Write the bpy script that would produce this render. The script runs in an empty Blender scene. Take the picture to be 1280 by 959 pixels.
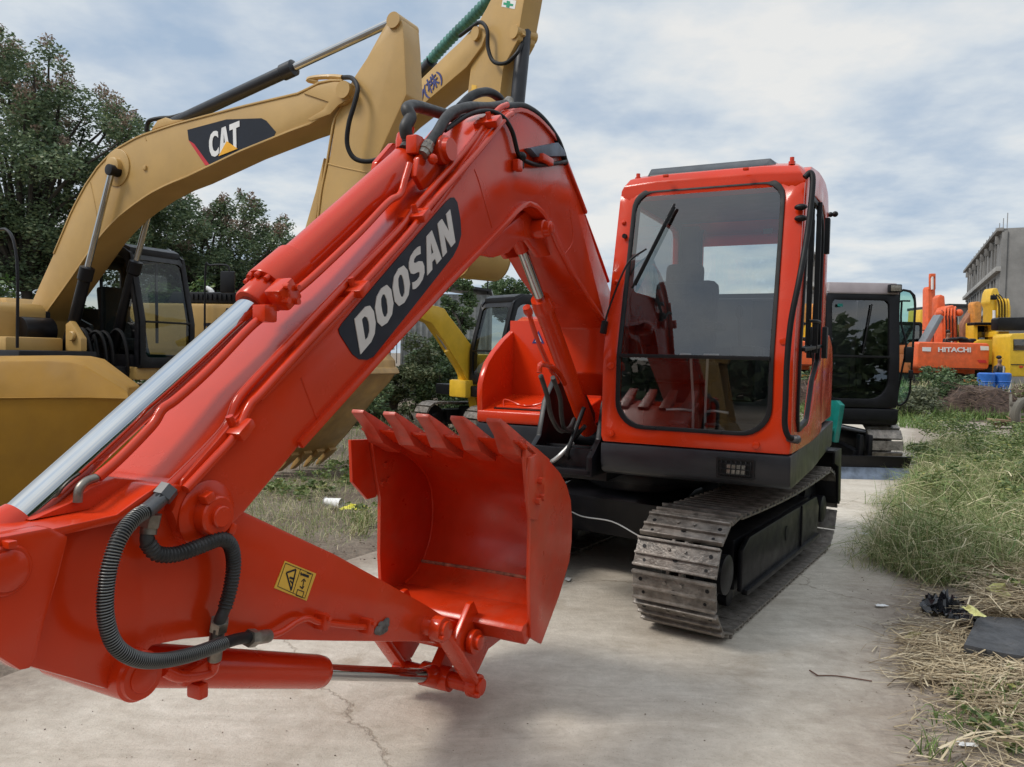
import bpy, bmesh, math, random
import numpy as np
from mathutils import Vector, Matrix, Quaternion
R_ = math.radians
rnd = random.Random(7)
SC = bpy.context.scene
COL = SC.collection
CAMH = 1.5
FPX = 960.0
CAMR = (Matrix.Rotation(R_(90-2.14), 3, 'X') @ Matrix.Rotation(R_(1.24), 3, 'Z'))

# ------------------------------------------------------------------ frames
def ray(px, py):
    return CAMR @ Vector(((px-640)/FPX, -(py-479.5)/FPX, -1))

class Frame:
    """a place on the ground with a heading; turns points seen in the survey photo into metres on a known plane"""
    def __init__(s, ox, oy, yaw, oz=0):
        s.o = Vector((ox, oy, oz)); s.yaw = yaw
        s.M = Matrix.Rotation(yaw, 3, 'Z'); s.I = s.M.transposed()
    def pl(s, px, py, val, ax):
        d = s.I @ ray(px, py); o = s.I @ (Vector((0, 0, CAMH))-s.o)
        t = (val-o[ax])/d[ax]
        return o+d*t
    def X(s, px, py, v): return s.pl(px, py, v, 0)
    def Y(s, px, py, v): return s.pl(px, py, v, 1)
    def Z(s, px, py, v): return s.pl(px, py, v, 2)
    def xz(s, pts, v): return [((q := s.Y(a, b, v)).x, q.z) for a, b in pts]
    def yz(s, pts, v): return [((q := s.X(a, b, v)).y, q.z) for a, b in pts]
    def w(s, p): return s.o + s.M @ Vector(p)
W0 = Frame(0, 0, 0)
def G(px, py, z=0.0): return W0.Z(px, py, z)

# ------------------------------------------------------------------ mesh builder
def bez(pts, n=8):
    """Catmull-Rom through pts"""
    P = [Vector(p) for p in pts]
    if len(P) < 3: return P
    out = []
    Q = [P[0]*2-P[1]]+P+[P[-1]*2-P[-2]]
    for i in range(1, len(Q)-2):
        a, b, c, d = Q[i-1:i+3]
        for k in range(n):
            t = k/n
            out.append(0.5*((2*b)+(c-a)*t+(2*a-5*b+4*c-d)*t*t+(3*b-a-3*c+d)*t**3))
    out.append(P[-1]); return out

def rrect(x0, x1, y0, y1, r, n=6):
    if not hasattr(r, '__len__'): r = (r,)*4
    out = []
    for (cx, cy, a0, rr) in ((x1-r[0], y1-r[0], 0, r[0]), (x0+r[1], y1-r[1], 90, r[1]), (x0+r[2], y0+r[2], 180, r[2]), (x1-r[3], y0+r[3], 270, r[3])):
        for k in range(n+1):
            a = R_(a0+90*k/n); out.append((cx+rr*math.cos(a), cy+rr*math.sin(a)))
    return out

def circ(cx, cy, r, a0=0, a1=360, n=16):
    return [(cx+r*math.cos(R_(a0+(a1-a0)*k/n)), cy+r*math.sin(R_(a0+(a1-a0)*k/n))) for k in range(n+(0 if abs(a1-a0) == 360 else 1))]

class MB:
    def __init__(s): s.v = []; s.f = []; s.T = None; s.mk = []
    def brk(s): s.mk.append((len(s.v), len(s.f))); return s
    def add(s, vs, fs, bev=0, seg=2, ang=28):
        if bev > 0:
            bm = bmesh.new()
            bv = [bm.verts.new(v) for v in vs]
            for f in fs:
                try: bm.faces.new([bv[i] for i in f])
                except ValueError: pass
            bmesh.ops.recalc_face_normals(bm, faces=bm.faces)
            es = [e for e in bm.edges if len(e.link_faces) == 2 and e.calc_face_angle(0) > R_(ang)]
            if es:
                bmesh.ops.bevel(bm, geom=es, offset=bev, segments=seg, profile=.6, affect='EDGES', clamp_overlap=True)
            bm.verts.index_update()
            vs = [v.co.copy() for v in bm.verts]; fs = [[v.index for v in f.verts] for f in bm.faces]
            bm.free()
        o = len(s.v)
        if s.T is not None: vs = [s.T @ Vector(v) for v in vs]
        s.v += [tuple(v) for v in vs]; s.f += [[i+o for i in f] for f in fs]
        return s
    def box(s, c, d, bev=.01, rot=None, seg=2):
        x, y, z = (q/2 for q in d); M = rot or Matrix.Identity(3); c = Vector(c)
        vs = [c+M @ Vector((a*x, b*y, e*z)) for a in (-1, 1) for b in (-1, 1) for e in (-1, 1)]
        fs = [(0, 1, 3, 2), (4, 6, 7, 5), (0, 4, 5, 1), (2, 3, 7, 6), (0, 2, 6, 4), (1, 5, 7, 3)]
        return s.add(vs, fs, min(bev, min(d)*.45), seg)
    def bar(s, a, b, w, h, bev=.005, up=(0, 0, 1)):
        a, b = Vector(a), Vector(b); z = (b-a); L = z.length; z.normalize(); u = Vector(up)
        x = u.cross(z)
        if x.length < 1e-4: x = Vector((1, 0, 0)).cross(z)
        x.normalize(); y = z.cross(x)
        M = Matrix((x, y, z)).transposed()
        return s.box((a+b)/2, (w, h, L), bev, M)
    def prism(s, prof, a0, a1, ax='y', bev=.006, seg=2):
        n = len(prof)
        def P(u, v, t): return {'y': (u, t, v), 'x': (t, u, v), 'z': (u, v, t)}[ax]
        vs = [P(u, v, a0) for u, v in prof]+[P(u, v, a1) for u, v in prof]
        fs = [list(range(n)), list(range(2*n-1, n-1, -1))]+[(i, i+n, (i+1) % n+n, (i+1) % n) for i in range(n)]
        return s.add(vs, fs, bev, seg)
    def loft(s, loops, close=True, caps=True, bev=0):
        n = len(loops[0]); vs = [p for l in loops for p in l]; fs = []
        for i in range(len(loops)-1):
            for k in range(n if close else n-1):
                a = i*n+k; b = i*n+(k+1) % n; fs.append((a, b, b+n, a+n))
        if caps: fs.append(list(range(n-1, -1, -1))); fs.append([len(vs)-n+k for k in range(n)])
        return s.add(vs, fs, bev)
    def ring(s, outer, inner, thick, bev=.006):
        """plate with a hole; outer/inner equal count 3-D loops, extruded by vector thick"""
        n = len(outer); t = Vector(thick)
        vs = [Vector(p) for p in outer]+[Vector(p) for p in inner]; vs += [p+t for p in vs]
        fs = []
        for i in range(n):
            j = (i+1) % n
            fs += [(i, j, n+j, n+i), (2*n+i, 3*n+i, 3*n+j, 2*n+j), (i, 2*n+i, 2*n+j, j), (n+i, n+j, 3*n+j, 3*n+i)]
        return s.add(vs, fs, bev)
    def cyl(s, a, b, r, r2=None, n=24, bev=0, caps=True):
        a, b = Vector(a), Vector(b); z = (b-a).normalized(); r2 = r if r2 is None else r2
        x = z.orthogonal().normalized(); y = z.cross(x)
        l = [[c+(x*math.cos(2*math.pi*k/n)+y*math.sin(2*math.pi*k/n))*q for k in range(n)] for c, q in ((a, r), (b, r2))]
        return s.loft(l, caps=caps, bev=bev)
    def lathe(s, a, b, prof, n=24):
        """prof: (t along a->b in metres, radius)"""
        a, b = Vector(a), Vector(b); z = (b-a).normalized(); x = z.orthogonal().normalized(); y = z.cross(x)
        l = [[a+z*t+(x*math.cos(2*math.pi*k/n)+y*math.sin(2*math.pi*k/n))*q for k in range(n)] for t, q in prof]
        return s.loft(l)
    def tube(s, pts, r, n=10, sm=8, rf=None):
        P = bez(pts, sm) if sm > 1 else [Vector(p) for p in pts]
        if rf:   # resample evenly for ribbing
            L = [0]
            for i in range(1, len(P)): L.append(L[-1]+(P[i]-P[i-1]).length)
            step = rf[0]; m = max(2, int(L[-1]/step)); Q = []; j = 0
            for i in range(m+1):
                d = L[-1]*i/m
                while j < len(L)-2 and L[j+1] < d: j += 1
                Q.append(P[j].lerp(P[j+1], (d-L[j])/max(1e-9, L[j+1]-L[j])))
            P = Q
        loops = []; prev = None
        for i, p in enumerate(P):
            t = (P[min(i+1, len(P)-1)]-P[max(i-1, 0)]).normalized()
            if prev is None: x = t.orthogonal().normalized()
            else:
                x = prev-t*prev.dot(t); x = x.normalized() if x.length > 1e-6 else t.orthogonal().normalized()
            prev = x; y = t.cross(x)
            rr = r if not rf else (r if i % rf[2] else rf[1])
            if callable(r): rr = r(i/(len(P)-1))
            loops.append([p+(x*math.cos(2*math.pi*k/n)+y*math.sin(2*math.pi*k/n))*rr for k in range(n)])
        return s.loft(loops)
    def ball(s, c, r, n=12, sc=(1, 1, 1)):
        c = Vector(c); loops = []
        for i in range(1, n):
            a = math.pi*i/n
            loops.append([c+Vector((math.cos(2*math.pi*k/n)*math.sin(a)*r*sc[0], math.sin(2*math.pi*k/n)*math.sin(a)*r*sc[1], -math.cos(a)*r*sc[2])) for k in range(n)])
        return s.loft(loops)
    def mesh(s, name, ang=35):
        me = bpy.data.meshes.new(name); me.from_pydata(s.v, [], s.f); me.update()
        bm = bmesh.new(); bm.from_mesh(me); bmesh.ops.recalc_face_normals(bm, faces=bm.faces); bm.to_mesh(me); bm.free()
        me.polygons.foreach_set('use_smooth', [True]*len(me.polygons))
        me.set_sharp_from_angle(angle=R_(ang))
        return me
    def build(s, name, mat, parent=None, label=None, loc=None, ang=35):
        if s.mk:
            cuts = s.mk+([(len(s.v), len(s.f))] if s.mk[-1][0] < len(s.v) else []); pv = pf = 0; o = None
            for cv, cf in cuts:
                q = MB(); q.v = s.v[pv:cv]; q.f = [[i-pv for i in f] for f in s.f[pf:cf]]; pv, pf = cv, cf
                o = q.build(name, mat, parent, label, loc, ang)
            return o
        me = s.mesh(name, ang); me.materials.append(mat)
        o = bpy.data.objects.new(name, me); COL.objects.link(o)
        if parent is not None: o.parent = parent
        if loc is not None: o.location = loc
        if label: o['label'] = label
        return o

def thing(name, label, cat, loc=(0, 0, 0), yaw=0, group=None):
    o = bpy.data.objects.new(name, None); o.empty_display_size = .3; COL.objects.link(o)
    o.location = loc; o.rotation_euler = (0, 0, yaw); o['label'] = label; o['category'] = cat
    if group: o['group'] = group
    return o
def tag(o, label, cat, group=None, kind=None):
    o['label'] = label; o['category'] = cat
    if group: o['group'] = group
    if kind: o['kind'] = kind
    return o
def copy_tree(o, parent=None):
    c = o.copy(); COL.objects.link(c)
    if parent: c.parent = parent
    for ch in list(o.children): copy_tree(ch, c)
    return c
def fast_mesh(name, V, F, mat, parent=None, loc=None, smooth=False):
    """V (n,3) float array, F (m,k) int array"""
    me = bpy.data.meshes.new(name); k = F.shape[1]
    me.vertices.add(len(V)); me.vertices.foreach_set('co', V.astype(np.float32).ravel())
    me.loops.add(F.size); me.loops.foreach_set('vertex_index', F.astype(np.int32).ravel())
    me.polygons.add(len(F)); me.polygons.foreach_set('loop_start', np.arange(0, F.size, k, dtype=np.int32))
    try: me.polygons.foreach_set('loop_total', np.full(len(F), k, dtype=np.int32))
    except Exception: pass
    if smooth: me.polygons.foreach_set('use_smooth', [True]*len(F))
    me.update(calc_edges=True); me.validate(); me.materials.append(mat)
    o = bpy.data.objects.new(name, me); COL.objects.link(o)
    if parent is not None: o.parent = parent
    if loc is not None: o.location = loc
    return o

def lettering(txt, quad, thick, nrm, name, mat, parent, bold=0.0, tracking=1.0):
    """text mesh fitted on a quad (BL, BR, TR, TL points), nrm = outward normal"""
    cu = bpy.data.curves.new(name, 'FONT'); cu.body = txt; cu.offset = bold; cu.resolution_u = 4; cu.space_character = tracking
    cu.fill_mode = 'BOTH'
    o = bpy.data.objects.new(name, cu); COL.objects.link(o)
    dg = bpy.context.evaluated_depsgraph_get(); dg.update()
    me = bpy.data.meshes.new_from_object(o.evaluated_get(dg)); COL.objects.unlink(o); bpy.data.objects.remove(o)
    xs = [v.co.x for v in me.vertices]; ys = [v.co.y for v in me.vertices]
    x0, x1, y0, y1 = min(xs), max(xs), min(ys), max(ys)
    BL, BR, TR, TL = (Vector(q) for q in quad); N = Vector(nrm).normalized()*thick
    m = MB(); vs = []
    for v in me.vertices:
        u = (v.co.x-x0)/(x1-x0); w = (v.co.y-y0)/(y1-y0)
        vs.append(BL*(1-u)*(1-w)+BR*u*(1-w)+TR*u*w+TL*(1-u)*w)
    n = len(vs); fs = [list(p.vertices) for p in me.polygons]
    cnt = {}
    for f in fs:
        for i in range(len(f)):
            e = (f[i], f[(i+1) % len(f)]); k = (min(e), max(e)); cnt.setdefault(k, []).append(e)
    side = [(es[0][0], es[0][1], es[0][1]+n, es[0][0]+n) for es in cnt.values() if len(es) == 1]
    m.add(vs+[v+N for v in vs], fs+[[i+n for i in f] for f in fs]+side)
    return m.build(name, mat, parent, ang=20)

# ------------------------------------------------------------------ materials
def nm(name):
    m = bpy.data.materials.new(name); m.use_nodes = True; nt = m.node_tree
    return m, nt, nt.nodes['Principled BSDF']
def node(nt, t, **kw):
    n = nt.nodes.new(t)
    for k, v in kw.items():
        if k in n.inputs: n.inputs[k].default_value = v
        else: setattr(n, k, v)
    return n
def lin(c):
    return tuple(((x/255)/12.92 if x/255 < .04045 else ((x/255+.055)/1.055)**2.4) for x in c)+(1,)
def ramp(nt, stops, fac):
    r = nt.nodes.new('ShaderNodeValToRGB'); e = r.color_ramp.elements
    while len(e) < len(stops): e.new(.5)
    for k, (p, c) in enumerate(stops): e[k].position = p; e[k].color = c if len(c) == 4 else tuple(c)+(1,)
    nt.links.new(fac, r.inputs[0]); return r.outputs[0]
def mat(name, col, rough=.5, metal=0, coat=0, var=.06, scale=6, bump=0, bscale=60, dirt=None, dirt_amt=.0, spec=.5, rvar=.08):
    """col linear rgb; two octaves of tone variation, optional dirt and fine bump"""
    m, nt, b = nm(name); L = nt.links.new
    tc = node(nt, 'ShaderNodeTexCoord')
    n1 = node(nt, 'ShaderNodeTexNoise', Scale=scale, Detail=6.0, Roughness=.6); L(tc.outputs['Object'], n1.inputs['Vector'])
    lo = tuple(max(0, c*(1-var*2)) for c in col[:3]); hi = tuple(min(1, c*(1+var*2)) for c in col[:3])
    c = ramp(nt, [(.3, lo), (.7, hi)], n1.outputs[0])
    if dirt is not None:
        n2 = node(nt, 'ShaderNodeTexNoise', Scale=scale*.35, Detail=10.0, Roughness=.75); L(tc.outputs['Object'], n2.inputs['Vector'])
        fac = ramp(nt, [(.62-dirt_amt*.4, (0, 0, 0)), (.72, (dirt_amt, dirt_amt, dirt_amt))], n2.outputs[0])
        mx = node(nt, 'ShaderNodeMix', data_type='RGBA'); L(fac, mx.inputs[0]); L(c, mx.inputs[6]); mx.inputs[7].default_value = tuple(dirt[:3])+(1,)
        c = mx.outputs[2]
    L(c, b.inputs['Base Color'])
    n3 = node(nt, 'ShaderNodeTexNoise', Scale=scale*2.3, Detail=5.0); L(tc.outputs['Object'], n3.inputs['Vector'])
    rr = node(nt, 'ShaderNodeMapRange'); L(n3.outputs[0], rr.inputs[0])
    rr.inputs[1].default_value = .3; rr.inputs[2].default_value = .7; rr.inputs[3].default_value = max(.02, rough-rvar); rr.inputs[4].default_value = min(1, rough+rvar)
    L(rr.outputs[0], b.inputs['Roughness'])
    b.inputs['Metallic'].default_value = metal; b.inputs['Coat Weight'].default_value = coat; b.inputs['Coat Roughness'].default_value = .08
    b.inputs['Specular IOR Level'].default_value = spec
    if bump:
        n4 = node(nt, 'ShaderNodeTexNoise', Scale=bscale, Detail=4.0); L(tc.outputs['Object'], n4.inputs['Vector'])
        bp = node(nt, 'ShaderNodeBump', Strength=bump, Distance=.01); L(n4.outputs[0], bp.inputs['Height']); L(bp.outputs[0], b.inputs['Normal'])
    return m
def glass(name, tint=(.75, .8, .8), rough=.01, refl=1.0, ior=2.05):
    m = bpy.data.materials.new(name); m.use_nodes = True; nt = m.node_tree; nt.nodes.clear(); L = nt.links.new
    o = node(nt, 'ShaderNodeOutputMaterial'); t = node(nt, 'ShaderNodeBsdfTransparent'); g = node(nt, 'ShaderNodeBsdfGlossy')
    t.inputs[0].default_value = tint+(1,); g.inputs['Roughness'].default_value = rough; g.inputs[0].default_value = (refl,)*3+(1,)
    fr = node(nt, 'ShaderNodeFresnel', IOR=ior); mx = node(nt, 'ShaderNodeMixShader')
    L(fr.outputs[0], mx.inputs[0]); L(t.outputs[0], mx.inputs[1]); L(g.outputs[0], mx.inputs[2]); L(mx.outputs[0], o.inputs[0])
    return m
def leafmat(name, stops, rough=.55, trans=.25):
    m, nt, b = nm(name); L = nt.links.new
    g = node(nt, 'ShaderNodeNewGeometry')
    c = ramp(nt, stops, g.outputs['Random Per Island']); L(c, b.inputs['Base Color']); b.inputs['Roughness'].default_value = rough
    if trans:
        tr = node(nt, 'ShaderNodeBsdfTranslucent'); L(c, tr.inputs[0]); mx = node(nt, 'ShaderNodeMixShader'); mx.inputs[0].default_value = trans
        L(b.outputs[0], mx.inputs[1]); L(tr.outputs[0], mx.inputs[2]); L(mx.outputs[0], nt.nodes['Material Output'].inputs[0])
    return m

M = {}
M['orange'] = mat('orange_paint', (.57, .034, .005), .22, spec=.36, coat=.1, var=.04, scale=3, bump=.018, bscale=14, rvar=.09, dirt=(.42, .10, .05), dirt_amt=.22)
M['orange_dusty'] = mat('dusty_orange_paint', (.54, .034, .006), .34, coat=.08, var=.06, scale=5, bump=.05, bscale=40, dirt=(.30, .16, .10), dirt_amt=.35)
M['black'] = mat('black_paint', (.006, .006, .008), .4, coat=.0, var=.15, scale=5, dirt=(.07, .06, .05), dirt_amt=.2, spec=.3)
M['skirt'] = mat('dark_grey_paint', (.013, .014, .019), .36, coat=.0, var=.12, scale=4, bump=.03, bscale=50)
M['rubber'] = mat('black_rubber', (.006, .006, .007), .5, var=.2, scale=8, spec=.3)
M['hose'] = mat('dusty_hose_rubber', (.018, .017, .017), .55, var=.3, scale=20, dirt=(.12, .11, .1), dirt_amt=.3)
M['spiral'] = mat('spiral_guard', (.05, .05, .052), .35, var=.2, scale=15, spec=.8)
M['chrome'] = mat('chrome_rod', (.48, .49, .50), .05, metal=1, var=.02, scale=8, rvar=.03)
M['fitting'] = mat('zinc_fitting', (.25, .23, .2), .4, metal=.8, var=.2, scale=30, dirt=(.12, .07, .04), dirt_amt=.5)
M['track'] = mat('worn_track_steel', (.20, .18, .16), .42, metal=.35, var=.3, scale=14, bump=.5, bscale=70, dirt=(.14, .095, .065), dirt_amt=.45, rvar=.15)
M['track_dark'] = mat('greasy_steel', (.03, .028, .027), .55, metal=.3, var=.35, scale=10, bump=.4, bscale=40)
M['interior'] = mat('cab_plastic', (.012, .012, .013), .6, var=.15, spec=.3)
M['interior_light'] = mat('grey_cab_lining', (.075, .08, .085), .7, var=.1)
M['fabric'] = mat('dark_seat_cloth', (.018, .018, .02), .85, var=.2, scale=30, bump=.3, bscale=200)
M['lever'] = mat('pale_lever_metal', (.45, .45, .44), .4, metal=.4)
M['glass'] = glass('windscreen_glass', (.78, .82, .82))
M['glass_dark'] = glass('smoked_side_glass', (.34, .37, .38))
M['glass_soft'] = glass('thin_cab_glass', (.62, .68, .66), ior=1.45)
M['glass_green'] = glass('green_glass', (.45, .75, .68))
M['decal'] = mat('black_decal', (.010, .013, .022), .4, coat=.0, spec=.3, var=.1)
M['wire'] = mat('spring_wire', (.16, .16, .155), .4, metal=.6, var=.1)
M['letter'] = mat('pale_lettering', (.62, .58, .55), .5, var=.05)
M['white'] = mat('white_paint', (.75, .75, .74), .45, var=.04)
M['yellow_label'] = mat('amber_label', (.68, .40, .05), .5, var=.06)
M['cat'] = mat('tan_yellow_paint', (.47, .29, .09), .45, coat=.1, var=.05, scale=1.5, bump=.05, bscale=20, dirt=(.28, .2, .11), dirt_amt=.25)
M['cat_old'] = mat('worn_yellow_bucket_paint', (.46, .27, .08), .5, coat=.05, var=.14, scale=3, bump=.25, bscale=14, dirt=(.2, .13, .07), dirt_amt=.6)
M['gold'] = mat('golden_bucket_paint', (.30, .15, .006), .66, var=.1, scale=2, bump=.15, bscale=9, dirt=(.2, .11, .03), dirt_amt=.35)
M['cat_yellow'] = mat('bright_triangle_yellow', (.85, .42, .02), .4)
M['red'] = mat('red_stripe', (.55, .02, .03), .4)
M['navy'] = mat('navy_lettering', (.03, .035, .16), .4)
M['teal_hose'] = mat('teal_spiral_guard', (.05, .17, .14), .5, var=.2)
M['teal'] = mat('teal_paint', (.008, .16, .14), .4, coat=.2, var=.1)
M['mauve'] = mat('mauve_roof_and_reflection', (.30, .26, .27), .5, var=.05)  # mauve of the windscreen reflection put into colour; the cab roof shares it
M['blue_grey'] = mat('scraped_blue_grey_steel', (.12, .15, .20), .5, metal=.2, var=.3, scale=6)
M['yellow'] = mat('bright_yellow_paint', (.72, .45, .03), .42, coat=.15, var=.05, dirt=(.3, .2, .08), dirt_amt=.2)
M['far_orange'] = mat('faded_orange_paint', (.74, .12, .03), .45, var=.08, dirt=(.3, .12, .06), dirt_amt=.35)
M['far_amber'] = mat('amber_boom_paint', (.6, .25, .04), .5, var=.15, dirt=(.2, .1, .05), dirt_amt=.4)
M['blue'] = mat('blue_plastic', (.02, .12, .45), .45, var=.1)
M['lamp'] = mat('lamp_lens', (.2, .18, .15), .15, var=.2, scale=60, spec=.8)
M['skin'] = mat('skin', (.22, .12, .075), .6, var=.05)
M['cloth_dark'] = mat('dark_clothes', (.02, .022, .03), .85, var=.2)
M['cloth_light'] = mat('pale_shirt', (.5, .48, .46), .85, var=.1)
# ================================================================== track running gear
def resample(poly, n, closed=True):
    P = [Vector(p) for p in poly]
    if closed: P.append(P[0])
    L = [0]
    for i in range(1, len(P)): L.append(L[-1]+(P[i]-P[i-1]).length)
    out = []; j = 0; m = n if closed else n-1
    for i in range(n):
        d = L[-1]*i/m
        while j < len(L)-2 and L[j+1] < d: j += 1
        out.append(P[j].lerp(P[j+1], min(1, max(0, (d-L[j])/max(1e-9, L[j+1]-L[j])))))
    return out
def radial(inner, c, outer):
    c = Vector(c); out = []; n = len(inner)
    for o in outer:
        d = (Vector(o)-c); best = None
        for i in range(n):
            a, b = Vector(inner[i]), Vector(inner[(i+1) % n]); e = b-a
            den = d.x*e.y-d.y*e.x
            if abs(den) < 1e-9: continue
            t = ((a.x-c.x)*e.y-(a.y-c.y)*e.x)/den; u = ((a.x-c.x)*d.y-(a.y-c.y)*d.x)/den
            if t > 0 and -1e-6 <= u <= 1+1e-6 and (best is None or t < best): best = t
        out.append(c+d*(best if best else .5))
    return out
def panel(m, outer, inner, c, f3, thick, n=96, bev=.005):
    O = resample(outer, n); I = radial(inner, c, O)
    m.ring([f3(*p) for p in O], [f3(*p) for p in I], thick, bev); return I

def shoe_mesh(w, pitch, mat_):
    """one crawler shoe, local x along travel, y across, z outward"""
    m = MB(); p = pitch
    m.box((0, 0, 0), (p*.91, w, .012), .003)
    for k in (-.42, .05, .42): m.box((k*p, 0, .012), (.014, w*.995, .026 if k else .02), .004)
    for sx in (-.2,):
        for sy in (-1, 1):
            m.cyl((sx*p, sy*.045, .006), (sx*p, sy*.045, .017), .010, n=6)
    for sy in (-1, 1):
        m.box((0, sy*.035, -.035), (p*1.02, .022, .06), .008)
    n0 = len(m.f)
    m.cyl((.08*p, 0, .006), (.08*p, 0, .0072), .016, n=12)  # black discs stand in for the shaded holes of the shoe
    for sy in (-1, 1): m.cyl((-.18*p, sy*w*.4, .006), (-.18*p, sy*w*.4, .0085), .011, n=10); m.cyl((.25*p, sy*w*.37, .006), (.25*p, sy*w*.37, .0078), .009, n=10)
    me = m.mesh('track_shoe'); me.materials.append(mat_); me.materials.append(M['rubber'])
    for q in me.polygons:
        if q.index >= n0: q.material_index = 1
    return me

def crawler(root, T, yc, w, xf, xr, r, zax, pitch, steel, frame_mat, shoes=True, outer=1, detail=True):
    """crawler on the transform T; xf/xr idler and sprocket centres, outer = side that faces out"""
    pts = []
    rr = r
    pts += [(xf+rr*math.sin(a), zax+rr*math.cos(a)) for a in np.linspace(0, math.pi, 14)]
    pts += [(xr-rr*math.sin(a), zax-rr*math.cos(a)) for a in np.linspace(0, math.pi, 14)]
    # slight sag of the upper run
    top = [(xr+(xf-xr)*t, zax+rr-.03*math.sin(math.pi*t)) for t in np.linspace(0, 1, 9)[1:-1]]
    pts += top
    poly = [Vector((a, b)) for a, b in pts]
    per = sum((poly[(i+1) % len(poly)]-poly[i]).length for i in range(len(poly)))
    n = int(round(per/pitch)); C = resample(poly, n)
    fr = MB(); fr.T = T
    hw = w*.30; L = xf-xr
    fr.prism([(xf-.28*r/.3, zax-r*.55), (xf-.25, zax+r*.45), (xr+.3, zax+r*.45), (xr+.22, zax-r*.55)], yc-hw, yc+hw, bev=.015)
    side = yc+outer*w*.43
    fr.prism([(xf-r*.75, zax-r*.5), (xf-r*.75, zax+r*.30), (xf-r*1.2, zax+r*.48), (xr+r*1.0, zax+r*.48), (xr+r*.7, zax+r*.2), (xr+r*.8, zax-r*.5)], side-outer*.03, side, bev=.01)
    fr.box(((xf+xr)/2, side+outer*.006, zax-r*.52), (L*.78, .035, .03), .006)
    if detail:
        for k in (.33,):
            fr.box((xr+L*k, side+outer*.004, zax-.0), (.03, .014, r*.95), .003)
        ho = MB(); ho.T = T; ho.prism([(xr+L*.5+.035*math.cos(a), zax+.02+.05*math.sin(a)) for a in np.linspace(0, 6.283, 17)[:-1]], side+outer*.001, side+outer*.004, bev=0); ho.build('dark_hole_mark', M['rubber'], root)  # dark oval laid on the plate stands in for the shade of a hole
    sideobj = fr.build('track_frame', frame_mat, root)
    wh = MB(); wh.T = T
    for cx, q in ((xf, r*.86), (xr, r*.84)):
        wh.lathe((cx, yc-w*.2, zax), (cx, yc+w*.2, zax), [(0, q*.5), (.02, q*.9), (w*.12, q*.9), (w*.16, q), (w*.24, q), (w*.28, q*.9), (w*.38, q*.9), (w*.4, q*.5)], 28)
        wh.lathe((cx, yc-w*.34, zax), (cx, yc+w*.42, zax), [(0, q*.3), (.01, q*.42), (w*.74, q*.42), (w*.76, q*.3)], 20); wh.brk()
    for k in np.linspace(.14, .86, 5 if detail else 3):
        wh.lathe((xr+L*k, yc-w*.22, zax-r*.72), (xr+L*k, yc+w*.22, zax-r*.72), [(0, r*.16), (.01, r*.2), (w*.43, r*.2), (w*.44, r*.16)], 14); wh.brk()
    wh.build('roller', M['black'], root)
    if shoes:
        me = shoe_mesh(w, per/n, steel)
        belt = thing_part('crawler_track', root)
        for i in range(n):
            a, b, c = C[i-1], C[i], C[(i+1) % n]; t = (c-a).normalized()
            # x axis along travel (in xz), z outward
            X = Vector((t.x, 0, t.y)); Z = Vector((-t.y, 0, t.x))
            ctr = Vector(((xf+xr)/2, 0, zax))
            if (Vector((b.x, 0, b.y))-ctr).dot(Z) < 0: Z = -Z; X = -X
            Y = Z.cross(X); Mx = Matrix((X, Y, Z)).transposed().to_4x4(); Mx.translation = Vector((b.x, yc, b.y))
            o = bpy.data.objects.new('track_shoe', me); COL.objects.link(o); o.parent = belt; o.matrix_local = T @ Mx
    else:
        m = MB(); m.T = T; V = []
        loops = []
        for i in range(n):
            a, b, c = C[i-1], C[i], C[(i+1) % n]; t = (c-a).normalized(); nn = Vector((-t.y, t.x))
            if nn.dot(b-Vector(((xf+xr)/2, zax))) < 0: nn = -nn
            q = b+nn*.02; d = t*(per/n*.42)
            m.add([(p.x, y, p.y) for y in (yc-w/2, yc+w/2) for p in (b-d-nn*.02, b-d+nn*.02, b+d+nn*.02, b+d-nn*.02)],
                  [(0, 1, 2, 3), (4, 7, 6, 5), (0, 4, 5, 1), (1, 5, 6, 2), (2, 6, 7, 3), (3, 7, 4, 0)])
        m.build('crawler_track', steel, root)
def thing_part(name, parent):
    o = bpy.data.objects.new(name, None); o.empty_display_size = .1; COL.objects.link(o); o.parent = parent; return o

# ================================================================== THE ORANGE EXCAVATOR
fxy = Vector((-.448, -.894)).normalized()
DO = (-5.42*fxy.x-1.57*-fxy.y, -5.42*fxy.y-1.57*fxy.x)
D = Frame(DO[0], DO[1], math.atan2(fxy.y, fxy.x))
root = thing('excavator', 'glossy orange red tracked excavator parked in the middle of the concrete with its bucket down', 'excavator', (DO[0], DO[1], 0), D.yaw)
def dv(x, y, z): return Vector((x, y, z))
OR = M['orange']
# ---- boom
YN, YF = .03, -.27
top_px = [(215, 640), (228, 600), (273, 549), (317, 495), (385, 426), (457, 351), (530, 268), (570, 217), (603, 168), (619, 147), (633, 138), (645, 135), (657, 138), (670, 147), (680, 157), (692, 172), (700, 187), (710, 213), (730, 265), (747, 317)]
low_px = [(757, 410), (735, 380), (713, 345), (697, 313), (686, 288), (677, 272), (668, 262), (660, 258), (652, 260), (645, 265), (627, 287), (560, 356), (500, 420), (440, 486), (373, 560), (307, 640)]
boss = D.Y(258, 643, YN); rb = .085
prof = D.xz(top_px, YN)+[(.85, 1.72), (.72, 1.45), (.78, 1.28), (.98, 1.26), (1.12, 1.40)]+D.xz(low_px, YN)
prof += [(boss.x+rb*math.cos(a), boss.z+rb*math.sin(a)) for a in np.linspace(R_(-115), R_(-25), 6)]
boom = MB().prism(prof, YN, YF, bev=.012).build('boom', OR, root)
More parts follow.
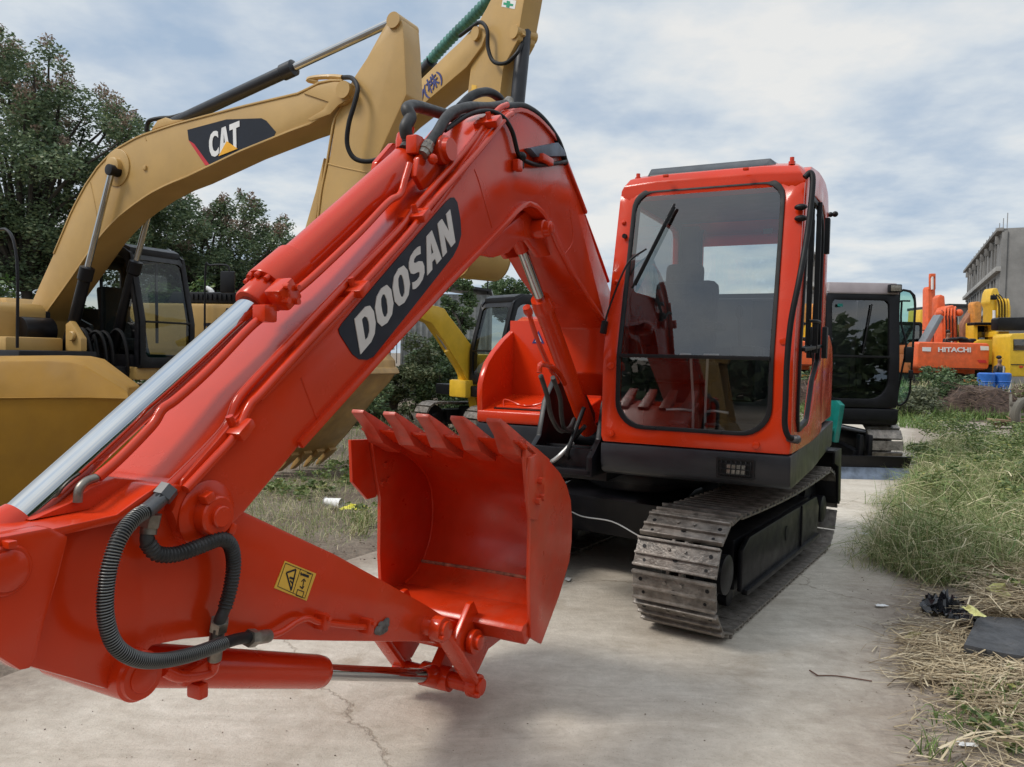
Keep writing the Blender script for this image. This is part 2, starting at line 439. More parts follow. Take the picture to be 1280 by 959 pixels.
def strip(m, px, y0, y1, w, off=0):
    """raised flat strip of width w that follows a line on the plate"""
    P = resample([Vector(p) for p in D.xz(px, y0)], max(4, len(px)*3), closed=False)
    a = []; b = []
    for i, p in enumerate(P):
        t = (P[min(i+1, len(P)-1)]-P[max(0, i-1)]).normalized(); n = Vector((-t.y, t.x))
        a.append(p+n*(off)); b.append(p+n*(off+w))
    m.prism([tuple(q) for q in a]+[tuple(q) for q in reversed(b)], y0, y1, bev=.003)
LOWOFF = -.024
m = MB()
strip(m, list(reversed(low_px))[1:], YN-.004, YN+.016, .024, LOWOFF)
strip(m, top_px[3:-1], YN-.01, YN+.012, .018)
m.build('plate_edge', OR, boom)
m = MB()
br = D.xz([(600, 318), (625, 292), (660, 262), (680, 280), (697, 318), (676, 322), (660, 300), (648, 302), (636, 316), (618, 322)], -.02)
pin = D.Y(667, 287, -.02)
for y in (-.02, -.2): m.prism(br, y, y-.03, bev=.005)
m.build('cylinder_bracket', OR, boom)
m = MB(); m.lathe((pin.x, -.02, pin.z), (pin.x, .075, pin.z), [(0, .045), (.06, .045), (.065, .038), (.09, .036), (.094, .03)], 28)
m.lathe((pin.x, .05, pin.z), (pin.x, .09, pin.z), [(0, .024), (.03, .024), (.032, .018)], 20)
m.build('pin', OR, boom)
# boom tip pin with bolt-on collar
m = MB()
m.lathe((boss.x, YN-.01, boss.z), (boss.x, YN+.1, boss.z), [(0, .086), (.014, .086), (.018, .08), (.020, .05), (.052, .05), (.056, .046), (.056, .03)], 40)
m.lathe((boss.x, YN+.0, boss.z), (boss.x, YN+.1, boss.z), [(0, .027), (.056, .027), (.059, .024)], 32)
m.lathe((boss.x, YN+.054, boss.z), (boss.x, YN+.1, boss.z), [(0, .004), (.004, .003)], 10)
m.bar((boss.x+.025, YN+.035, boss.z+.04), (boss.x+.035, YN+.035, boss.z+.062), .03, .03, .006)
m.bar((boss.x-.035, YN+.035, boss.z-.035), (boss.x-.055, YN+.035, boss.z-.045), .025, .03, .006)
m.build('pin', OR, boom)
# decal and lettering on the near plate
dq = D.xz([(422.4, 411.8), (427, 404), (490, 330), (557, 252), (563, 247), (567, 247), (571, 253), (575, 275), (576, 293), (572, 308), (566, 320), (515, 385), (466, 446), (458, 450), (448, 449), (440, 443), (424, 418)], YN)
dec = MB().prism(dq, YN+.001, YN+.003, bev=0).build('decal', M['decal'], boom)
q = [D.Y(a, b, YN+.003) for a, b in ((450, 443), (568.5, 303), (562, 262), (442.5, 399))]
LETTERS = {
 'D': ([[(0, 0), (.62, 0), (.86, .1), (1, .34), (1, .66), (.86, .9), (.62, 1), (0, 1)]], [(.34, .2), (.5, .2), (.62, .3), (.66, .45), (.66, .55), (.62, .7), (.5, .8), (.34, .8)]),
 'O': ([[(.5, 0), (.82, .07), (1, .3), (1, .7), (.82, .93), (.5, 1), (.18, .93), (0, .7), (0, .3), (.18, .07)]], [(.5, .18), (.62, .24), (.67, .4), (.67, .6), (.62, .76), (.5, .82), (.38, .76), (.33, .6), (.33, .4), (.38, .24)]),
 'A': ([[(0, 0), (.34, 0), (.39, .2), (.61, .2), (.66, 0), (1, 0), (.69, 1), (.31, 1)]], [(.5, .76), (.43, .4), (.57, .4)]),
 'N': ([[(0, 0), (.32, 0), (.32, .52), (.66, 0), (1, 0), (1, 1), (.68, 1), (.68, .48), (.34, 1), (0, 1)]], None),
 'S': ([[(.02, .08), (.2, .015), (.45, 0), (.75, .04), (.95, .16), (1, .33), (.93, .5), (.72, .6), (.42, .67), (.36, .73), (.42, .8), (.6, .81), (.9, .74), (.96, .94), (.78, .99), (.52, 1), (.22, .96), (.05, .85), (0, .7), (.07, .53), (.25, .43), (.58, .35), (.64, .28), (.57, .2), (.4, .18), (.22, .21), (.06, .27)]], None),
 'C': ([[(.98, .08), (.98, .32), (.8, .22), (.6, .2), (.42, .28), (.34, .45), (.36, .62), (.46, .76), (.62, .81), (.8, .78), (.98, .68), (.98, .92), (.8, .98), (.55, 1), (.24, .92), (.05, .7), (0, .5), (.05, .28), (.22, .08), (.55, 0), (.8, .02)]], None),
 'T': ([[(.34, 0), (.66, 0), (.66, .78), (1, .78), (1, 1), (0, 1), (0, .78), (.34, .78)]], None)}
def word(txt, quad, widths, gap, nrm, th, mat_, parent, name='lettering'):
    """heavy sans letters cut from plate and laid on a quad (BL, BR, TR, TL)"""
    BL, BR, TR, TL = (Vector(v) for v in quad); N = Vector(nrm)*th
    tot = sum(widths[c] for c in txt)+gap*(len(txt)-1); x = 0; m = MB()
    for c in txt:
        w = widths[c]; O, I = LETTERS[c][0][0], LETTERS[c][1]
        def f(u, v, x=x, w=w):
            U = (x+u*w)/tot; return BL*(1-U)*(1-v)+BR*U*(1-v)+TR*U*v+TL*(1-U)*v
        if I is None:
            P = [f(*p) for p in O]; n = len(P)
            m.add(P+[p+N for p in P], [list(range(n)), list(range(2*n-1, n-1, -1))]+[(i, (i+1) % n, (i+1) % n+n, i+n) for i in range(n)])
        else:
            oc = resample(O, 64); ic = radial(I, (sum(p[0] for p in I)/len(I), sum(p[1] for p in I)/len(I)), oc)
            # keep true corners
            for p in O:
                k = min(range(64), key=lambda i: (oc[i]-Vector(p)).length); oc[k] = Vector(p)
            m.ring([f(*p) for p in oc], [f(*p) for p in ic], N, 0)
        x += w+gap
    return m.build(name, mat_, parent, ang=15)
word('DOOSAN', q, dict(D=1, O=1, S=.92, A=1.08, N=1), .1, (0, 1, 0), .003, M['letter'], dec)
m = MB()
m.tube([D.Y(a, b, YN) for a, b in ((593, 212), (600, 232), (615, 285))], .0028, 8, 4); m.brk()
m.tube([D.Y(a, b, YN) for a, b in ((376, 472), (386, 498), (396, 524))], .0028, 8, 4); m.brk()
m.tube([D.Y(a, b, YN) for a, b in ((712, 262), (716, 300), (706, 318))], .0028, 8, 4)
m.build('weld_seam', OR, boom)
# ---- pipes and hoses on the boom
def pxy(pts, y): return [D.Y(a, b, (y if not isinstance(y, (list, tuple)) else y[i])) for i, (a, b) in enumerate(pts)]
p1 = [(212, 612), (250, 575), (285, 536), (298, 505), (320, 478), (377, 418), (430, 362), (500, 291), (527, 256), (580, 195), (622, 143), (636, 134)]
p2 = [(232, 612), (262, 580), (295, 543), (312, 508), (330, 488), (392, 420), (440, 370), (512, 290), (538, 256), (592, 196), (630, 150), (640, 142)]
for y, pp in ((.008, [(a-2, b-3) for a, b in p1]), (.044, p2)):
    MB().tube(pxy(pp, y), .0125, 12, 5).build('oil_pipe', OR, boom)
m = MB()
for a, b in ((291, 536), (518, 270), (610, 153), (440, 362)):
    c = D.Y(a, b, .02); m.box(c, (.06, .11, .03), .006, Matrix.Rotation(R_(40), 3, 'Y')); m.cyl(c+dv(0.01, .01, .01), c+dv(0.022, .01, .035), .011, n=6); m.brk()
m.build('pipe_clamp', OR, boom)
p3 = [(380, 357), (345, 375)][:0]+[(352, 375), (372, 362), (400, 338), (450, 290), (485, 253), (500, 243), (506, 225), (512, 205)]
MB().tube(pxy(p3, -.02), .0125, 12, 6).build('oil_pipe', OR, boom)
p4 = [(300, 420), (270, 455), (235, 490), (205, 512), (192, 530), (150, 575), (122, 598)]
MB().tube(pxy([(330, 395), (310, 412), (262, 462), (222, 498), (203, 512), (190, 532), (150, 573), (122, 597)], -.05), .0125, 12, 6).build('oil_pipe', OR, boom)
MB().tube(pxy([(121, 597), (108, 602), (99, 612), (97, 628)], -.05), .010, 12, 6).build('elbow_fitting', M['fitting'], boom)
# rear pipes running down the back edge
for off, y in ((0, .0), (9, -.04)):
    MB().tube(pxy([(706+off*.3, 205), (716, 232), (732-off*.2, 275), (748, 318), (760, 352)], y), .011, 10, 4).build('oil_pipe', OR, boom)
hz = MB()
m = MB()
m.tube([D.Y(510, 178, -.1), D.Y(507, 160, -.1), D.Y(513, 147, -.1), D.Y(509, 136, -.12), D.Y(520, 133, -.14), D.Y(545, 140, -.16), D.Y(575, 148, -.18), D.Y(600, 146, -.2)], .024, 14, 8)
m.build('hydraulic_hose', M['hose'], boom)
MB().tube([D.Y(532, 186, -.03), D.Y(545, 168, -.03), D.Y(562, 143, -.03), D.Y(585, 134, -.04), D.Y(610, 134, -.06), D.Y(632, 131, -.07)], .021, 14, 8).build('hydraulic_hose', M['hose'], boom)
MB().tube([D.Y(632, 134, -.03), D.Y(655, 134, -.02), D.Y(676, 148, -.0), D.Y(694, 172, .03), D.Y(702, 190, .035), D.Y(706, 204, .03)], .019, 14, 8).build('hydraulic_hose', M['rubber'], boom)
MB().tube([D.Y(575, 134, -.12), D.Y(590, 120, -.12), D.Y(608, 115, -.12), D.Y(622, 121, -.12), D.Y(632, 134, -.12)], .02, 14, 8).build('hydraulic_hose', M['rubber'], boom)
MB().tube([D.Y(556, 163, -.03), D.Y(585, 144, -.02), D.Y(610, 139, 0), D.Y(628, 146, .045), D.Y(640, 164, .05), D.Y(647, 190, .05), D.Y(651, 196, .05)], .010, 12, 8).build('hydraulic_hose', M['rubber'], boom)
MB().tube([D.Y(651, 199, .05), D.Y(670, 206, .055), D.Y(690, 205, .055), D.Y(708, 202, .05)], .010, 12, 8).build('hydraulic_hose', M['rubber'], boom)
m = MB(); a = D.Y(652, 196, .05)
m.ball(a, .022, 10); m.bar(D.Y(652, 196, .035), D.Y(650, 209, .04), .03, .03, .004); m.build('hose_fitting', M['rubber'], boom)
m = MB(); m.prism(D.xz([(654, 186), (690, 179), (698, 189), (700, 196), (664, 197)], YN), YN, YN+.035, bev=.005); m.build('work_lamp_bracket', M['blue_grey'], boom)
m = MB(); m.box(D.Y(680, 200, YN+.03), (.12, .05, .035), .008); m.brk(); m.box(D.Y(647, 207, YN+.02), (.05, .03, .05), .008); m.build('lamp_mount', OR, boom)
for (a, b, y) in ((532, 187, -.03), (510, 180, -.1), (601, 146, -.19), (634, 131, -.07)):
    c = D.Y(a, b, y); d = dv(-.5, 0, .6).normalized()*.035
    MB().lathe(c-d, c+d, [(0, .022), (.02, .024), (.022, .028), (.045, .028), (.047, .022), (.07, .022)], 10).build('hose_fitting', M['fitting'] if a > 520 else M['hose'], boom)
# arm-cylinder rear bosses on top of the boom
m = MB()
c0 = D.Y(507, 197, -.12)
for y in (-.03, -.22):
    m.prism(D.xz([(524, 196), (543, 172), (562, 176), (572, 196), (552, 226), (530, 238), (520, 220)], -.03), y, y-.025, bev=.006)
pc = D.Y(552, 188, -.02)
m.lathe((pc.x, -.05, pc.z), (pc.x, .03, pc.z), [(0, .055), (.05, .055), (.055, .045), (.075, .042)], 24)
m.ball(D.Y(541, 199, .0), .02, 8)
m.build('cylinder_mount', OR, boom)
# ---- arm cylinder
A0 = D.Y(507, 203, -.12); A1 = D.Y(345, 351, -.12); A2 = D.Y(313, 384, -.12); A3 = D.Y(10, 659, -.12)
ax = (A3-A0).normalized(); L1 = (A1-A0).length; LG = (A2-A0).length; LR = (A3-A0).length
cyl = MB().lathe(A0, A3, [(-.05, .03), (-.04, .056), (.0, .062), (.03, .06), (L1-.10, .06), (L1-.095, .070), (L1+.047, .072), (L1+.052, .070), (L1+.053, .052), (LG-.006, .051), (LG, .047), (LG, .038)], 40).build('arm_cylinder', OR, root)
m = MB(); xx = ax.orthogonal().normalized(); yy = ax.cross(xx)
for k in range(12):
    a = 2*math.pi*k/12; p = A0+ax*(L1+.05)+(xx*math.cos(a)+yy*math.sin(a))*.0605
    m.cyl(p-ax*.01, p+ax*.018, .0088, n=14, bev=.001); m.cyl(p+ax*.01, p+ax*.0195, .0048, n=6); m.brk()
m.build('bolt', OR, cyl)
m = MB(); p = A0+ax*(L1+.02)
c = D.Y(354, 368, -.02); m.box(c, (.07, .06, .07), .008, Matrix.Rotation(R_(40), 3, 'Y'))
for dx, dz in ((-.02, -.02), (.02, .02), (.02, -.02), (-.02, .02)): m.cyl(c+dv(dx, .02, dz), c+dv(dx, .042, dz), .009, n=10)
m.brk(); c = D.Y(331, 392, -.04); m.box(c, (.05, .05, .05), .008); m.brk()
c2 = D.Y(376, 190, 0); m.box(A0+dv(-.02, .03, .07), (.09, .05, .05), .01); m.box(A0+dv(.03, .06, .05), (.05, .05, .07), .01); m.lathe(A0+dv(.02, 0, .04), A0+dv(-.01, 0, .13), [(0, .028), (.03, .034), (.06, .034), (.07, .026), (.1, .026)], 12)
m.build('port_block', OR, cyl)
MB().cyl(A2-ax*.02, A3, .0375, n=48).build('piston_rod', M['chrome'], cyl)
m = MB(); m.lathe(A3-ax*.03, A3+ax*.2, [(0, .04), (.02, .046), (.1, .05), (.2, .05)], 28)
e = A3+ax*.14; m.cyl((e.x, -.17, e.z), (e.x, -.07, e.z), .08, n=32); m.build('rod_eye', OR, cyl)
# ---- boom cylinder
B0 = dv(pin.x, -.12, pin.z); B1 = D.Y(680, 372, -.12); B2 = D.Y(741, 552, -.12)
bx = (B2-B0).normalized(); L = (B2-B0).length; l1 = (D.Y(673, 377, -.12)-B0).length
bc = MB().lathe(B0, B2, [(l1, .03), (l1, .05), (l1+.05, .056), (l1+.09, .056), (l1+.1, .051), (L-.14, .051), (L-.13, .056), (L-.05, .056), (L-.04, .045), (L+.02, .04)], 32).build('boom_cylinder', OR, root)
MB().cyl(B0, B0+bx*(l1+.05), .027, n=28).build('piston_rod', M['chrome'], bc)
m = MB(); m.cyl(dv(B0.x, -.17, B0.z), dv(B0.x, -.07, B0.z), .055, n=24); m.lathe(B0+bx*.02, B0+bx*.12, [(0, .045), (.06, .04), (.1, .035)], 20); m.build('rod_eye', OR, bc)
m = MB(); m.tube([D.Y(662, 392, -.08), D.Y(665, 405, -.07), D.Y(674, 430, -.06), D.Y(685, 455, -.06), D.Y(697, 478, -.07)], .012, 10, 6); m.lathe(D.Y(658, 384, -.08), D.Y(664, 398, -.08), [(0, .02), (.03, .024), (.05, .018)], 10); m.build('oil_pipe', OR, bc)
m = MB(); m.tube([D.Y(674, 466, -.02), D.Y(676, 456, -.02), D.Y(688, 458, -.02), D.Y(698, 466, -.05), D.Y(706, 480, -.08)], .014, 10, 6); m.build('oil_pipe', OR, bc)
for pts in ([(676, 470), (684, 495), (689, 520), (700, 538), (712, 535), (718, 524)], [(691, 472), (700, 497), (702, 520), (706, 536), (716, 538), (722, 528)]):
    MB().tube([D.Y(a, b, -.02-.02*i) for i, (a, b) in enumerate(pts)], .013, 10, 8).build('hydraulic_hose', M['hose'], bc)
# ---- arm (stick)
AN, AF = 0.0, -.24
arm_px = [(-60, 680), (0, 670), (53, 660), (95, 651), (133, 643), (170, 626), (197, 607), (222, 597), (262, 604), (307, 640), (360, 665), (420, 693), (480, 726), (535, 757), (560, 773), (580, 780), (598, 787), (601, 803), (590, 812), (575, 812), (540, 803), (420, 802), (333, 800), (300, 798), (273, 796), (230, 800), (190, 808), (182, 818), (186, 838), (182, 858), (167, 866), (147, 866), (90, 849), (33, 833), (-10, 824), (-60, 770)]
aprof = D.xz(arm_px, AN)
arm = MB().prism(aprof, AN, AF, bev=.01).build('arm', OR, root)
m = MB()
m.prism(D.xz([(-60, 676), (0, 667), (53, 657), (78, 668), (66, 715), (48, 775), (36, 822), (30, 834), (16, 836), (-60, 790)], AN+.02), AN+.045, AN-.005, bev=.012)
m.build('cheek_plate', OR, arm)
# top plate reaching around the boom tip
def strip3(m, px, y0, y1, th):
    P = D.xz(px, AN); n = len(P); lo = [(a, b-th) for a, b in P]
    m.prism(P+list(reversed(lo)), y0, y1, bev=.006)
m = MB(); strip3(m, [(-30, 672), (53, 658), (95, 649), (133, 641), (160, 622), (185, 605), (214, 604)], .035, -.27, .02)
m.prism(D.xz([(60, 655), (110, 632), (135, 613), (165, 600), (205, 604), (185, 608), (140, 640)], AN), -.06, -.18, bev=.008)
m.build('top_plate', OR, arm)
m = MB()
c = D.Y(7, 713, .045)
m.lathe((c.x, .04, c.z), (c.x, .09, c.z), [(0, .05), (.008, .05), (.012, .046)], 40)
m.lathe((c.x, .05, c.z), (c.x, .09, c.z), [(0, .040), (.006, .040), (.008, .037)], 40); m.bar((c.x-.0, .055, c.z+.045), (c.x-.0, .055, c.z+.06), .03, .018, .004)
m.build('pin', OR, arm)
c = D.Y(163, 842, 0); BCP = c
m = MB(); m.lathe((c.x, AF-.03, c.z), (c.x, .045, c.z), [(0, .05), (.01, .058), (.30, .058), (.305, .052), (.315, .05)], 36)
m.lathe((c.x, .03, c.z), (c.x, .06, c.z), [(0, .034), (.018, .034), (.02, .03)], 30); m.build('pin', OR, arm)
lab = MB().prism(D.xz([(355.5, 701), (394.5, 717), (382.5, 751), (342, 735)], AN), AN+.0005, AN+.0025, bev=.0).build('warning_label', M['yellow_label'], arm)
m = MB()
def ln(pts, w=.004, closed=False):
    P = [D.Y(a, b, AN+.003) for a, b in pts]
    if closed: P.append(P[0])
    for a, b in zip(P, P[1:]): m.bar(a, b, w, .0012, 0, up=(0, 1, 0))
ln([(358, 716), (370, 712), (364, 738), ], .005, True)
ln([(347, 733), (357, 704), (391, 718), (381, 748)], .0015, True); ln([(376, 711), (366, 742)], .0015)
ln([(380, 726), (378, 735)], .003); ln([(377, 727), (380, 724), (382, 727)], .003); ln([(375, 733), (378, 736), (380, 733)], .003)
ln([(372, 737), (380, 740), (378, 747), (370, 744)], .0022, True); ln([(378, 718), (386, 721)], .007); ln([(376, 716), (377, 719)], .006); ln([(384, 716), (389, 718)], .003)
ln([(362, 722), (368, 724)], .006); ln([(363, 726), (366, 730)], .004)
m.build('pictogram', M['decal'], lab)
# bucket cylinder feed pipe along the arm
m = MB(); m.tube(pxy([(336, 795), (352, 790), (372, 777), (385, 773), (400, 778), (440, 783), (462, 784)], .025), .0095, 12, 6)
for a, b in ((402, 776), (458, 782)):
    c = D.Y(a, b, .02); m.box(c, (.022, .05, .05), .005); m.cyl(c+dv(0, .01, .012), c+dv(0, .035, .012), .008, n=6)
m.build('oil_pipe', OR, arm)
m = MB(); c = D.Y(472, 786, .0)
for k in range(9):
    m.ball(c+dv(rnd.uniform(-.05, .035), .004, rnd.uniform(-.018, .018)-.0), rnd.uniform(.012, .02), 6, (1.3, .6, .8))
m.build('mud_lump', mat('dried_mud', (.12, .11, .10), .8, var=.3, scale=30, bump=.6), arm)
# big spiral-guarded hoses at the elbow
def spring(P, r, pitch, wr):
    P = bez(P, 14); L = [0]
    for i in range(1, len(P)): L.append(L[-1]+(P[i]-P[i-1]).length)
    out = []; seg = 12; n = int(L[-1]/pitch*seg); j = 0; prev = None
    for i in range(n):
        d = L[-1]*i/n
        while j < len(L)-2 and L[j+1] < d: j += 1
        p = P[j].lerp(P[j+1], (d-L[j])/max(1e-9, L[j+1]-L[j])); t = (P[j+1]-P[j]).normalized()
        x = t.orthogonal().normalized() if prev is None else (prev-t*prev.dot(t)).normalized(); prev = x; y = t.cross(x); a = 2*math.pi*i/seg
        out.append(p+(x*math.cos(a)+y*math.sin(a))*r)
    return MB().tube(out, wr, 5, 1)
h1 = [(205, 618), (192, 630), (180, 640), (168, 648), (152, 668), (140, 697), (133, 730), (132, 770), (143, 805), (168, 823), (200, 826), (240, 818), (280, 804), (302, 798), (330, 796)]
yh = [.05, .06, .07, .08, .095, .1, .1, .1, .1, .1, .09, .08, .07, .05, .035]
hose = MB().tube([D.Y(a, b, y) for (a, b), y in zip(h1, yh)], .0155, 16, 10).build('hydraulic_hose', M['rubber'], arm)
spring([D.Y(a, b, y) for (a, b), y in list(zip(h1, yh))[2:13]], .0168, .0062, .0014).build('spring_guard', M['wire'], hose)
h2 = [(190, 645), (186, 660), (184, 678), (196, 692), (220, 693), (250, 683), (275, 674), (288, 682), (292, 705), (288, 735), (281, 760), (274, 778), (270, 800), (268, 822)]
y2 = [.04, .04, .045, .05, .06, .07, .075, .07, .06, .05, .045, .04, .02, 0]
hose = MB().tube([D.Y(a, b, y) for (a, b), y in zip(h2, y2)], .0155, 16, 10).build('hydraulic_hose', M['hose'], arm)
MB().tube([D.Y(a, b, y) for (a, b), y in list(zip(h2, y2))[2:11]], .0165, 16, 16, rf=(.003, .0195, 3)).build('spiral_guard', M['hose'], hose)
for pts in ([(212, 610, .05), (203, 621, .05), (190, 633, .062), (181, 640, .07)], [(190, 642, .045), (187, 655, .042), (185, 668, .043)], [(310, 798, .045), (322, 797, .04), (335, 795, .03)], [(275, 775, .04), (271, 795, .02), (268, 824, .0)]):
    P = [D.Y(a, b, y) for a, b, y in pts]; m = MB(); m.tube(P, .0185, 12, 4)
    m.lathe(P[0], P[1], [(0, .024), (.03, .024), (.032, .018)], 6)
    m.build('hose_fitting', M['fitting'] if len(pts) < 4 else M['spiral'], arm)
# ---- bucket cylinder
pcY = -.12; C0 = dv(BCP.x, pcY, BCP.z); linkpin = D.Y(590, 856, .05); C3 = dv(linkpin.x, pcY, linkpin.z)
cx = (C3-C0).normalized(); L = (C3-C0).length; l1 = (D.Y(418, 841, -.07)-C0).dot(cx)
bk = MB().lathe(C0, C3, [(-.02, .03), (0, .05), (.05, .055), (l1-.04, .055), (l1-.01, .052), (l1, .044), (l1, .03)], 36).build('bucket_cylinder', OR, root)
MB().cyl(C0+cx*(l1-.02), C3, .027, n=32).build('piston_rod', M['chrome'], bk)
m = MB(); m.cyl(C3+dv(0, -.07, 0), C3+dv(0, .07, 0), .05, n=28); m.lathe(C3-cx*.12, C3, [(0, .032), (.05, .042), (.1, .045)], 20)
m.build('rod_eye', OR, bk)
m = MB(); p = D.Y(245, 842, -.05); m.bar(p-dv(.03, 0, -.01), p+dv(.05, 0, 0), .03, .035, .006); m.tube([D.Y(205, 838, -.05), D.Y(228, 846, -.045), D.Y(262, 840, -.045), D.Y(268, 826, -.03)], .016, 12, 6)
p = D.Y(247, 853, -.06); m.bar(p, p-dv(0, 0, .04), .05, .03, .006); m.build('oil_pipe', OR, bk)
# ---- bucket linkage
m = MB()
PA = D.Y(549, 786, .06); PB = D.Y(588, 801, .06)
for y in (.06, -.30):
    a = dv(PA.x, y, PA.z); b = dv(C3.x, y, C3.z)
    o = MB(); t = (b-a).normalized(); nrm = dv(-t.z, 0, t.x)
    pr = [((a+nrm*.032*math.cos(q)-t*.05*abs(math.sin(q))*0).x, 0) for q in ()]
    o.bar(a-t*.03, b+t*.02, .03, .07, .012, up=(0, 1, 0))
    for c in (a, b): o.cyl(c+dv(0, -.02, 0), c+dv(0, .025, 0), .048, n=28, bev=.004)
    o.build('link_arm', OR, root)
for c in (PA, C3):
    o = MB(); o.cyl(dv(c.x, -.33, c.z), dv(c.x, .10, c.z), .034, n=28, bev=.004); o.cyl(dv(c.x+.035, .085, c.z-.02), dv(c.x+.035, .105, c.z-.02), .01, n=8); o.build('pin', OR, root)
o = MB(); o.cyl(dv(PB.x, -.34, PB.z), dv(PB.x, .11, PB.z), .03, n=28, bev=.004); o.cyl(dv(PB.x, -.27, PB.z), dv(PB.x, .03, PB.z), .052, n=28, bev=.004)
o.cyl(dv(PB.x, .065, PB.z), dv(PB.x, .09, PB.z), .05, n=28, bev=.004); o.build('pin', OR, root)
# ---- bucket
by0, by1 = -.46, .29
bw = MB()
curve = [(2.70, 1.135), (2.62, 1.098), (2.50, 1.04), (2.40, .985), (2.32, .92), (2.27, .85), (2.25, .76), (2.25, .67), (2.27, .59), (2.32, .51), (2.39, .455), (2.48, .43), (2.60, .425), (2.67, .42)]
inner = [Vector(p) for p in curve]; outer = []
for i, p in enumerate(inner):
    t = (inner[min(i+1, len(inner)-1)]-inner[max(i-1, 0)]).normalized(); outer.append(p+Vector((t.y, -t.x))*(-.016 if False else .016))
# make sure the outer skin is outside
cen = Vector((2.48, .75))
outer = [p+(p-q) if (q-cen).length < (p-cen).length else q for p, q in zip(inner, outer)]
bw.prism([tuple(p) for p in inner]+[tuple(p) for p in reversed(outer)], by0+.012, by1-.012, bev=.003)
bucket = bw.build('bucket', M['orange_dusty'], root, ang=40)
sp = [tuple(cen+(Vector(p)-cen)*1.012) for p in outer if p[0] < 2.5 and p[1] > .52]+[(2.36, .455), (2.50, .335), (2.54, .302), (2.645, .362), (2.668, .60), (2.67, .86), (2.70, .95), (2.735, 1.10), (2.72, 1.165), (2.62, 1.125), (2.50, 1.07)]
for y in (by1, by0): MB().prism(sp, y, y-.018 if y > 0 else y+.018, bev=.004).build('side_plate', M['orange_dusty'], bucket)
sc = D.xz([(654, 578), (657, 573), (676, 588), (688, 620), (684, 640), (662, 645), (655, 620)], by1)
for s, y in ((1, by1), (-1, by0)):
    m = MB(); m.prism([(2.86, 1.13), (2.70, 1.12), (2.62, 1.05), (2.60, .95), (2.68, .86), (2.74, .86), (2.845, .95)] if s < 0 else [(2.72, 1.10), (2.66, 1.11), (2.60, 1.05), (2.58, .95), (2.64, .84), (2.71, .86), (2.735, .95)], y, y+s*.016, bev=.004)
    for q in ((2.64, 1.0), (2.66, .92), (2.62, .93)): m.cyl(dv(q[0], y-s*.03, q[1]), dv(q[0], y+s*.035, q[1]), .014, n=6)
    m.build('side_cutter', M['orange_dusty'], bucket)
m = MB(); m.prism([(2.70, 1.115), (2.79, 1.165), (2.795, 1.175), (2.70, 1.145), (2.62, 1.10), (2.62, 1.08)], by0, by1, bev=.004); m.build('cutting_edge', OR, bucket)
tm = MB(); d = dv(.5, 0, .215).normalized()
tm.loft([[dv(*(Vector((2.64, 0, 1.09))+dv(a, b, c))) for a, b, c in ((0, -.04, -.03), (0, .04, -.03), (-.01, .04, .05), (-.01, -.04, .05))],
         [dv(2.76+a, b, 1.15+c) for a, b, c in ((0.01, -.04, -.035), (0.01, .04, -.035), (-.02, .038, .04), (-.02, -.038, .04))],
         [dv(2.83+a, b, 1.205+c) for a, b, c in ((0.0, -.033, -.015), (0.0, .033, -.015), (-.02, .032, .022), (-.02, -.032, .022))],
         [dv(2.90+a, b, 1.255+c) for a, b, c in ((0, -.03, -.006), (0, .03, -.006), (-.008, .03, .008), (-.008, -.03, .008))]], bev=.004)
for s in (-1, 1): tm.cyl(dv(2.735, s*.03, 1.16), dv(2.735, s*.05, 1.16), .013, n=10)
tme = tm.mesh('tooth'); tme.materials.append(mat('worn_orange_tooth', (.55, .05, .02), .45, var=.1, scale=12, dirt=(.16, .09, .07), dirt_amt=.6, coat=.1))
for k in range(5):
    o = bpy.data.objects.new('tooth', tme); COL.objects.link(o); o.parent = bucket; o.location = (0, by0+.06+k*(by1-by0-.12)/4, 0)
m = MB()
m.prism([(2.60, .435), (2.69, .425), (2.71, .405), (2.695, .385), (2.675, .345), (2.66, .335), (2.60, .36), (2.45, .41), (2.45, .43)], by0+.012, by1-.012, bev=.008)
m.build('hinge_tube', M['orange_dusty'], bucket)
MB().tube([dv(2.335, by0+.02, .50), dv(2.33, -.08, .503), dv(2.335, by1-.02, .50)], .008, 8, 3).build('weld_seam', mat('dusty_weld', (.30, .13, .08), .8, var=.3, scale=30, bump=.8), bucket)
for k_, y_ in enumerate((by0+.02, by1-.02)): MB().tube([dv(a, y_, b) for a, b in curve[1:-2]], .006, 6, 2).build('weld_seam', M['orange_dusty'], bucket)
pb = (PB.x, PB.z)
for y in (.055, -.27):
    ears = D.xz([(590, 755), (594, 752), (600, 768), (635, 782), (640, 790), (612, 812), (598, 842), (586, 846), (571, 822), (572, 800)], .06)
    MB().prism(ears, y, y-.025, bev=.004).build('hinge_ear', OR, bucket)
MB().bar(dv(linkpin.x, -.12, linkpin.z), dv(2.46, -.12, .36), .10, .05, .01, up=(0, 1, 0)).build('bucket_link', OR, root)

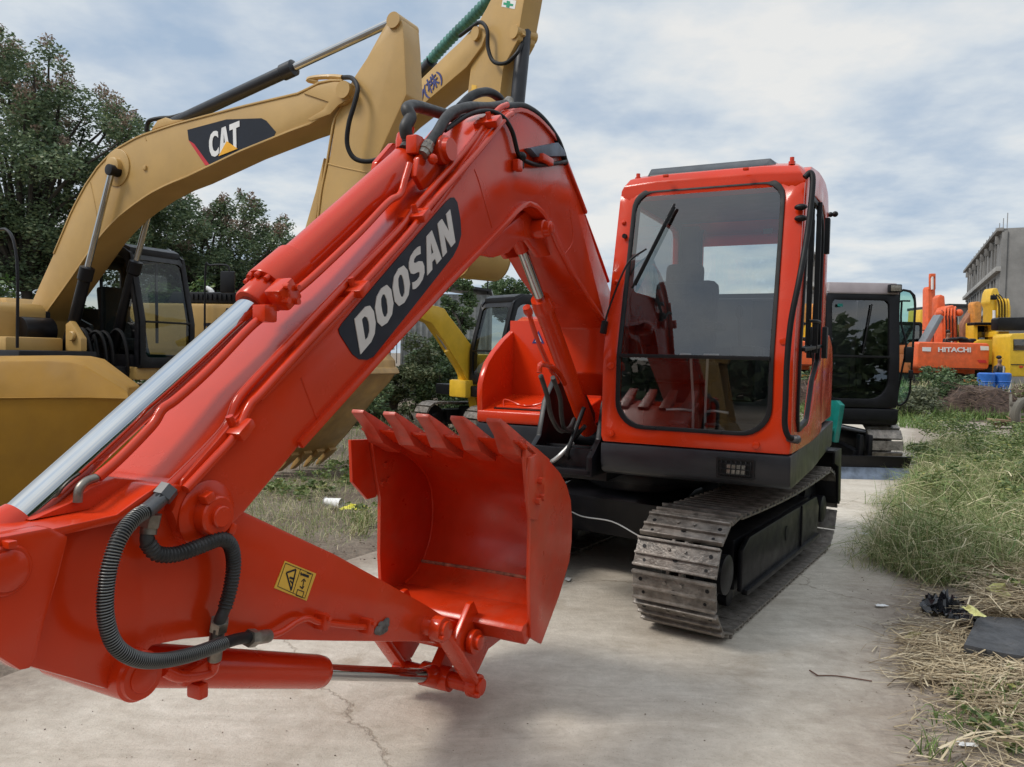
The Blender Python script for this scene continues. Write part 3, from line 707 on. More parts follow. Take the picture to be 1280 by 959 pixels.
# ---- cab
def xf(z): return 1.305 if z < 1.51 else (1.305-(z-1.51)*.243 if z < 2.46 else 1.305-.95*.243-(z-2.46)*.8)
f3 = lambda y, z: dv(xf(z), y, z)
def dense(loop, h=.06):
    out = []
    for i, p in enumerate(loop):
        q = loop[(i+1) % len(loop)]; k = max(1, int((Vector(q)-Vector(p)).length/h))
        out += [(p[0]+(q[0]-p[0])*j/k, p[1]+(q[1]-p[1])*j/k) for j in range(k)]
    return out
cabf = thing_part('cab', root)
fo = dense(rrect(.078, 1.10, 1.02, 2.565, (.12, .10, .01, .01))); fi = dense(rrect(.165, 1.0, 1.108, 2.475, (.10, .11, .15, .15), 8))
m = MB(); I = panel(m, fo, fi, (.58, 1.75), f3, (-.09, 0, 0), 120, .012)
m.build('front_frame', OR, cabf)
m = MB(); gin = [(.58+(a-.58)*.955, 1.79+(b-1.79)*(.975 if b < 1.79 else .966)) for a, b in fi]
O = resample([(.58+(a-.58)*1.008, 1.79+(b-1.79)*1.006) for a, b in fi], 120); I = radial(gin, (.58, 1.79), O)
m.ring([f3(*p)+dv(.008, 0, 0) for p in O], [f3(*p)+dv(.004, 0, 0) for p in I], (-.02, 0, 0), .003)
m.bar(dv(1.309, .18, 1.51), dv(1.309, .985, 1.51), .014, .02, .003); m.build('window_seal', M['rubber'], cabf)
gl = [p for p in dense(gin, .05)]
for lo_, hi_ in ((1.0, 1.51), (1.51, 3)):
    P = [p for p in gl if lo_ < p[1] < hi_]
    ys = sorted(p[0] for p in P)
    cut = [(max(p[0] for p in gl), 1.51), (min(p[0] for p in gl), 1.51)]
    P = P+cut; c = (sum(p[0] for p in P)/len(P), sum(p[1] for p in P)/len(P)); P.sort(key=lambda p: math.atan2(p[1]-c[1], p[0]-c[0]))
    m = MB(); V = [dv(1.305-(max(0, b-1.51))*.243-.006, a, b) for a, b in P]; m.add(V, [list(range(len(V)))])
    m.build('windscreen', M['glass'], cabf)
# sides
so = dense([(1.27, 1.02), (1.27, 1.51), (1.06, 2.40), (1.02, 2.50), (.93, 2.56), (.6, 2.60), (.2, 2.62), (-.05, 2.60), (-.2, 2.50), (-.26, 2.35), (-.28, 1.9), (-.28, 1.02)], .08)
si = dense([(1.14, 1.56), (.98, 2.32), (.93, 2.42), (.3, 2.46), (.12, 2.42), (.05, 2.3), (.05, 1.58), (.1, 1.50), (.4, 1.38), (.65, 1.14), (1.1, 1.12), (1.16, 1.2)], .06)
m = MB(); O = resample(so, 110)
Iy = panel(m, so, si, (.6, 1.75), lambda x, z: dv(x, 1.098+.03*math.sin(math.pi*min(1, max(0, (1.27-x)/1.9))), z), (0, -.05, 0), 110, .008)
m.build('door_side', OR, cabf)
m = MB(); V = [dv(p.x, 1.105, p.y) for p in Iy]; m.add(V, [list(range(len(V)))]); m.build('door_glass', M['glass_dark'], cabf)
m = MB(); gi2 = [(.6+(p.x-.6)*.94, 1.75+(p.y-1.75)*.955) for p in Iy]
m.ring([dv(p.x, 1.118, p.y) for p in Iy], [dv(a, 1.118, b) for a, b in gi2], (0, -.02, 0), .003)
m.bar(dv(.52, 1.125, 1.55), dv(.52, 1.125, 2.44), .03, .02, .004); m.bar(dv(1.13, 1.125, 1.56), dv(.06, 1.125, 1.60), .02, .02, .004)
m.build('door_seal', M['rubber'], cabf)
m = MB(); m.box((.25, 1.15, 2.28), (.06, .03, .22), .006); m.brk(); m.box((.14, 1.15, 1.62), (.10, .03, .2), .006); m.brk(); m.tube([dv(.95, 1.13, 1.72), dv(.9, 1.17, 1.72), dv(.75, 1.17, 1.72), dv(.72, 1.13, 1.72)], .008, 8, 5)
m.build('door_handle', M['rubber'], cabf)
m = MB(); m.tube([dv(-.26, 1.10, 2.5), dv(-.25, 1.13, 2.5), dv(-.24, 1.15, 2.5)], .009, 8, 3); m.ball(dv(-.25, 1.125, 2.5), .018, 8); m.ball(dv(-.24, 1.155, 2.5), .02, 8)
m.build('mirror_mount', M['rubber'], cabf)
so2 = [(x, z) for x, z in so]; si2 = dense(rrect(-.12, .93, 1.9, 2.42, .07), .06)
m = MB(); panel(m, so2, si2, (.45, 2.1), lambda x, z: dv(x, .078, z), (0, .04, 0), 110, .006); m.build('right_side', OR, cabf)
m = MB(); panel(m, [(x*.985+.005, 1.75+(z-1.75)*.985) for x, z in so2], [(.4+(a-.4)*1.03, 2.15+(b-2.15)*1.04) for a, b in si2], (.45, 2.1), lambda x, z: dv(x, .122, z), (0, .006, 0), 110, 0); m.build('lining', M['interior_light'], cabf)
m = MB(); panel(m, [(x*.98+.005, 1.75+(z-1.75)*.985) for x, z in so], [(.6+(a-.6)*.97, 1.75+(b-1.75)*.975) for a, b in si], (.6, 1.75), lambda x, z: dv(x, 1.043, z), (0, -.006, 0), 110, 0); m.build('lining', M['interior_light'], cabf)
m = MB(); panel(m, [(.58+(a-.58)*.97, 1.78+(b-1.78)*.97) for a, b in fo], [(.58+(a-.58)*1.01, 1.78+(b-1.78)*1.005) for a, b in fi], (.58, 1.75), lambda y, z: f3(y, z)-dv(.094, 0, 0), (-.006, 0, 0), 110, 0); m.build('lining', M['rubber'], cabf)
m = MB(); m.add([dv(a, .09, b) for a, b in si2], [list(range(len(si2)))]); m.build('side_window', M['glass_dark'], cabf)
# back
bo = dense(rrect(.08, 1.10, 1.02, 2.56, .1)); bi = dense(rrect(.27, .83, 1.97, 2.46, .06), .05)
m = MB(); panel(m, bo, bi, (.55, 2.2), lambda y, z: dv(-.27, y, z), (.04, 0, 0), 110, .006); m.build('rear_frame', OR, cabf)
m = MB(); panel(m, [(.58+(a-.58)*.95, 1.78+(b-1.78)*.995) for a, b in bo], bi, (.55, 2.2), lambda y, z: dv(-.222, y, z), (.006, 0, 0), 110, 0); m.build('lining', M['interior_light'], cabf)
m = MB(); m.add([dv(-.25, a, b) for a, b in bi], [list(range(len(bi)))]); m.build('rear_window', glass('rear_glass', (.72, .78, .78)), cabf)
m = MB()
m.box((-.215, .59, 1.5), (.02, .9, .85), .005); m.box((.5, .59, 1.03), (1.5, .94, .03), .005)
m.box((-.2, .17, 2.2), (.04, .16, .6), .01); m.box((-.2, .96, 2.2), (.04, .22, .6), .01); m.box((.4, .59, 2.49), (1.2, .94, .03), .01); m.box((1.01, .13, 1.99), (.06, .03, .95), .005, Matrix.Rotation(R_(-13), 3, 'Y')); m.box((.4, .125, 1.45), (1.6, .015, .8), 0)
m.box((-.12, .55, 1.75), (.2, .8, .35), .03)
m.build('cab_lining', M['interior_light'], cabf)
# roof
m = MB(); rl = []
for x, z, w in ((1.075, 2.50, 0), (1.04, 2.545, .02), (.9, 2.59, .04), (.5, 2.625, .05), (.1, 2.635, .05), (-.12, 2.60, .04), (-.24, 2.52, .02), (-.29, 2.42, 0)):
    rl.append([dv(x, .08+w+.0, z-.03+0), dv(x, .10+w*1.2, z), dv(x, .3, z+.012), dv(x, .88, z+.012), dv(x, 1.08-w*1.2, z), dv(x, 1.105-w*.3, z-.045), dv(x, 1.09, z-.10), dv(x, .09, z-.10)])
m.loft(rl, bev=.01); m.build('roof', OR, cabf)
m = MB(); m.loft([[dv(x, .20+t, z), dv(x, .22+t, z+h), dv(x, .90-t, z+h), dv(x, .93-t, z)] for x, z, h, t in ((1.02, 2.555, .012, .02), (.94, 2.585, .035, .0), (.6, 2.625, .04, .0), (.25, 2.64, .035, 0), (.2, 2.64, .02, .02))], bev=.006)
m.build('roof_hatch', M['skirt'], cabf)
m = MB()
for y, z in ((.16, 2.545), (1.02, 2.56)): m.cyl(dv(1.0, y, z), dv(1.0, y, z+.04), .012, n=10); m.cyl(dv(1.0, y, z+.0), dv(1.0, y, z+.018), .018, n=6); m.brk()
for y, z in ((.12, 2.28), (.115, 1.93)): m.ball(dv(xf(z)+.004, y, z), .014, 8); m.brk()
for y, z in ((.13, 1.45), (.14, 1.07), (1.045, 1.60), (.93, 1.06)): m.cyl(dv(xf(z)-.005, y, z), dv(xf(z)+.012, y, z), .02, n=16, bev=.004); m.brk()
for y in (.36, .80): m.box(dv(1.12, y, 2.53), (.02, .03, .015), .003); m.brk()
m.build('bolt', OR, cabf)
m = MB()
for y in (.36, .72): m.box(dv(1.312, y, 1.112), (.014, .07, .016), .004); m.brk()
m.build('glass_clip', M['rubber'], cabf)
m = MB(); m.tube([D.X(a, b, v) for a, b, v in ((1006, 222, 1.17), (1013, 216, 1.16), (1016, 226, 1.17), (1013, 262, 1.20), (1008, 300, 1.24), (999, 350, 1.31), (989, 400, 1.335), (984, 450, 1.345), (982, 500, 1.35), (981, 530, 1.35), (985, 545, 1.34), (992, 549, 1.32))], .015, 12, 6)
for a, b in ((1001, 259), (1001, 273)): c = D.X(a, b, 1.14); m.ball(c, .022, 8, (1, 1.5, .8))
m.build('grab_rail', M['rubber'], cabf)
c = D.X(991, 549, 1.31); MB().lathe(c, c+dv(.02, .05, .0), [(-.03, .014), (0, .022), (.03, .022), (.04, .012)], 14).build('rail_end', M['spiral'], cabf)
# wiper
m = MB()
g = lambda a, b, o=.03: (lambda p: dv(xf(p.z)+o, p.y, p.z))(D.X(a, b, 1.2))
m.tube([g(761, 415, .02), g(766, 390, .035), g(780, 345, .045), g(790, 325, .045), g(808, 311, .04)], .006, 8, 6)
m.bar(g(760, 418, .01), g(763, 402, .03), .035, .03, .008)
m.bar(g(793, 361, .03), g(839, 252, .03), .014, .014, .004); m.bar(g(795, 357, .018), g(838, 255, .018), .006, .02, .001)
m.build('wiper', M['rubber'], cabf)
c = g(778, 294, .01); MB().cyl(c, c+dv(.02, 0, 0), .014, n=10).build('washer_nozzle', M['rubber'], cabf)
# interior
seat = thing_part('seat', cabf)
m = MB(); m.box((.72, .36, 1.42), (.46, .42, .13), .05, seg=3); m.box((.50, .34, 1.72), (.13, .40, .56), .06, Matrix.Rotation(R_(-8), 3, 'Y'), 3); m.build('cushion', M['fabric'], seat)
m = MB(); m.box((.46, .32, 2.03), (.10, .24, .16), .05, Matrix.Rotation(R_(-8), 3, 'Y'), 3); m.build('headrest', M['fabric'], seat)
m = MB()
for y in (.14, .57): m.box((.68, y, 1.70), (.34, .07, .05), .02, seg=3); m.brk()
m.build('armrest', M['fabric'], seat)
m = MB(); m.box((.7, .36, 1.2), (.35, .35, .35), .03); m.build('pedestal', M['interior'], seat)
m = MB()
for y in (.16, .78): m.box((.7, y, 1.42), (.5, .15, .32), .03, seg=3)
m.box((.95, .14, 1.6), (.12, .1, .3), .02, seg=3); m.box((1.1, .6, 1.07), (.3, .7, .06), .02)
m.build('console', M['interior'], cabf)
for y, s in ((.17, 1), (.76, -1)):
    m = MB(); m.tube([dv(.9, y, 1.55), dv(.93, y, 1.65), dv(.95, y, 1.74)], .01, 8, 4); m.ball(dv(.955, y, 1.77), .03, 10, (.8, .8, 1.4)); m.build('joystick', M['rubber'], cabf)
for s in (-1, 1):
    c = .57+s*.035; m = MB(); m.tube([dv(1.03, c, 1.08), dv(1.04, c, 1.25), dv(1.07, c+s*.01, 1.45), dv(1.08, c+s*.012, 1.52)], .008, 8, 4)
    m.bar(dv(1.08, c-.01+s*.0, 1.525), dv(1.08, c+s*.075, 1.525), .014, .012, .004); m.tube([dv(1.03, c, 1.2), dv(1.08, c+s*.06, 1.21), dv(1.1, c+s*.14, 1.205)], .008, 8, 4)
    m.build('travel_lever', M['lever'], cabf)
    m = MB(); m.box((1.08, .57+s*.1, 1.12), (.16, .09, .02), .008, Matrix.Rotation(R_(-15), 3, 'Y')); m.build('pedal', M['rubber'], cabf)
m = MB(); m.box((1.0, .9, 1.75), (.04, .12, .16), .01); m.tube([dv(1.0, .95, 1.2), dv(1.0, .95, 1.7)], .01, 8, 1); m.build('monitor', M['interior'], cabf)
m = MB(); m.box((-.235, .72, 2.42), (.003, .06, .06), 0); m.build('window_sticker', M['white'], cabf)
# ---- skirt, platform, body
m = MB(); m.prism([(1.312, 1.016), (1.312, .90), (1.29, .855), (1.24, .835), (.1, .80), (-.3, .80), (-.3, 1.016)], .08, 1.105, bev=.015); m.build('cab_skirt', M['skirt'], root)
m = MB(); a, b = (.735, .925), (.88, .98)
for k in range(7): y = a[0]+.022+k*.025; m.tube([dv(1.316, y-.004, .885), dv(1.328, y, .90), dv(1.328, y+.004, .955), dv(1.316, y, .972)], .0028, 6, 3)
for z in (.90, .928, .955): m.tube([dv(1.318, .75, z), dv(1.329, .76, z), dv(1.329, .90, z), dv(1.318, .912, z)], .0028, 6, 3)
lg = m.build('lamp_guard', M['rubber'], root)
m = MB(); m.ring([dv(1.3125, p[0], p[1]) for p in rrect(.732, .93, .875, .985, .008, 2)], [dv(1.3125, p[0], p[1]) for p in rrect(.745, .917, .888, .972, .006, 2)], (.008, 0, 0), .002)
m.box((1.313, .83, .93), (.003, .165, .08), 0); m.build('guard_plate', M['rubber'], lg)
MB().box((1.316, .835, .925), (.012, .10, .05), .005).build('headlight', M['lamp'], lg)
m = MB()
m.prism([(.64, 1.012), (.64, .82), (.6, .79), (-1.5, .79), (-1.6, 1.012)], -1.1, -.34, bev=.012)
m.prism([(.3, 1.0), (.3, .79), (-1.5, .79), (-1.6, 1.0)], -.32, .06, bev=.01)
m.prism([(-.3, 1.0), (-.3, .8), (-1.5, .8), (-1.6, 1.0)], .1, 1.1, bev=.01)
m.build('platform', M['skirt'], root)
m = MB()
for y in (-.33, .05): m.prism([(1.36, .82), (1.36, .93), (1.22, 1.02), (1.15, 1.22), (.95, 1.42), (.75, 1.45), (.3, 1.1), (.3, .80)], y, y-.035, bev=.006)
m.box((1.15, -.15, .84), (.42, .4, .04), .01); m.box((.8, -.15, .81), (.5, .36, .12), .01)
for x in (1.3, 1.15): m.box((x, -.15, .90), (.03, .36, .14), .008)
m.box((1.1, -.45, .80), (.10, .2, .1), .02)
m.cyl(dv(.97, -.2, 1.0), dv(.97, -.04, 1.0), .05, n=20)
m.build('boom_bracket', M['black'], root)
for pts in ([(1.3, -.02, 1.1), (1.25, -.12, 1.0), (1.3, -.2, .86), (1.15, -.2, .84)], [(1.28, -.1, 1.0), (1.34, -.16, .92), (1.3, -.22, .88), (1.1, -.24, .9)], [(1.22, -.06, 1.2), (1.32, -.08, 1.05), (1.36, -.1, .94), (1.2, -.14, .88)]):
    MB().tube([dv(*p) for p in pts], .013, 10, 8).build('hydraulic_hose', M['lever'] if pts[0][1] == -.1 else M['rubber'], root)
# right-hand step box and cheek
m = MB()
m.prism([(.15, 1.018), (.635, 1.018), (.645, 1.05), (.64, 1.10), (.60, 1.112), (.15, 1.20)], -1.1, -.34, bev=.012, seg=3)
m.prism([(.15, 1.05), (.165, 1.05), (.165, 1.76), (.15, 1.76)], -1.09, -.34, bev=.003)
m.build('step_box', OR, root)
ck = [((q := D.Y(a, b, -1.1)).x, q.z) for a, b in ((597, 515), (596.5, 497), (597, 480), (600, 467), (605, 453), (613, 440), (625, 425), (640, 411), (655, 402), (664, 398))]+[(-.35, 1.82), (-.4, 1.05)]
m = MB(); m.prism(ck, -1.105, -1.06, bev=.01)
m.build('cheek_panel', OR, root)
SLP = Matrix.Rotation(R_(11.1), 3, 'Y')
m = MB(); m.box((.42, -.74, 1.152), (.36, .50, .006), .002, SLP); sm_ = m.build('lid_seam', M['rubber'], root)
m = MB(); m.box((.421, -.74, 1.158), (.335, .475, .012), .005, SLP)
m.build('lid', OR, root)
m = MB(); m.tube([dv(.56, -.93, 1.13), dv(.54, -.93, 1.18), dv(.54, -.82, 1.15), dv(.56, -.76, 1.145), dv(.54, -.7, 1.15), dv(.54, -.58, 1.18), dv(.56, -.58, 1.13)], .006, 8, 4); m.build('lid_handle', OR, root)
m = MB(); m.prism([(.14, 1.02), (.14, 1.75), (.0, 1.80), (-1.2, 1.78), (-1.5, 1.7), (-1.62, 1.5), (-1.62, 1.02)], -1.08, -.36, bev=.03, seg=3)
m.prism([(-.32, 1.02), (-.32, 1.7), (-1.2, 1.72), (-1.5, 1.65), (-1.62, 1.5), (-1.62, 1.02)], -.36, 1.08, bev=.04, seg=3)
m.build('engine_hood', OR, root)
tr = MB(); c = D.X(673, 421, .165)
tr.prism([(c.y-.05, c.z-.05), (c.y+.05, c.z-.05), (c.y, c.z+.045)], .1655, .1675, ax='x', bev=0); tr = tr.build('triangle_label', M['navy'], root)
MB().prism([(c.y-.028, c.z-.037), (c.y+.028, c.z-.037), (c.y, c.z+.018)], .168, .169, ax='x', bev=0).build('triangle_mark', M['white'], tr)
# ---- undercarriage (slewed 7.5 degrees from the house)
TU = Matrix.Rotation(math.atan2(-math.cos(R_(34)), -math.sin(R_(34)))-D.yaw, 4, 'Z')
m = MB(); m.T = TU
m.cyl(dv(0, 0, .60), dv(0, 0, .79), .48, n=48, bev=.01); m.cyl(dv(0, 0, .66), dv(0, 0, .72), .52, n=48, bev=.005)
m.prism([(.55, .30), (.62, .56), (.3, .64), (-.3, .64), (-.62, .56), (-.55, .30)], -.45, .45, bev=.02)
for s in (-1, 1):
    for t in (-1, 1): m.bar(dv(t*.25, s*.3, .48), dv(t*.75, s*.6, .36), .18, .22, .02)
for y in (-.3, .3): m.bar(dv(-.5, y, .42), dv(-1.45, y*1.1, .52), .10, .14, .01)
m.build('undercarriage_frame', M['black'], root)
for s in (-1, 1): crawler(root, TU, s*.752, .46, 1.10, -1.22, .30, .335, .172, M['track'], M['black'], True, s)
m = MB(); m.T = TU
m.prism([(-1.48, .78), (-1.46, .79), (-1.43, .6), (-1.45, .40), (-1.50, .34), (-1.53, .34), (-1.50, .42), (-1.485, .6)], -1.0, 1.0, bev=.004)
for y in (-1.0, .985): m.prism([(-1.25, .80), (-1.49, .80), (-1.53, .36), (-1.44, .36), (-1.40, .66), (-1.25, .70)], y, y+.02, bev=.004)
m.box((-1.36, 0, .79), (.25, 2.0, .02), .005)
m.build('dozer_blade', M['black'], root)
MB().tube([D.X(715, 640, 1.1), D.X(730, 646, 1.15), D.X(765, 652, 1.2), D.X(795, 668, 1.25), D.X(806, 674, 1.25)], .004, 6, 5).build('loose_wire', M['lever'], root)
m = MB(); m.box(dv(1.2, -.33, .80), (.03, .2, .02), .003); m.build('yellow_tag', M['cloth_light'], root)
# ================================================================== BIG TAN EXCAVATORS BEHIND
CT = M['cat']
def pboss(m, c, y0, y1, r):
    m.lathe((c[0], y0, c[1]), (c[0], y1, c[1]), [(0, r), (abs(y1-y0)-.01, r), (abs(y1-y0), r*.85)], 20)
def cylinder(parent, a, b, split, rb, rr, body, name='hydraulic_cylinder', rod_first=False):
    a, b = Vector(a), Vector(b)
    if rod_first: a, b = b, a
    d = (b-a).normalized(); L = (b-a).length; l1 = L*split
    o = MB().lathe(a, b, [(-rb, rb*.6), (-rb*.4, rb), (l1-.22, rb), (l1-.2, rb*1.22), (l1-.02, rb*1.22), (l1, rr*1.1)], 20).build(name, body, parent)
    MB().cyl(a+d*(l1-.02), b, rr, n=18).build('piston_rod', M['chrome'], o)
    return o
def house(r, mt, w, xr, zt, cab_x=(.15, 1.8), cab_y=(.35, 1.3), cab_z=(1.15, 3.0), cabmat=None, glassmat=None, front_box=1.6, z0=1.0, detail=True):
    """upper structure in machine coordinates: deck, hood, counterweight, cab"""
    cm = cabmat or M['black']; gm = glassmat or M['glass_soft']
    m = MB(); m.prism([(front_box, z0+.2), (front_box, z0), (xr+.3, z0), (xr+.1, z0+.2)], -w/2, w/2, bev=.03); m.build('platform', M['black'], r)
    m = MB(); m.prism([(front_box*.35, z0+.2), (front_box*.35, zt-.1), (front_box*.3, zt), (xr+.6, zt), (xr+.6, z0+.2)], -w/2, -.32, bev=.05)
    m.prism([(cab_x[0]-.1, z0+.2), (cab_x[0]-.1, zt), (xr+.6, zt), (xr+.6, z0+.2)], .3, w/2, bev=.05)
    m.prism([(-.35, z0+.2), (-.35, zt-.1), (-.5, zt+.12), (xr+.7, zt+.12), (xr+.6, z0+.2)], -.32, .3, bev=.04)
    m.build('engine_hood', mt, r)
    m = MB(); pts = []
    lo, hi = [], []
    for k in range(13):
        a = R_(-90+180*k/12); pts.append((xr+.55-.55*math.cos(a)**.6 if math.cos(a) > 0 else xr+.55, w/2*math.sin(a)))
    pr = [(xr+.6, -w/2)]+[(xr+.35-.35*max(0, math.cos(R_(-90+180*k/12)))**.5, w/2*math.sin(R_(-90+180*k/12))) for k in range(13)]+[(xr+.6, w/2)]
    m.prism(pr, z0-.02, zt+.02, ax='z', bev=.05); m.build('counterweight', mt, r)
    c = thing_part('cab', r)
    x0, x1 = cab_x; y0, y1 = cab_y; a, b = cab_z
    H = b-a
    prof = [(x0, a), (x0, b-.12), (x0+.1, b-.02), (x1-.45, b), (x1-.25, b-.1), (x1-.12, b-H*.35), (x1, b-H*.62), (x1, a)]
    inn = [(x0+.12, a+H*.42), (x0+.12, b-.22), (x0+.2, b-.16), (x1-.5, b-.14), (x1-.36, b-.2), (x1-.24, b-H*.36), (x1-.14, b-H*.6), (x1-.14, a+.2), (x0+.6, a+.2), (x0+.5, a+H*.35)]
    cc = ((x0+x1)/2+.1, a+H*.6)
    for y, t in ((y0, .05), (y1, -.05)):
        m = MB(); I = panel(m, dense(prof, .2), dense(inn, .15), cc, lambda x, z: dv(x, y, z), (0, t, 0), 60, .006); m.build('side_frame', cm, c)
        m = MB(); m.add([dv(p.x, y+t*.4, p.y) for p in I], [list(range(len(I)))]); m.build('side_window', gm, c)
        if detail: MB().bar(dv((x0+x1)/2-.05, y, a+.2+H*.1), dv((x0+x1)/2-.08, y, b-.15), .04, .03, .004).build('window_bar', cm, c)
    def ff(y, z):
        t = [(x1, a), (x1, b-H*.62), (x1-.12, b-H*.35), (x1-.25, b-.1), (x1-.45, b)]
        for (xa, za), (xb, zb) in zip(t, t[1:]):
            if z <= zb: return dv(xa+(xb-xa)*(z-za)/(zb-za)+.004, y, z)
        return dv(x1-.45, y, z)
    m = MB(); fo_ = dense(rrect(y0, y1, a, b-.03, .05, 3), .1); fi_ = dense(rrect(y0+.09, y1-.09, a+.16, b-.2, .07, 3), .1)
    I = panel(m, fo_, fi_, ((y0+y1)/2, (a+b)/2), ff, (-.05, 0, 0), 72, .004); m.build('front_frame', cm, c)
    m = MB(); I = sorted([tuple(p) for p in I], key=lambda p: p[1])
    zs = [a+.16, a+H*.38, b-H*.35, b-.2]
    V = []; F_ = []
    for z in zs: V += [ff(y0+.09, z)-dv(.02, 0, 0), ff(y1-.09, z)-dv(.02, 0, 0)]
    for k in range(3): F_.append((2*k, 2*k+1, 2*k+3, 2*k+2))
    m.add(V, F_); m.build('windscreen', M['glass_soft'] if glassmat is None else glassmat, c)
    m = MB(); m.bar(ff(y0+.09, a+H*.38), ff(y1-.09, a+H*.38), .03, .03, .004); m.build('window_bar', cm, c)
    m = MB(); m.loft([[dv(x, y0+q, z-.1), dv(x, y0+q+.03, z), dv(x, y1-q-.03, z), dv(x, y1-q, z-.1)] for x, z, q in ((x1-.3, b-.02, .02), (x1-.45, b+.04, 0), (x0+.15, b+.05, 0), (x0, b-.04, .02))], bev=.015); m.build('roof', cm, c)
    m = MB(); ro = dense(rrect(y0, y1, a, b-.04, .06, 3), .15); ri = dense(rrect(y0+.12, y1-.12, a+H*.5, b-.25, .06, 3), .15)
    panel(m, ro, ri, ((y0+y1)/2, a+H*.7), lambda y, z: dv(x0, y, z), (.04, 0, 0), 60, .004); m.build('rear_frame', cm, c)
    s = MB(); s.box(((x0+x1)/2-.2, (y0+y1)/2, a+.35), (.5, .48, .2), .06); s.box(((x0+x1)/2-.45, (y0+y1)/2, a+.85), (.16, .48, .85), .06, Matrix.Rotation(R_(-8), 3, 'Y')); s.build('seat', M['fabric'], c)
    return c
def big_bucket(r, P, y0, y1, mt, teeth, tdir, inner_c, lip=None):
    """bucket from its side outline P (x,z), open between last and first point"""
    c = Vector(inner_c); inn = [tuple(Vector(p)+(c-Vector(p)).normalized()*.03) for p in P]
    b = MB().prism(P+list(reversed(inn)), y0, y1, bev=.01).build('bucket', mt, r)
    for y in (y0, y1-.03): MB().prism(P, y-.004, y+.034, bev=.008).build('side_plate', mt, b)
    t = Vector(tdir).normalized(); n = Vector((-t.y, t.x)); p = Vector(P[0])
    tm = MB(); tm.loft([[dv(q.x, s*w, q.y) for q, s in ((p+n*h-t*bk, -1), (p+n*h-t*bk, 1), (p-n*h-t*bk, 1), (p-n*h-t*bk, -1))] for bk, h, w in ((.12, .05, .07), (0, .045, .065), (-.1, .03, .05), (-.22, .01, .045))], bev=.006)
    me = tm.mesh('tooth'); me.materials.append(mt)
    for k in range(teeth):
        o = bpy.data.objects.new('tooth', me); COL.objects.link(o); o.parent = b; o.location = (0, y0+.08+(y1-y0-.16)*k/(teeth-1), 0)
    return b

# ---- first tan excavator
C1 = Frame(-7.303, 12.009, math.atan2(-.454, .891))
r1 = thing('excavator', 'tan excavator whose boom carries a dark plate with white letters and yellow triangle', 'excavator', C1.o, C1.yaw, 'tan excavators behind the orange one')
NY, FY = -.22, .22
cb_top = [(35, 390), (43, 370), (67, 317), (90, 262), (106, 232), (123, 207), (143, 187), (173, 170), (217, 155), (300, 133), (377, 115), (397, 103), (417, 99), (428, 100), (438, 105), (443, 112), (440, 122), (430, 130)]
cb_low = [(420, 133), (390, 155), (367, 163), (300, 190), (233, 222), (210, 231), (187, 243), (168, 256), (150, 270), (136, 284), (123, 299), (105, 325), (90, 347), (70, 375), (52, 400)]
P = C1.xz(cb_top+cb_low, NY)+[(.2, 1.55), (.0, 1.6), (-.05, 1.8)]
b1 = MB().prism(P, NY, FY, bev=.02).build('boom', CT, r1)
def edge_strip(Fm, parent, px, y, out, w, mt):
    Q = resample([Vector(p) for p in Fm.xz(px, y)], len(px)*3, closed=False); a = []; b = []
    for i, p in enumerate(Q):
        t = (Q[min(i+1, len(Q)-1)]-Q[max(0, i-1)]).normalized(); n = Vector((-t.y, t.x)); a.append(tuple(p-n*w)); b.append(tuple(p+n*.004))
    MB().prism(a+list(reversed(b)), y-out, y+.02, bev=.004).build('plate_edge', mt, parent)
edge_strip(C1, b1, cb_top[2:-4], NY, .012, .02, CT); edge_strip(C1, b1, cb_low, NY, .012, .02, CT)
m = MB(); c = C1.Y(433, 114, NY); pboss(m, (c.x, c.z), NY-.07, FY+.07, .10); m.build('pin', CT, b1)
m = MB(); c = C1.Y(147, 210, NY); m.lathe((c.x, NY+.01, c.z), (c.x, NY-.02, c.z), [(0, .26), (.025, .26), (.03, .25)], 36); pboss(m, (c.x, c.z), NY-.01, NY-.1, .13); m.build('cylinder_boss', CT, b1)
dq = C1.xz([(234.5, 162.5), (283, 149.5), (327, 148), (333, 151), (345, 165), (342, 172), (262, 206), (257, 207), (247, 190), (236, 175)], NY)
dd = MB().prism(dq, NY-.004, NY-.001, bev=0).build('decal', M['decal'], b1)
MB().prism(C1.xz([(236, 175.5), (243, 180), (262, 206), (257, 207)], NY), NY-.007, NY-.0045, bev=0).build('red_stripe', M['red'], dd)
LY = NY-.007
word('CAT', [C1.Y(a, b, LY) for a, b in ((262.5, 198.5), (300, 184.5), (299.5, 151), (260.5, 167))], dict(C=1, A=1.1, T=1), .02, (0, -1, 0), .004, M['white'], dd)
MB().prism(C1.xz([(283.5, 176.5), (297, 186), (273, 195.5)], LY-.006), LY-.008, LY-.005, bev=0).build('triangle', M['cat_yellow'], dd)
m = MB(); m.tube([C1.Y(397, 103, -.1), C1.Y(385, 100, -.15), C1.Y(395, 97, -.12), C1.Y(415, 96, -.1), C1.Y(428, 97, -.12)], .03, 8, 5); m.build('oil_pipe', CT, b1)
MB().prism(C1.xz([(380, 117), (397, 108), (419, 103), (434, 104), (441, 112), (437, 124), (424, 132), (414, 143), (390, 152), (386, 149), (405, 138), (412, 128)], NY), NY-.018, NY+.01, bev=.005).build('tip_doubler', CT, b1)
m = MB()
for q in (((113, 228), (120, 262), (124, 297)), ((181, 171), (183, 176)), ((385, 112), (396, 121))): m.tube([C1.Y(a, b, NY) for a, b in q], .008, 6, 2); m.brk()
m.box(C1.Y(181, 210, NY-.01), (.06, .03, .06), .01)
m.build('weld_seam', CT, b1)
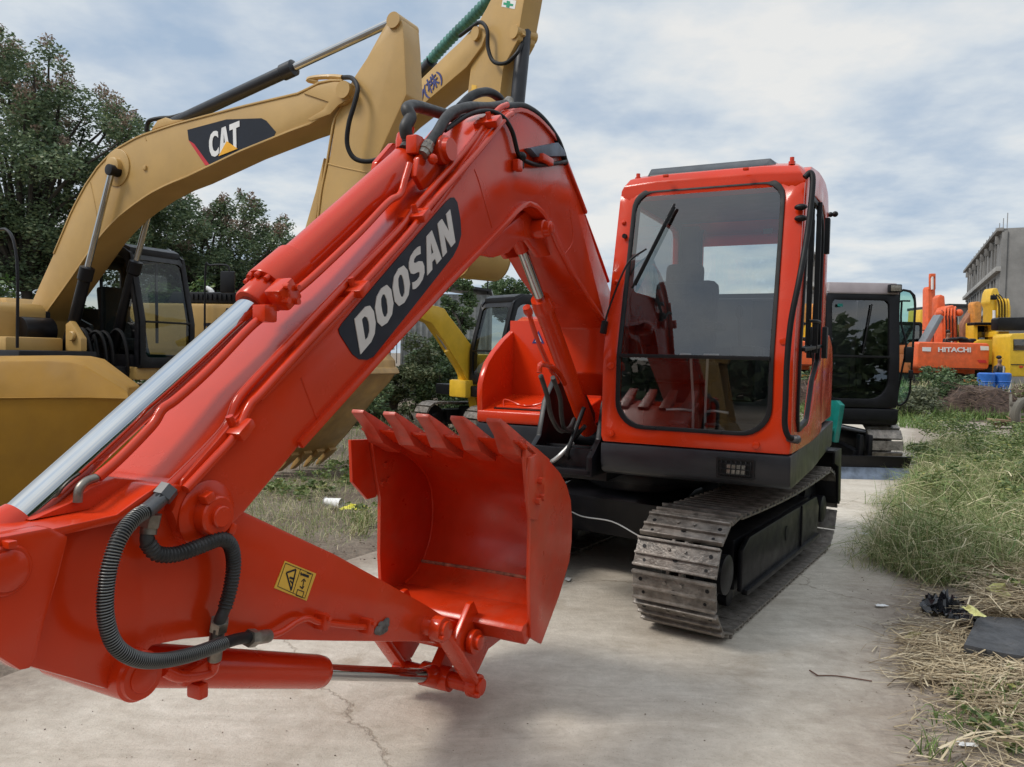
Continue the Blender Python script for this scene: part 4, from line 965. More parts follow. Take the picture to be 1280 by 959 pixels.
MB().tube([C1.Y(a, b, y) for a, b, y in ((428, 97, -.1), (440, 98, -.2), (447, 110, -.28), (443, 130, -.32), (436, 155, -.34), (434, 180, -.33), (442, 197, -.3), (458, 202, -.26), (475, 198, -.2), (485, 190, -.1))], .028, 10, 8).build('hydraulic_hose', M['rubber'], b1)
m = MB(); m.box(C1.Y(487, 192, -.0), (.25, .2, .16), .03); m.build('hose_fitting', M['rubber'], b1)
# arm cylinder above the boom
a0 = C1.Y(212, 157, .0); a1 = C1.Y(489, 28, .0)
l = C1.Y(370, 92, 0); ac = cylinder(r1, a0, a1, (l-a0).length/(a1-a0).length, .082, .05, M['skirt'], 'arm_cylinder')
m = MB(); m.prism(C1.xz([(196, 165), (204, 153), (214, 149), (222, 152), (240, 152)], 0), -.1, .1, bev=.02); m.build('cylinder_mount', CT, b1)
m = MB(); m.tube([C1.Y(183, 165, 0), C1.Y(186, 152, 0), C1.Y(200, 148, 0), C1.Y(214, 147, 0), C1.Y(232, 142, 0)], .03, 8, 6); m.build('hydraulic_hose', M['rubber'], b1)
# twin boom cylinders
c = C1.Y(147, 208, NY)
for y, px in ((NY-.12, ((140, 213), (104, 330), (80, 452))), (FY+.12, ((190, 250), (163, 322), (134, 470)))):
    t0 = C1.Y(*px[0], y); t2 = C1.Y(*px[2], y); t1 = C1.Y(*px[1], y)
    o = cylinder(r1, t2, t0, (t1-t2).length/(t0-t2).length, .082, .042, M['black'], 'boom_cylinder')
    if y < 0: m = MB(); m.cyl(dv(t0.x, y-.06, t0.z), dv(t0.x, y+.1, t0.z), .078, n=20, bev=.01); m.build('rod_eye', M['black'], o)
# stick
SN, SF = -.17, .17
st = [(486, 24), (492, 18), (499, 20), (503, 28), (505, 53), (508, 118), (463, 217), (440, 275), (428, 330), (420, 400), (415, 440), (400, 440), (394, 400), (393, 330), (398, 275), (403, 235), (412, 195), (420, 143), (432, 115), (442, 97), (458, 73), (468, 55), (478, 37)]
s1 = MB().prism(C1.xz(st, SN), SN, SF, bev=.02).build('arm', CT, r1)
edge_strip(C1, s1, [(430, 128), (418, 150), (410, 200), (402, 240), (398, 275)], SN, .012, .02, CT)
m = MB(); m.tube([C1.Y(a, b, SN) for a, b in ((410, 205), (430, 210), (460, 216))], .008, 6, 2); m.build('weld_seam', CT, s1)
m = MB(); c = C1.Y(493, 26, SN); pboss(m, (c.x, c.z), SN-.03, SF+.03, .09); m.build('pin', CT, s1)
m = MB(); e = C1.Y(383, 260, .3); 
# guard strip standing off the arm
m.prism(C1.xz([(408, 198), (398, 240), (383, 292), (381, 330), (390, 330), (398, 275), (405, 235)], .0), -.05, .05, bev=.01); m.build('bucket_cylinder_guard', CT, s1)
# bucket resting in the weeds
BP = [(5.25, .16), (5.55, .45), (5.95, .9), (6.18, 1.12), (6.28, 1.25), (6.26, 1.40), (6.12, 1.52), (5.9, 1.55), (5.5, 1.45)]
big_bucket(r1, BP, -.55, .55, M['cat_old'], 5, (-.55, -.6), (5.6, 1.1))
m = MB(); m.prism([(6.265, 1.22), (6.33, 1.24), (6.30, 1.30), (6.27, 1.32)], -.56, .56, bev=.008); m.build('heel_strip', M['cat_old'], r1)
m = MB()
for t in (.1, .3, .5, .7, .9): x = 5.35+(6.0-5.35)*t; z = .24+(.95-.24)*t; m.box((x-.03, -.565, z), (.14, .04, .1), .01, Matrix.Rotation(R_(-48), 3, 'Y'))
m.build('side_cutter', CT, r1)
MB().prism([(5.4, 1.4), (5.75, 1.5), (5.7, 1.95), (5.4, 2.0), (5.3, 1.6)], -.15, .15, bev=.03).build('bucket_link', CT, r1)
house(r1, CT, 2.75, -2.9, 2.1, cab_x=(.15, 1.82), cab_y=(.30, 1.28), cab_z=(1.18, 3.02))
m = MB()
m.prism([(1.62, 1.42), (1.62, 1.05), (.5, 1.05), (.5, 1.42)], -1.35, -.25, bev=.03); m.build('step_box', M['black'], r1)
m = MB(); m.box((.0, -1.08, 1.85), (.6, .5, .7), .03); m.box((.7, -.85, 1.5), (.9, .8, .2), .03); m.prism([(1.2, 1.42), (1.55, 1.42), (1.55, 1.6), (1.3, 1.85), (1.2, 1.8)], -.45, -.36, bev=.01); m.build('tool_box', CT, r1)
m = MB()
pboss(m, (1.38, 1.63), -.46, -.5, .07); m.build('pin', CT, r1)
m = MB(); m.box((.1, -.5, 1.75), (.9, .5, .5), .04); m.cyl(dv(.6, -.75, 1.7), dv(.6, -.3, 1.7), .2, n=20, bev=.02); m.build('engine_parts', M['black'], r1)
m = MB(); m.prism([(1.75, 1.2), (1.75, 1.0), (.2, 1.0), (.2, 1.2)], .28, 1.34, bev=.03); m.build('cab_base', CT, r1)
for k in range(5):
    x = 1.0+k*.05+.2*math.sin(k*2.1); MB().tube([dv(x-.3, -.1+.08*k, 1.5), dv(x, -.1+.08*k, 1.75-.04*(k % 2)), dv(x+.2, -.1+.08*k, 1.6), dv(x+.25, -.08+.08*k, 1.2), dv(x+.1, -.05+.08*k, 1.0)], .025, 8, 6).build('hydraulic_hose', M['rubber'], r1)
m = MB(); m.tube([dv(1.5, -1.3, 1.45), dv(1.5, -1.3, 2.6), dv(1.3, -1.3, 3.0), dv(.9, -1.3, 3.0)], .02, 8, 5); m.build('grab_rail', M['black'], r1)
T0 = Matrix.Identity(4)
for s in (-1, 1): crawler(r1, T0, s*1.19, .6, 1.55, -1.65, .42, .46, .2, M['track'], M['black'], False, s, False)
m = MB(); m.cyl(dv(0, 0, .75), dv(0, 0, 1.02), .65, n=32); m.box((0, 0, .6), (1.4, 1.9, .35), .05); m.build('undercarriage_frame', M['black'], r1)

# ---- second tan excavator, further back
h = Vector((.63, -.776)).normalized()
f2 = Frame(-4.6, 17, math.atan2(h.y, h.x)); o2 = f2.w((-.8, .22, 0))
C2 = Frame(o2.x, o2.y, f2.yaw)
r2 = thing('excavator', 'tan excavator further back with Japanese lettering and teal spiral hose on its boom', 'excavator', C2.o, C2.yaw, 'tan excavators behind the orange one')
cb = [(560, 66), (575, 52), (588, 38), (597, 33), (604, 36), (607, 44), (602, 58), (583, 84), (556, 107), (528, 131), (500, 154), (470, 183), (445, 212), (430, 245), (420, 285), (412, 330), (402, 400), (385, 430)]
P = C2.xz([(340, 405), (352, 370), (380, 310), (402, 262), (415, 225), (430, 205), (460, 168), (500, 126), (527, 98)]+cb, NY)+[(.3, 1.6)]
b2 = MB().prism(P, NY, FY, bev=.02).build('boom', CT, r2)
m = MB(); c = C2.Y(597, 43, NY); pboss(m, (c.x, c.z), NY-.06, FY+.06, .11); m.build('pin', CT, b2)
txt = lettering('(株)', [C2.Y(a, b, NY-.006) for a, b in ((534, 126), (555, 103), (548, 84), (527, 107))], .006, (0, -1, 0), 'lettering', M['navy'], b2, bold=.012)
txt = lettering('ノ', [C2.Y(a, b, NY-.006) for a, b in ((523, 136), (532, 127), (530, 110), (521, 120))], .006, (0, -1, 0), 'lettering', M['navy'], b2, bold=.02)
st = [(600, 24), (608, 10), (618, -10), (640, -60), (665, -60), (655, 0), (649, 34), (647, 50), (629, 84), (624, 123), (621, 180), (618, 250), (612, 300), (598, 300), (590, 250), (584, 180), (584, 120), (588.5, 80), (594, 60), (596, 40)]
s2 = MB().prism(C2.xz(st, SN), SN, SF, bev=.02).build('arm', CT, r2)
m = MB(); m.prism(C2.xz([(629, -2), (645.5, 1), (643.5, 11.5), (627, 8.5)], SN), SN-.004, SN-.001, bev=0); lb = m.build('safety_label', M['white'], s2)
m = MB(); g_ = M['teal']; m.prism(C2.xz([(634, 1), (638, 2), (637, 10), (633, 9)], SN), SN-.008, SN-.005, bev=0); m.prism(C2.xz([(630, 3), (642, 5.4), (641.5, 8), (629.5, 6)], SN), SN-.0075, SN-.0055, bev=0); m.build('green_cross', mat('label_green', (.02, .3, .15), .4), lb)
m = MB(); m.prism(C2.xz([(590, 106), (596, 107), (595, 118), (589, 117)], SN), SN-.004, SN-.001, bev=0); m.build('warning_label', M['yellow_label'], s2)
# arm cylinder with teal spiral-guarded hoses
MB().tube([C2.Y(522, 96, 0), C2.Y(533, 82, 0), C2.Y(560, 52, 0), C2.Y(590, 22, 0), C2.Y(618, -8, 0), C2.Y(640, -40, 0)], .07, 12, 14, rf=(.03, .10, 3)).build('arm_cylinder_guard', M['teal_hose'], r2)
a0 = C2.Y(505, 118, .0); a1 = C2.Y(540, 78, 0); MB().lathe(a0, a1, [(0, .08), (.05, .11), ((a1-a0).length, .11)], 20).build('arm_cylinder', M['skirt'], r2)
MB().tube([C2.Y(a, b, y) for a, b, y in ((575, 45, -.2), (590, 34, -.25), (601, 28, -.3), (609, 38, -.3), (610, 60, -.3), (617, 77, -.28), (632, 79, -.25), (645, 68, -.2), (652, 56, -.1), (655, 50, 0))], .03, 10, 8).build('hydraulic_hose', M['rubber'], r2)
q0 = C2.Y(655, 44, .0); q1 = C2.Y(644, 135, 0); q2_ = C2.Y(636, 240, 0)
cylinder(r2, q0, q2_, .75, .11, .055, M['skirt'], 'bucket_cylinder')
m = MB(); pboss(m, (q0.x, q0.z), -.2, .2, .1); m.prism(C2.xz([(640, 30), (656, 34), (662, 46), (655, 52), (645, 48)], 0), -.12, -.06, bev=.01); m.build('cylinder_mount', CT, s2)
BP2 = C2.xz([(560, 300), (568, 335), (585, 350), (610, 350), (628, 342), (635, 325), (636, 310), (628, 292), (605, 285)], -.5)
x0_, z0_ = C2.Y(578, 322, -.38).x, C2.Y(578, 322, -.38).z
BP2 = [(x0_-.8, z0_-.05), (x0_-.6, z0_-.18)]+[(x0_-.15+.42*math.cos(a), z0_+.05+.36*math.sin(a)) for a in np.linspace(R_(-120), R_(70), 14)]+[(x0_-.3, z0_+.45)]
big_bucket(r2, BP2, -.38, .38, CT, 5, (-.9, .1), (x0_-.2, z0_+.1))
house(r2, CT, 2.75, -2.9, 2.1, cab_x=(.15, 1.82), cab_y=(.35, 1.33), cab_z=(1.18, 3.02))
m = MB()
for k in range(9): m.bar(dv(1.86, .35+.163*k, 1.25), dv(1.86, .35+.163*k, 1.95), .012, .012, 0)
for z in (1.25, 1.95): m.bar(dv(1.86, .33, z), dv(1.86, 1.35, z), .03, .03, 0)
m.build('windscreen_guard', M['black'], r2)
for s in (-1, 1): crawler(r2, T0, s*1.19, .6, 1.55, -1.65, .42, .46, .2, M['track'], M['black'], False, s, False)
m = MB(); m.cyl(dv(0, 0, .75), dv(0, 0, 1.02), .65, n=32); m.box((0, 0, .6), (1.4, 1.9, .35), .05); m.build('undercarriage_frame', M['black'], r2)
m = MB(); m.prism([(1.7, 1.2), (1.7, 1.02), (.3, 1.02), (.3, 1.2)], -1.3, -.3, bev=.03); m.box((.9, -.85, 1.5), (.9, .9, .55), .03); m.build('tool_box', CT, r2)

# ---- third one: only hood, exhaust and mirror show
C3_ = Frame(-6.2, 16.6, R_(-8))
r3 = thing('excavator', 'yellow excavator with louvred black hood and bent exhaust, partly hidden behind the chrome rod', 'excavator', C3_.o, C3_.yaw)
m = MB(); m.prism([(1.5, 1.3), (1.5, 2.28), (1.4, 2.38), (-1.9, 2.38), (-2.1, 2.2), (-2.1, 1.0), (1.4, 1.0)], -1.35, -.3, bev=.05); m.build('engine_hood', M['yellow'] if False else CT, r3)
m = MB(); m.prism([(1.45, 2.40), (1.42, 2.62), (-.5, 2.62), (-.6, 2.40)], -1.2, .3, bev=.03)
for k in range(16): m.box((1.25-.1*k, -1.21, 2.52), (.03, .03, .12), .004)
m.build('louvred_cover', M['black'], r3)
m = MB(); m.prism([(1.51, 1.3), (1.51, 2.3), (.75, 2.3), (.6, 1.9), (.6, 1.3)], -1.37, -1.345, bev=.005); m.build('black_panel', M['decal'], r3)
ex_ = lambda a, b: C3_.Y(a, b, -.9)
MB().tube([ex_(266, 386), ex_(266.5, 372), ex_(264, 364), ex_(258, 360)], .05, 12, 6).build('exhaust', M['white'], r3)
m = MB(); m.tube([dv(.35, -1.45, 1.2), dv(.35, -1.45, 3.0), dv(.45, -1.45, 3.12), dv(.8, -1.45, 3.12), dv(.85, -1.45, 3.0)], .02, 8, 4); m.box((.82, -1.45, 2.8), (.3, .05, .42), .04); m.build('mirror', M['black'], r3)
m = MB(); m.box((-.3, 0, .8), (1.5, 2.0, .5), .05); m.box((-.2, 0, 1.1), (3.2, 2.5, .2), .03); m.build('platform', M['black'], r3)
for s in (-1, 1): crawler(r3, T0, s*1.19, .6, 1.4, -1.8, .42, .46, .2, M['track'], M['black'], False, s, False)
lettering('Z', [dv(x, -1.352, z) for x, z in ((.25, 1.72), (.42, 1.72), (.42, 2.0), (.25, 2.0))], .004, (0, -1, 0), 'lettering', M['decal'], r3, bold=.04)

# ---- golden bucket at the left edge
gb = thing('excavator_bucket', 'large worn golden yellow bucket standing at the left edge', 'bucket', (-3.6, 5.35, 0), R_(0))
gp_unused = [(-.38, .0), (-.55, .3), (-.52, .8), (-.40, 1.10), (-.30, 1.25), (-.18, 1.38), (-.02, 1.44), (.25, 1.44), (.6, 1.1), (.6, .1)]
def gl_(x, shrink=0, dz=0): return [dv(x, a, b+dz) for a, b in gp]
def gq(a, b, d=5.0): return wq(a, b, d)-Vector((-3.6, 5.35, 0))
wq = lambda a, b, d: W0.Y(a, b, d)
rows = [[(-120, 446), (60, 444.5), (90, 445.5), (108, 449.5), (159, 484)], [(-120, 452), (60, 451), (90, 453), (106, 457), (160, 490)], [(-120, 500), (60, 497), (90, 497), (110, 497), (161, 498)], [(-120, 660), (60, 660), (90, 660), (110, 655), (158, 600)]]
dep = [5.30, 5.14, 5.06, 5.22]
m = MB(); V = []; n_ = 5
for r_, d_ in zip(rows, dep): V += [gq(a, b, d_+(.0 if k < 4 else .05)) for k, (a, b) in enumerate(r_)]
bot = [dv(v.x, .15, 0) for v in V[-5:]]; V += bot
bk_ = [dv(V[k].x-.03, .25, V[k].z) for k in range(5)]; V += bk_; V += [dv(v.x-.03, .25, 0) for v in bot]
F_ = []
for r_ in range(6):
    for k in range(4):
        a_ = (r_*5+k) if r_ < 5 else None
        if r_ < 4: F_.append((r_*5+k, r_*5+k+1, r_*5+k+6, r_*5+k+5))
for k in range(4): F_.append((k, k+1, 25+k+1, 25+k)); F_.append((25+k, 25+k+1, 30+k+1, 30+k)); F_.append((20+k, 20+k+1, 30+k+1, 30+k))
F_.append((4, 9, 14, 19, 24, 34, 29)); F_.append((0, 5, 10, 15, 20, 30, 25))
m.add(V, F_, .012)
gb_o = m.build('shell', M['gold'], gb)
m = MB(); m.tube([gq(-120, 499, 5.055), gq(60, 497, 5.055), gq(110, 497, 5.055), gq(160, 498.5, 5.10)], .005, 8, 1); m.build('weld_seam', M['gold'], gb)

# ================================================================== small yellow excavator
Y0 = Frame(-.25, 14.6, math.atan2(-.66, -.75))
ry = thing('compact_excavator', 'small bright yellow excavator with a rounded black cab seen beneath the orange boom', 'excavator', Y0.o, Y0.yaw)
YL = M['yellow']
bp = [(548, 383), (556, 386), (566, 402), (590, 432), (612, 462), (622, 478), (622, 522), (598, 520), (594, 497), (578, 462), (556, 427), (540, 404), (526, 398), (526, 388), (534, 381)]
yy_ = 0.0
yb = MB().prism(Y0.xz(bp, yy_), yy_, yy_-.24, bev=.015).build('boom', YL, ry)
m = MB(); m.tube([Y0.Y(a, b, yy_-.03) for a, b in ((552, 386), (575, 415), (600, 450), (618, 476))], .022, 8, 5); m.build('oil_pipe', YL, yb)
m = MB(); m.prism(Y0.xz([(534, 384), (532, 398), (500, 405), (450, 425), (445, 412), (495, 388)], yy_-.04), yy_-.04, yy_-.2, bev=.01); m.build('arm', YL, ry)
a, b = Y0.Y(539, 405, yy_-.12), Y0.Y(606, 512, yy_-.05); cylinder(ry, b, a, .72, .055, .03, YL, 'boom_cylinder')
cy = house(ry, YL, 1.9, -1.4, 1.5, cab_x=(-.45, .75), cab_y=(.04, .95), cab_z=(.95, 2.55), front_box=.8, z0=.72, detail=False)
m = MB(); m.box((.72, -.1, .86), (.4, .5, .32), .04); m.build('front_frame_casting', YL, ry)
for s in (-1, 1): crawler(ry, T0, s*.75, .4, 1.0, -1.0, .27, .30, .14, M['track'], M['black'], False, s, False)
m = MB(); m.cyl(dv(0, 0, .5), dv(0, 0, .74), .4, n=24); m.box((0, 0, .4), (1.0, 1.2, .2), .03); m.build('undercarriage_frame', M['black'], ry)

# ================================================================== black and teal excavator on the right
TK = Frame(4.22, 12.3, math.atan2(-1, -.02))
rt = thing('compact_excavator', 'black and teal tracked excavator with an open glass door parked behind the orange cab', 'excavator', TK.o, TK.yaw)
# machine coordinates: forward is towards the camera, left is image right
ct = thing_part('cab', rt)
xF = 1.75; k0, k1, z0_, z1_ = .12, 1.12, .66, 2.46
def fT(y, z): return dv(xF if z < 1.5 else xF-(z-1.5)*.08, y, z)
m = MB(); I = panel(m, dense(rrect(k0, k1, .88, 2.46, .05, 4)), dense(rrect(k0+.08, k1-.14, 1.0, 2.36, (.08, .05, .08, .25), 5)), (.55, 1.75), fT, (-.08, 0, 0), 96, .01); m.build('front_frame', M['black'], ct)
m = MB(); m.add([fT(p.x, p.y)-dv(.03, 0, 0) for p in I], [list(range(len(I)))]); m.build('windscreen', M['glass'], ct)
m = MB(); m.bar(fT(k0+.08, 1.58)+dv(.01, 0, 0), fT(k1-.14, 1.58)+dv(.01, 0, 0), .03, .03, .004); m.bar(fT(k0+.5, 1.62), fT(k0+.62, 2.3), .012, .02, .002); m.build('wiper', M['rubber'], ct)
m = MB(); m.prism([(xF+.01, .87), (xF+.01, .70), (xF-.04, .64), (.2, .60), (.2, .87)], k0-.02, k1+.01, bev=.03); m.build('cab_skirt', M['black'], ct)
for y in (k0, k1):
    m = MB(); panel(m, dense([(xF-.06, .88), (xF-.12, 2.44), (.4, 2.46), (.3, .88)], .2), dense([(xF-.2, 1.1), (xF-.25, 2.3), (.5, 2.3), (.45, 1.1)], .2), (1.0, 1.7), lambda x, z: dv(x, y, z), (0, -.03, 0), 60, .005); m.build('side_frame', M['black'], ct)
    MB().box((1.0, y-.015, 1.7), (1.15, .006, 1.25), 0).build('side_glass', M['glass_dark'], ct)
m = MB(); m.box((.32, (k0+k1)/2, 1.3), (.05, 1.0, .9), .01); m.box((.36, (k0+k1)/2, 1.9), (.03, .99, 1.1), .01); m.build('rear_reflection_panel', M['mauve'], ct)  # mauve panel behind the glass stands in for its reflection
m = MB(); m.loft([[dv(x, k0+q, 2.44), dv(x, k0+q+.02, z), dv(x, k1-q-.02, z), dv(x, k1-q, 2.44)] for x, z, q in ((xF-.06, 2.47, 0), (xF-.1, 2.60, .01), (.9, 2.64, .02), (.3, 2.60, .03))], bev=.02); m.build('roof', M['mauve'], ct)
m = MB(); m.box((xF-.02, k1-.10, 2.52), (.08, .17, .11), .015); m.build('work_lamp', M['black'], ct)
m = MB(); m.box((xF+.024, k1-.10, 2.52), (.01, .14, .08), .004); m.build('lamp_lens', M['lamp'], ct)
m = MB(); m.box((1.0, .6, 1.25), (.5, .5, .2), .06); m.box((.75, .6, 1.65), (.15, .5, .6), .06); m.ball(dv(.75, .6, 2.05), .17, 12, (.5, 1, 1)); m.tube([dv(.6, .6, 2.2), dv(.6, .6, 2.45)], .05, 8, 1); m.build('seat', M['interior_light'], ct)
m = MB(); m.box((1.5, .55, 1.02), (.3, .8, .15), .03); m.box((1.2, .98, 1.4), (.5, .14, .4), .04)
for y in (.5, .6): m.tube([dv(1.6, y, 1.1), dv(1.6, y, 1.45)], .01, 6, 1)
m.build('console', M['interior'], ct)
MB().box((xF-.045, k0+.18, 2.28), (.004, .07, .04), 0).build('window_sticker', M['teal'], ct)
# door leaf swung forward / outwards
do = thing_part('door', rt)
hinge = dv(1.55, k1+.03, 0)
def fD(u, z): return hinge+dv(.10*u/.3, u, z)
m = MB(); O = dense([(.0, .95), (.0, 2.50), (.05, 2.53), (.14, 2.51), (.20, 2.44), (.215, 2.3), (.205, 1.6), (.19, 1.1), (.15, .96), (.08, .90), (.02, .90)], .1); c_ = (.105, 1.7)
I = radial([(c_[0]+(a-c_[0])*.82, c_[1]+(b-c_[1])*.965) for a, b in O], c_, resample(O, 80)); m.ring([fD(*p) for p in resample(O, 80)], [fD(*p) for p in I], (.03, 0, 0), .004)
m.tube([fD(.0, 2.34)+dv(.05, 0, 0), fD(.02, 2.36)+dv(.05, 0, 0), fD(.13, 2.36)+dv(.05, 0, 0)], .012, 8, 3)
m.tube([fD(.03, 2.35)+dv(.05, 0, 0), fD(.03, 2.05)+dv(.06, 0, 0), fD(.09, 1.75)+dv(.08, 0, 0), fD(.06, 1.4)+dv(.06, 0, 0), fD(.02, 1.05)+dv(.05, 0, 0)], .014, 8, 6)
m.build('door_frame', M['black'], do)
m = MB(); m.add([fD(*p)+dv(.012, 0, 0) for p in I], [list(range(len(I)))]); m.build('door_glass', M['glass_green'], do)
m = MB(); m.box(fD(.13, 1.62)+dv(.06, 0, 0), (.06, .12, .22), .03); m.box(fD(.17, 1.35)+dv(.05, 0, 0), (.04, .06, .12), .02); m.build('door_latch', M['black'], do)
# deck, teal hood, bracket
m = MB(); m.box((.2, 0, .75), (2.3, 2.1, .2), .04); m.build('platform', M['black'], rt)
m = MB(); m.prism([(.3, .85), (.3, 1.6), (-1.3, 1.6), (-1.4, .85)], -1.05, 1.1, bev=.06); m.prism([(1.3, .85), (1.3, 1.3), (1.1, 1.5), (.3, 1.5), (.3, .85)], -1.05, -.4, bev=.05); m.build('engine_hood', M['teal'], rt)
m = MB()
m.prism([(2.35, .55), (2.5, .95), (2.35, 1.0), (1.5, .95), (1.5, .5)], -.42, -.36, bev=.01); m.prism([(2.35, .45), (2.5, .95), (2.35, 1.0), (1.5, .95), (1.5, .5)], .03, .09, bev=.01); m.box((2.2, -.16, .62), (.3, .42, .05), .01)
m.build('boom_bracket', M['teal'], rt)
m = MB(); m.prism([(1.9, .8), (2.1, 1.1), (1.9, 1.9), (1.2, 2.6), (1.0, 2.5), (1.5, 1.8), (1.6, 1.0)], -.3, -.08, bev=.02); m.build('boom', M['teal'], rt)
m = MB(); m.box((1.95, .02, 1.62), (.1, .12, .16), .02); m.build('work_lamp', M['teal'], rt); MB().box((2.005, .02, 1.60), (.008, .09, .10), .004).build('lamp_lens', M['lamp'], rt)
for s in (-1, 1): crawler(rt, T0, s*.97, .46, 1.45, -1.2, .31, .34, .155, M['track'], M['black'], False, s, False)
m = MB(); m.cyl(dv(0, 0, .5), dv(0, 0, .66), .45, n=24); m.box((0, 0, .42), (1.1, 1.3, .2), .03)
for y in (-.35, .35): m.bar(dv(.4, y, .45), dv(2.3, y, .28), .1, .14, .01)
for y in (-.42, .38, .5): m.box((2.3, y, .42), (.12, .05, .28), .01)
m.build('undercarriage_frame', M['black'], rt)
m = MB(); m.prism([(2.42, .30), (2.47, .30), (2.40, .14), (2.36, .14), (2.35, .24)], -1.02, .98, bev=.008); m.build('dozer_blade', M['black'], rt)
m = MB(); m.prism([(2.405, .145), (2.44, .06), (2.50, -.01), (2.46, -.01), (2.39, .06), (2.37, .145)], -1.02, .98, bev=.005); m.build('cutting_edge', M['blue_grey'], rt)
# ================================================================== far machines on the right
def wp(px, py, d): return W0.Y(px, py, d)
def rel(px, py, d, r): return wp(px, py, d)-Vector(r.location)
def px_prism(m, r, pts, d, th, bev=.02):
    P = [rel(a, b, d, r) for a, b in pts]; m.prism([(p.x, p.z) for p in P], P[0].y, P[0].y+th, bev=bev)
FO = M['far_orange']
fr = thing('excavator', 'orange excavator seen from behind with white lettering on its rounded counterweight', 'excavator', (15.5, 29, 0), 0)
m = MB(); x0, x1 = 14.2-15.5, 16.75-15.5
pl = rrect(x0, x1, 1.32, 2.27, (.12, .12, .16, .16), 5); m.prism(pl, -2.0, -1.3, bev=.08, seg=3)
cw = m.build('counterweight', FO, fr)
lettering('HITACHI', [rel(a, b, 27-.012, fr) for a, b in ((1172.5, 440), (1213.5, 440.5), (1213.5, 434.3), (1172.5, 434))], .01, (0, -1, 0), 'lettering', M['white'], cw, bold=.03)
m = MB(); [px_prism(m, fr, q, 26.985, .012, 0) for q in ([(1153, 434), (1164, 434.3), (1163.5, 439.5), (1153, 439)],)]; m.build('sign_plate', M['white'], cw)
m = MB(); [px_prism(m, fr, q, 26.985, .012, 0) for q in ([(1225.5, 432.5), (1236, 433), (1236, 438), (1226, 438)],)]; m.build('sign_plate', M['white'], cw)
m = MB(); px_prism(m, fr, [(1222, 450), (1232, 450), (1234, 454), (1224, 453.5)], 26.985, .012, 0); m.build('red_mark', M['red'], cw)
m = MB(); m.box((0, .2, 1.5), (2.4, 3.0, .7), .08); m.box((0, .3, 2.0), (2.4, 2.6, .35), .08); m.build('engine_hood', FO, fr)
m = MB(); m.box((0, .3, .95), (1.6, 3.2, .5), .05); m.build('undercarriage_frame', M['black'], fr)
for s in (-1, 1): crawler(fr, Matrix.Rotation(R_(90), 4, 'Z'), s*1.0, .5, 1.6, -1.4, .4, .43, .2, M['track_dark'], M['black'], False, s, False)
m = MB(); m.ring([dv(-1.2+a, -.3, b) for a, b in rrect(-.1, .95, 2.1, 3.05, .1, 3)], [dv(-1.2+a, -.3, b) for a, b in rrect(.0, .85, 2.2, 2.95, .08, 3)], (0, 1.6, 0), .01); m.build('cab', M['black'], fr)
m = MB(); m.box((-.78, -.28, 2.55), (.85, .02, .75), 0); m.build('cab_window', M['glass_dark'], fr)
m = MB(); px_prism(m, fr, [(1156, 428), (1162, 429), (1180, 396), (1176, 393)], 27.6, .5, .02); m.build('open_hood_panel', M['skirt'] if False else mat('grey_panel', (.18, .2, .22), .5), fr)
m = MB(); P_ = [(1178, 430), (1178, 396), (1183, 384), (1192, 381), (1196, 388), (1198, 430)]
px_prism(m, fr, P_, 29.5, .7, .06)
for a in (1181, 1185, 1189, 1193): m.tube([rel(a, 428, 29.4, fr), rel(a, 392, 29.4, fr), rel(a+1, 384, 29.6, fr)], .04, 8, 3)
m.cyl(rel(1172, 392, 29.6, fr), rel(1201, 391.5, 29.6, fr), .09, n=12); m.ball(rel(1174, 392, 29.5, fr), .14, 8); m.ball(rel(1199, 391, 29.5, fr), .14, 8)
m.build('boom', FO, fr)
m = MB()
for a in (1183, 1187, 1191): m.tube([rel(a, 428, 29.3, fr), rel(a, 405, 29.3, fr), rel(a-2, 393, 29.4, fr), rel(a-6, 388, 29.6, fr)], .02, 6, 5)
m.build('hydraulic_hoses', M['rubber'], fr)
m = MB(); m.tube([dv(-1.2, -.25, 2.25), dv(-1.2, -.25, 2.75), dv(.2, -.25, 2.75), dv(.2, -.25, 2.25)], .02, 6, 1); m.build('hand_rail', M['black'], fr)
m = MB(); m.prism([(x0+.05, 1.93), (x1-.05, 1.93), (x1-.05, 1.945), (x0+.05, 1.945)], -2.004, -1.9, bev=0) if 0 else m.box((0, -1.98, 1.36), (2.3, .05, .03), 0); m.build('seam', M['black'], fr)
m = MB(); px_prism(m, fr, [(1171, 395), (1172, 372), (1176, 368), (1181, 370), (1182, 384), (1178, 396)], 30.3, .4, .05); m.build('arm', FO, fr)
m = MB(); m.cyl(rel(1197.5, 428, 29.3, fr), rel(1196.5, 396, 29.3, fr), .045, n=10); m.build('piston_rod', M['chrome'], fr)
m = MB()
for k in range(14): m.ball(rel(1190+k*1.9+rnd.uniform(-1, 1), 428-rnd.uniform(0, 3)-(3 if k < 8 else 0), 27.3, fr), rnd.uniform(.07, .13), 7, (1.6, 1, .6))
o = m.build('tarpaulin', M['rubber'], None, loc=fr.location); tag(o, 'crumpled black tarpaulin draped on top of the orange counterweight', 'tarpaulin')
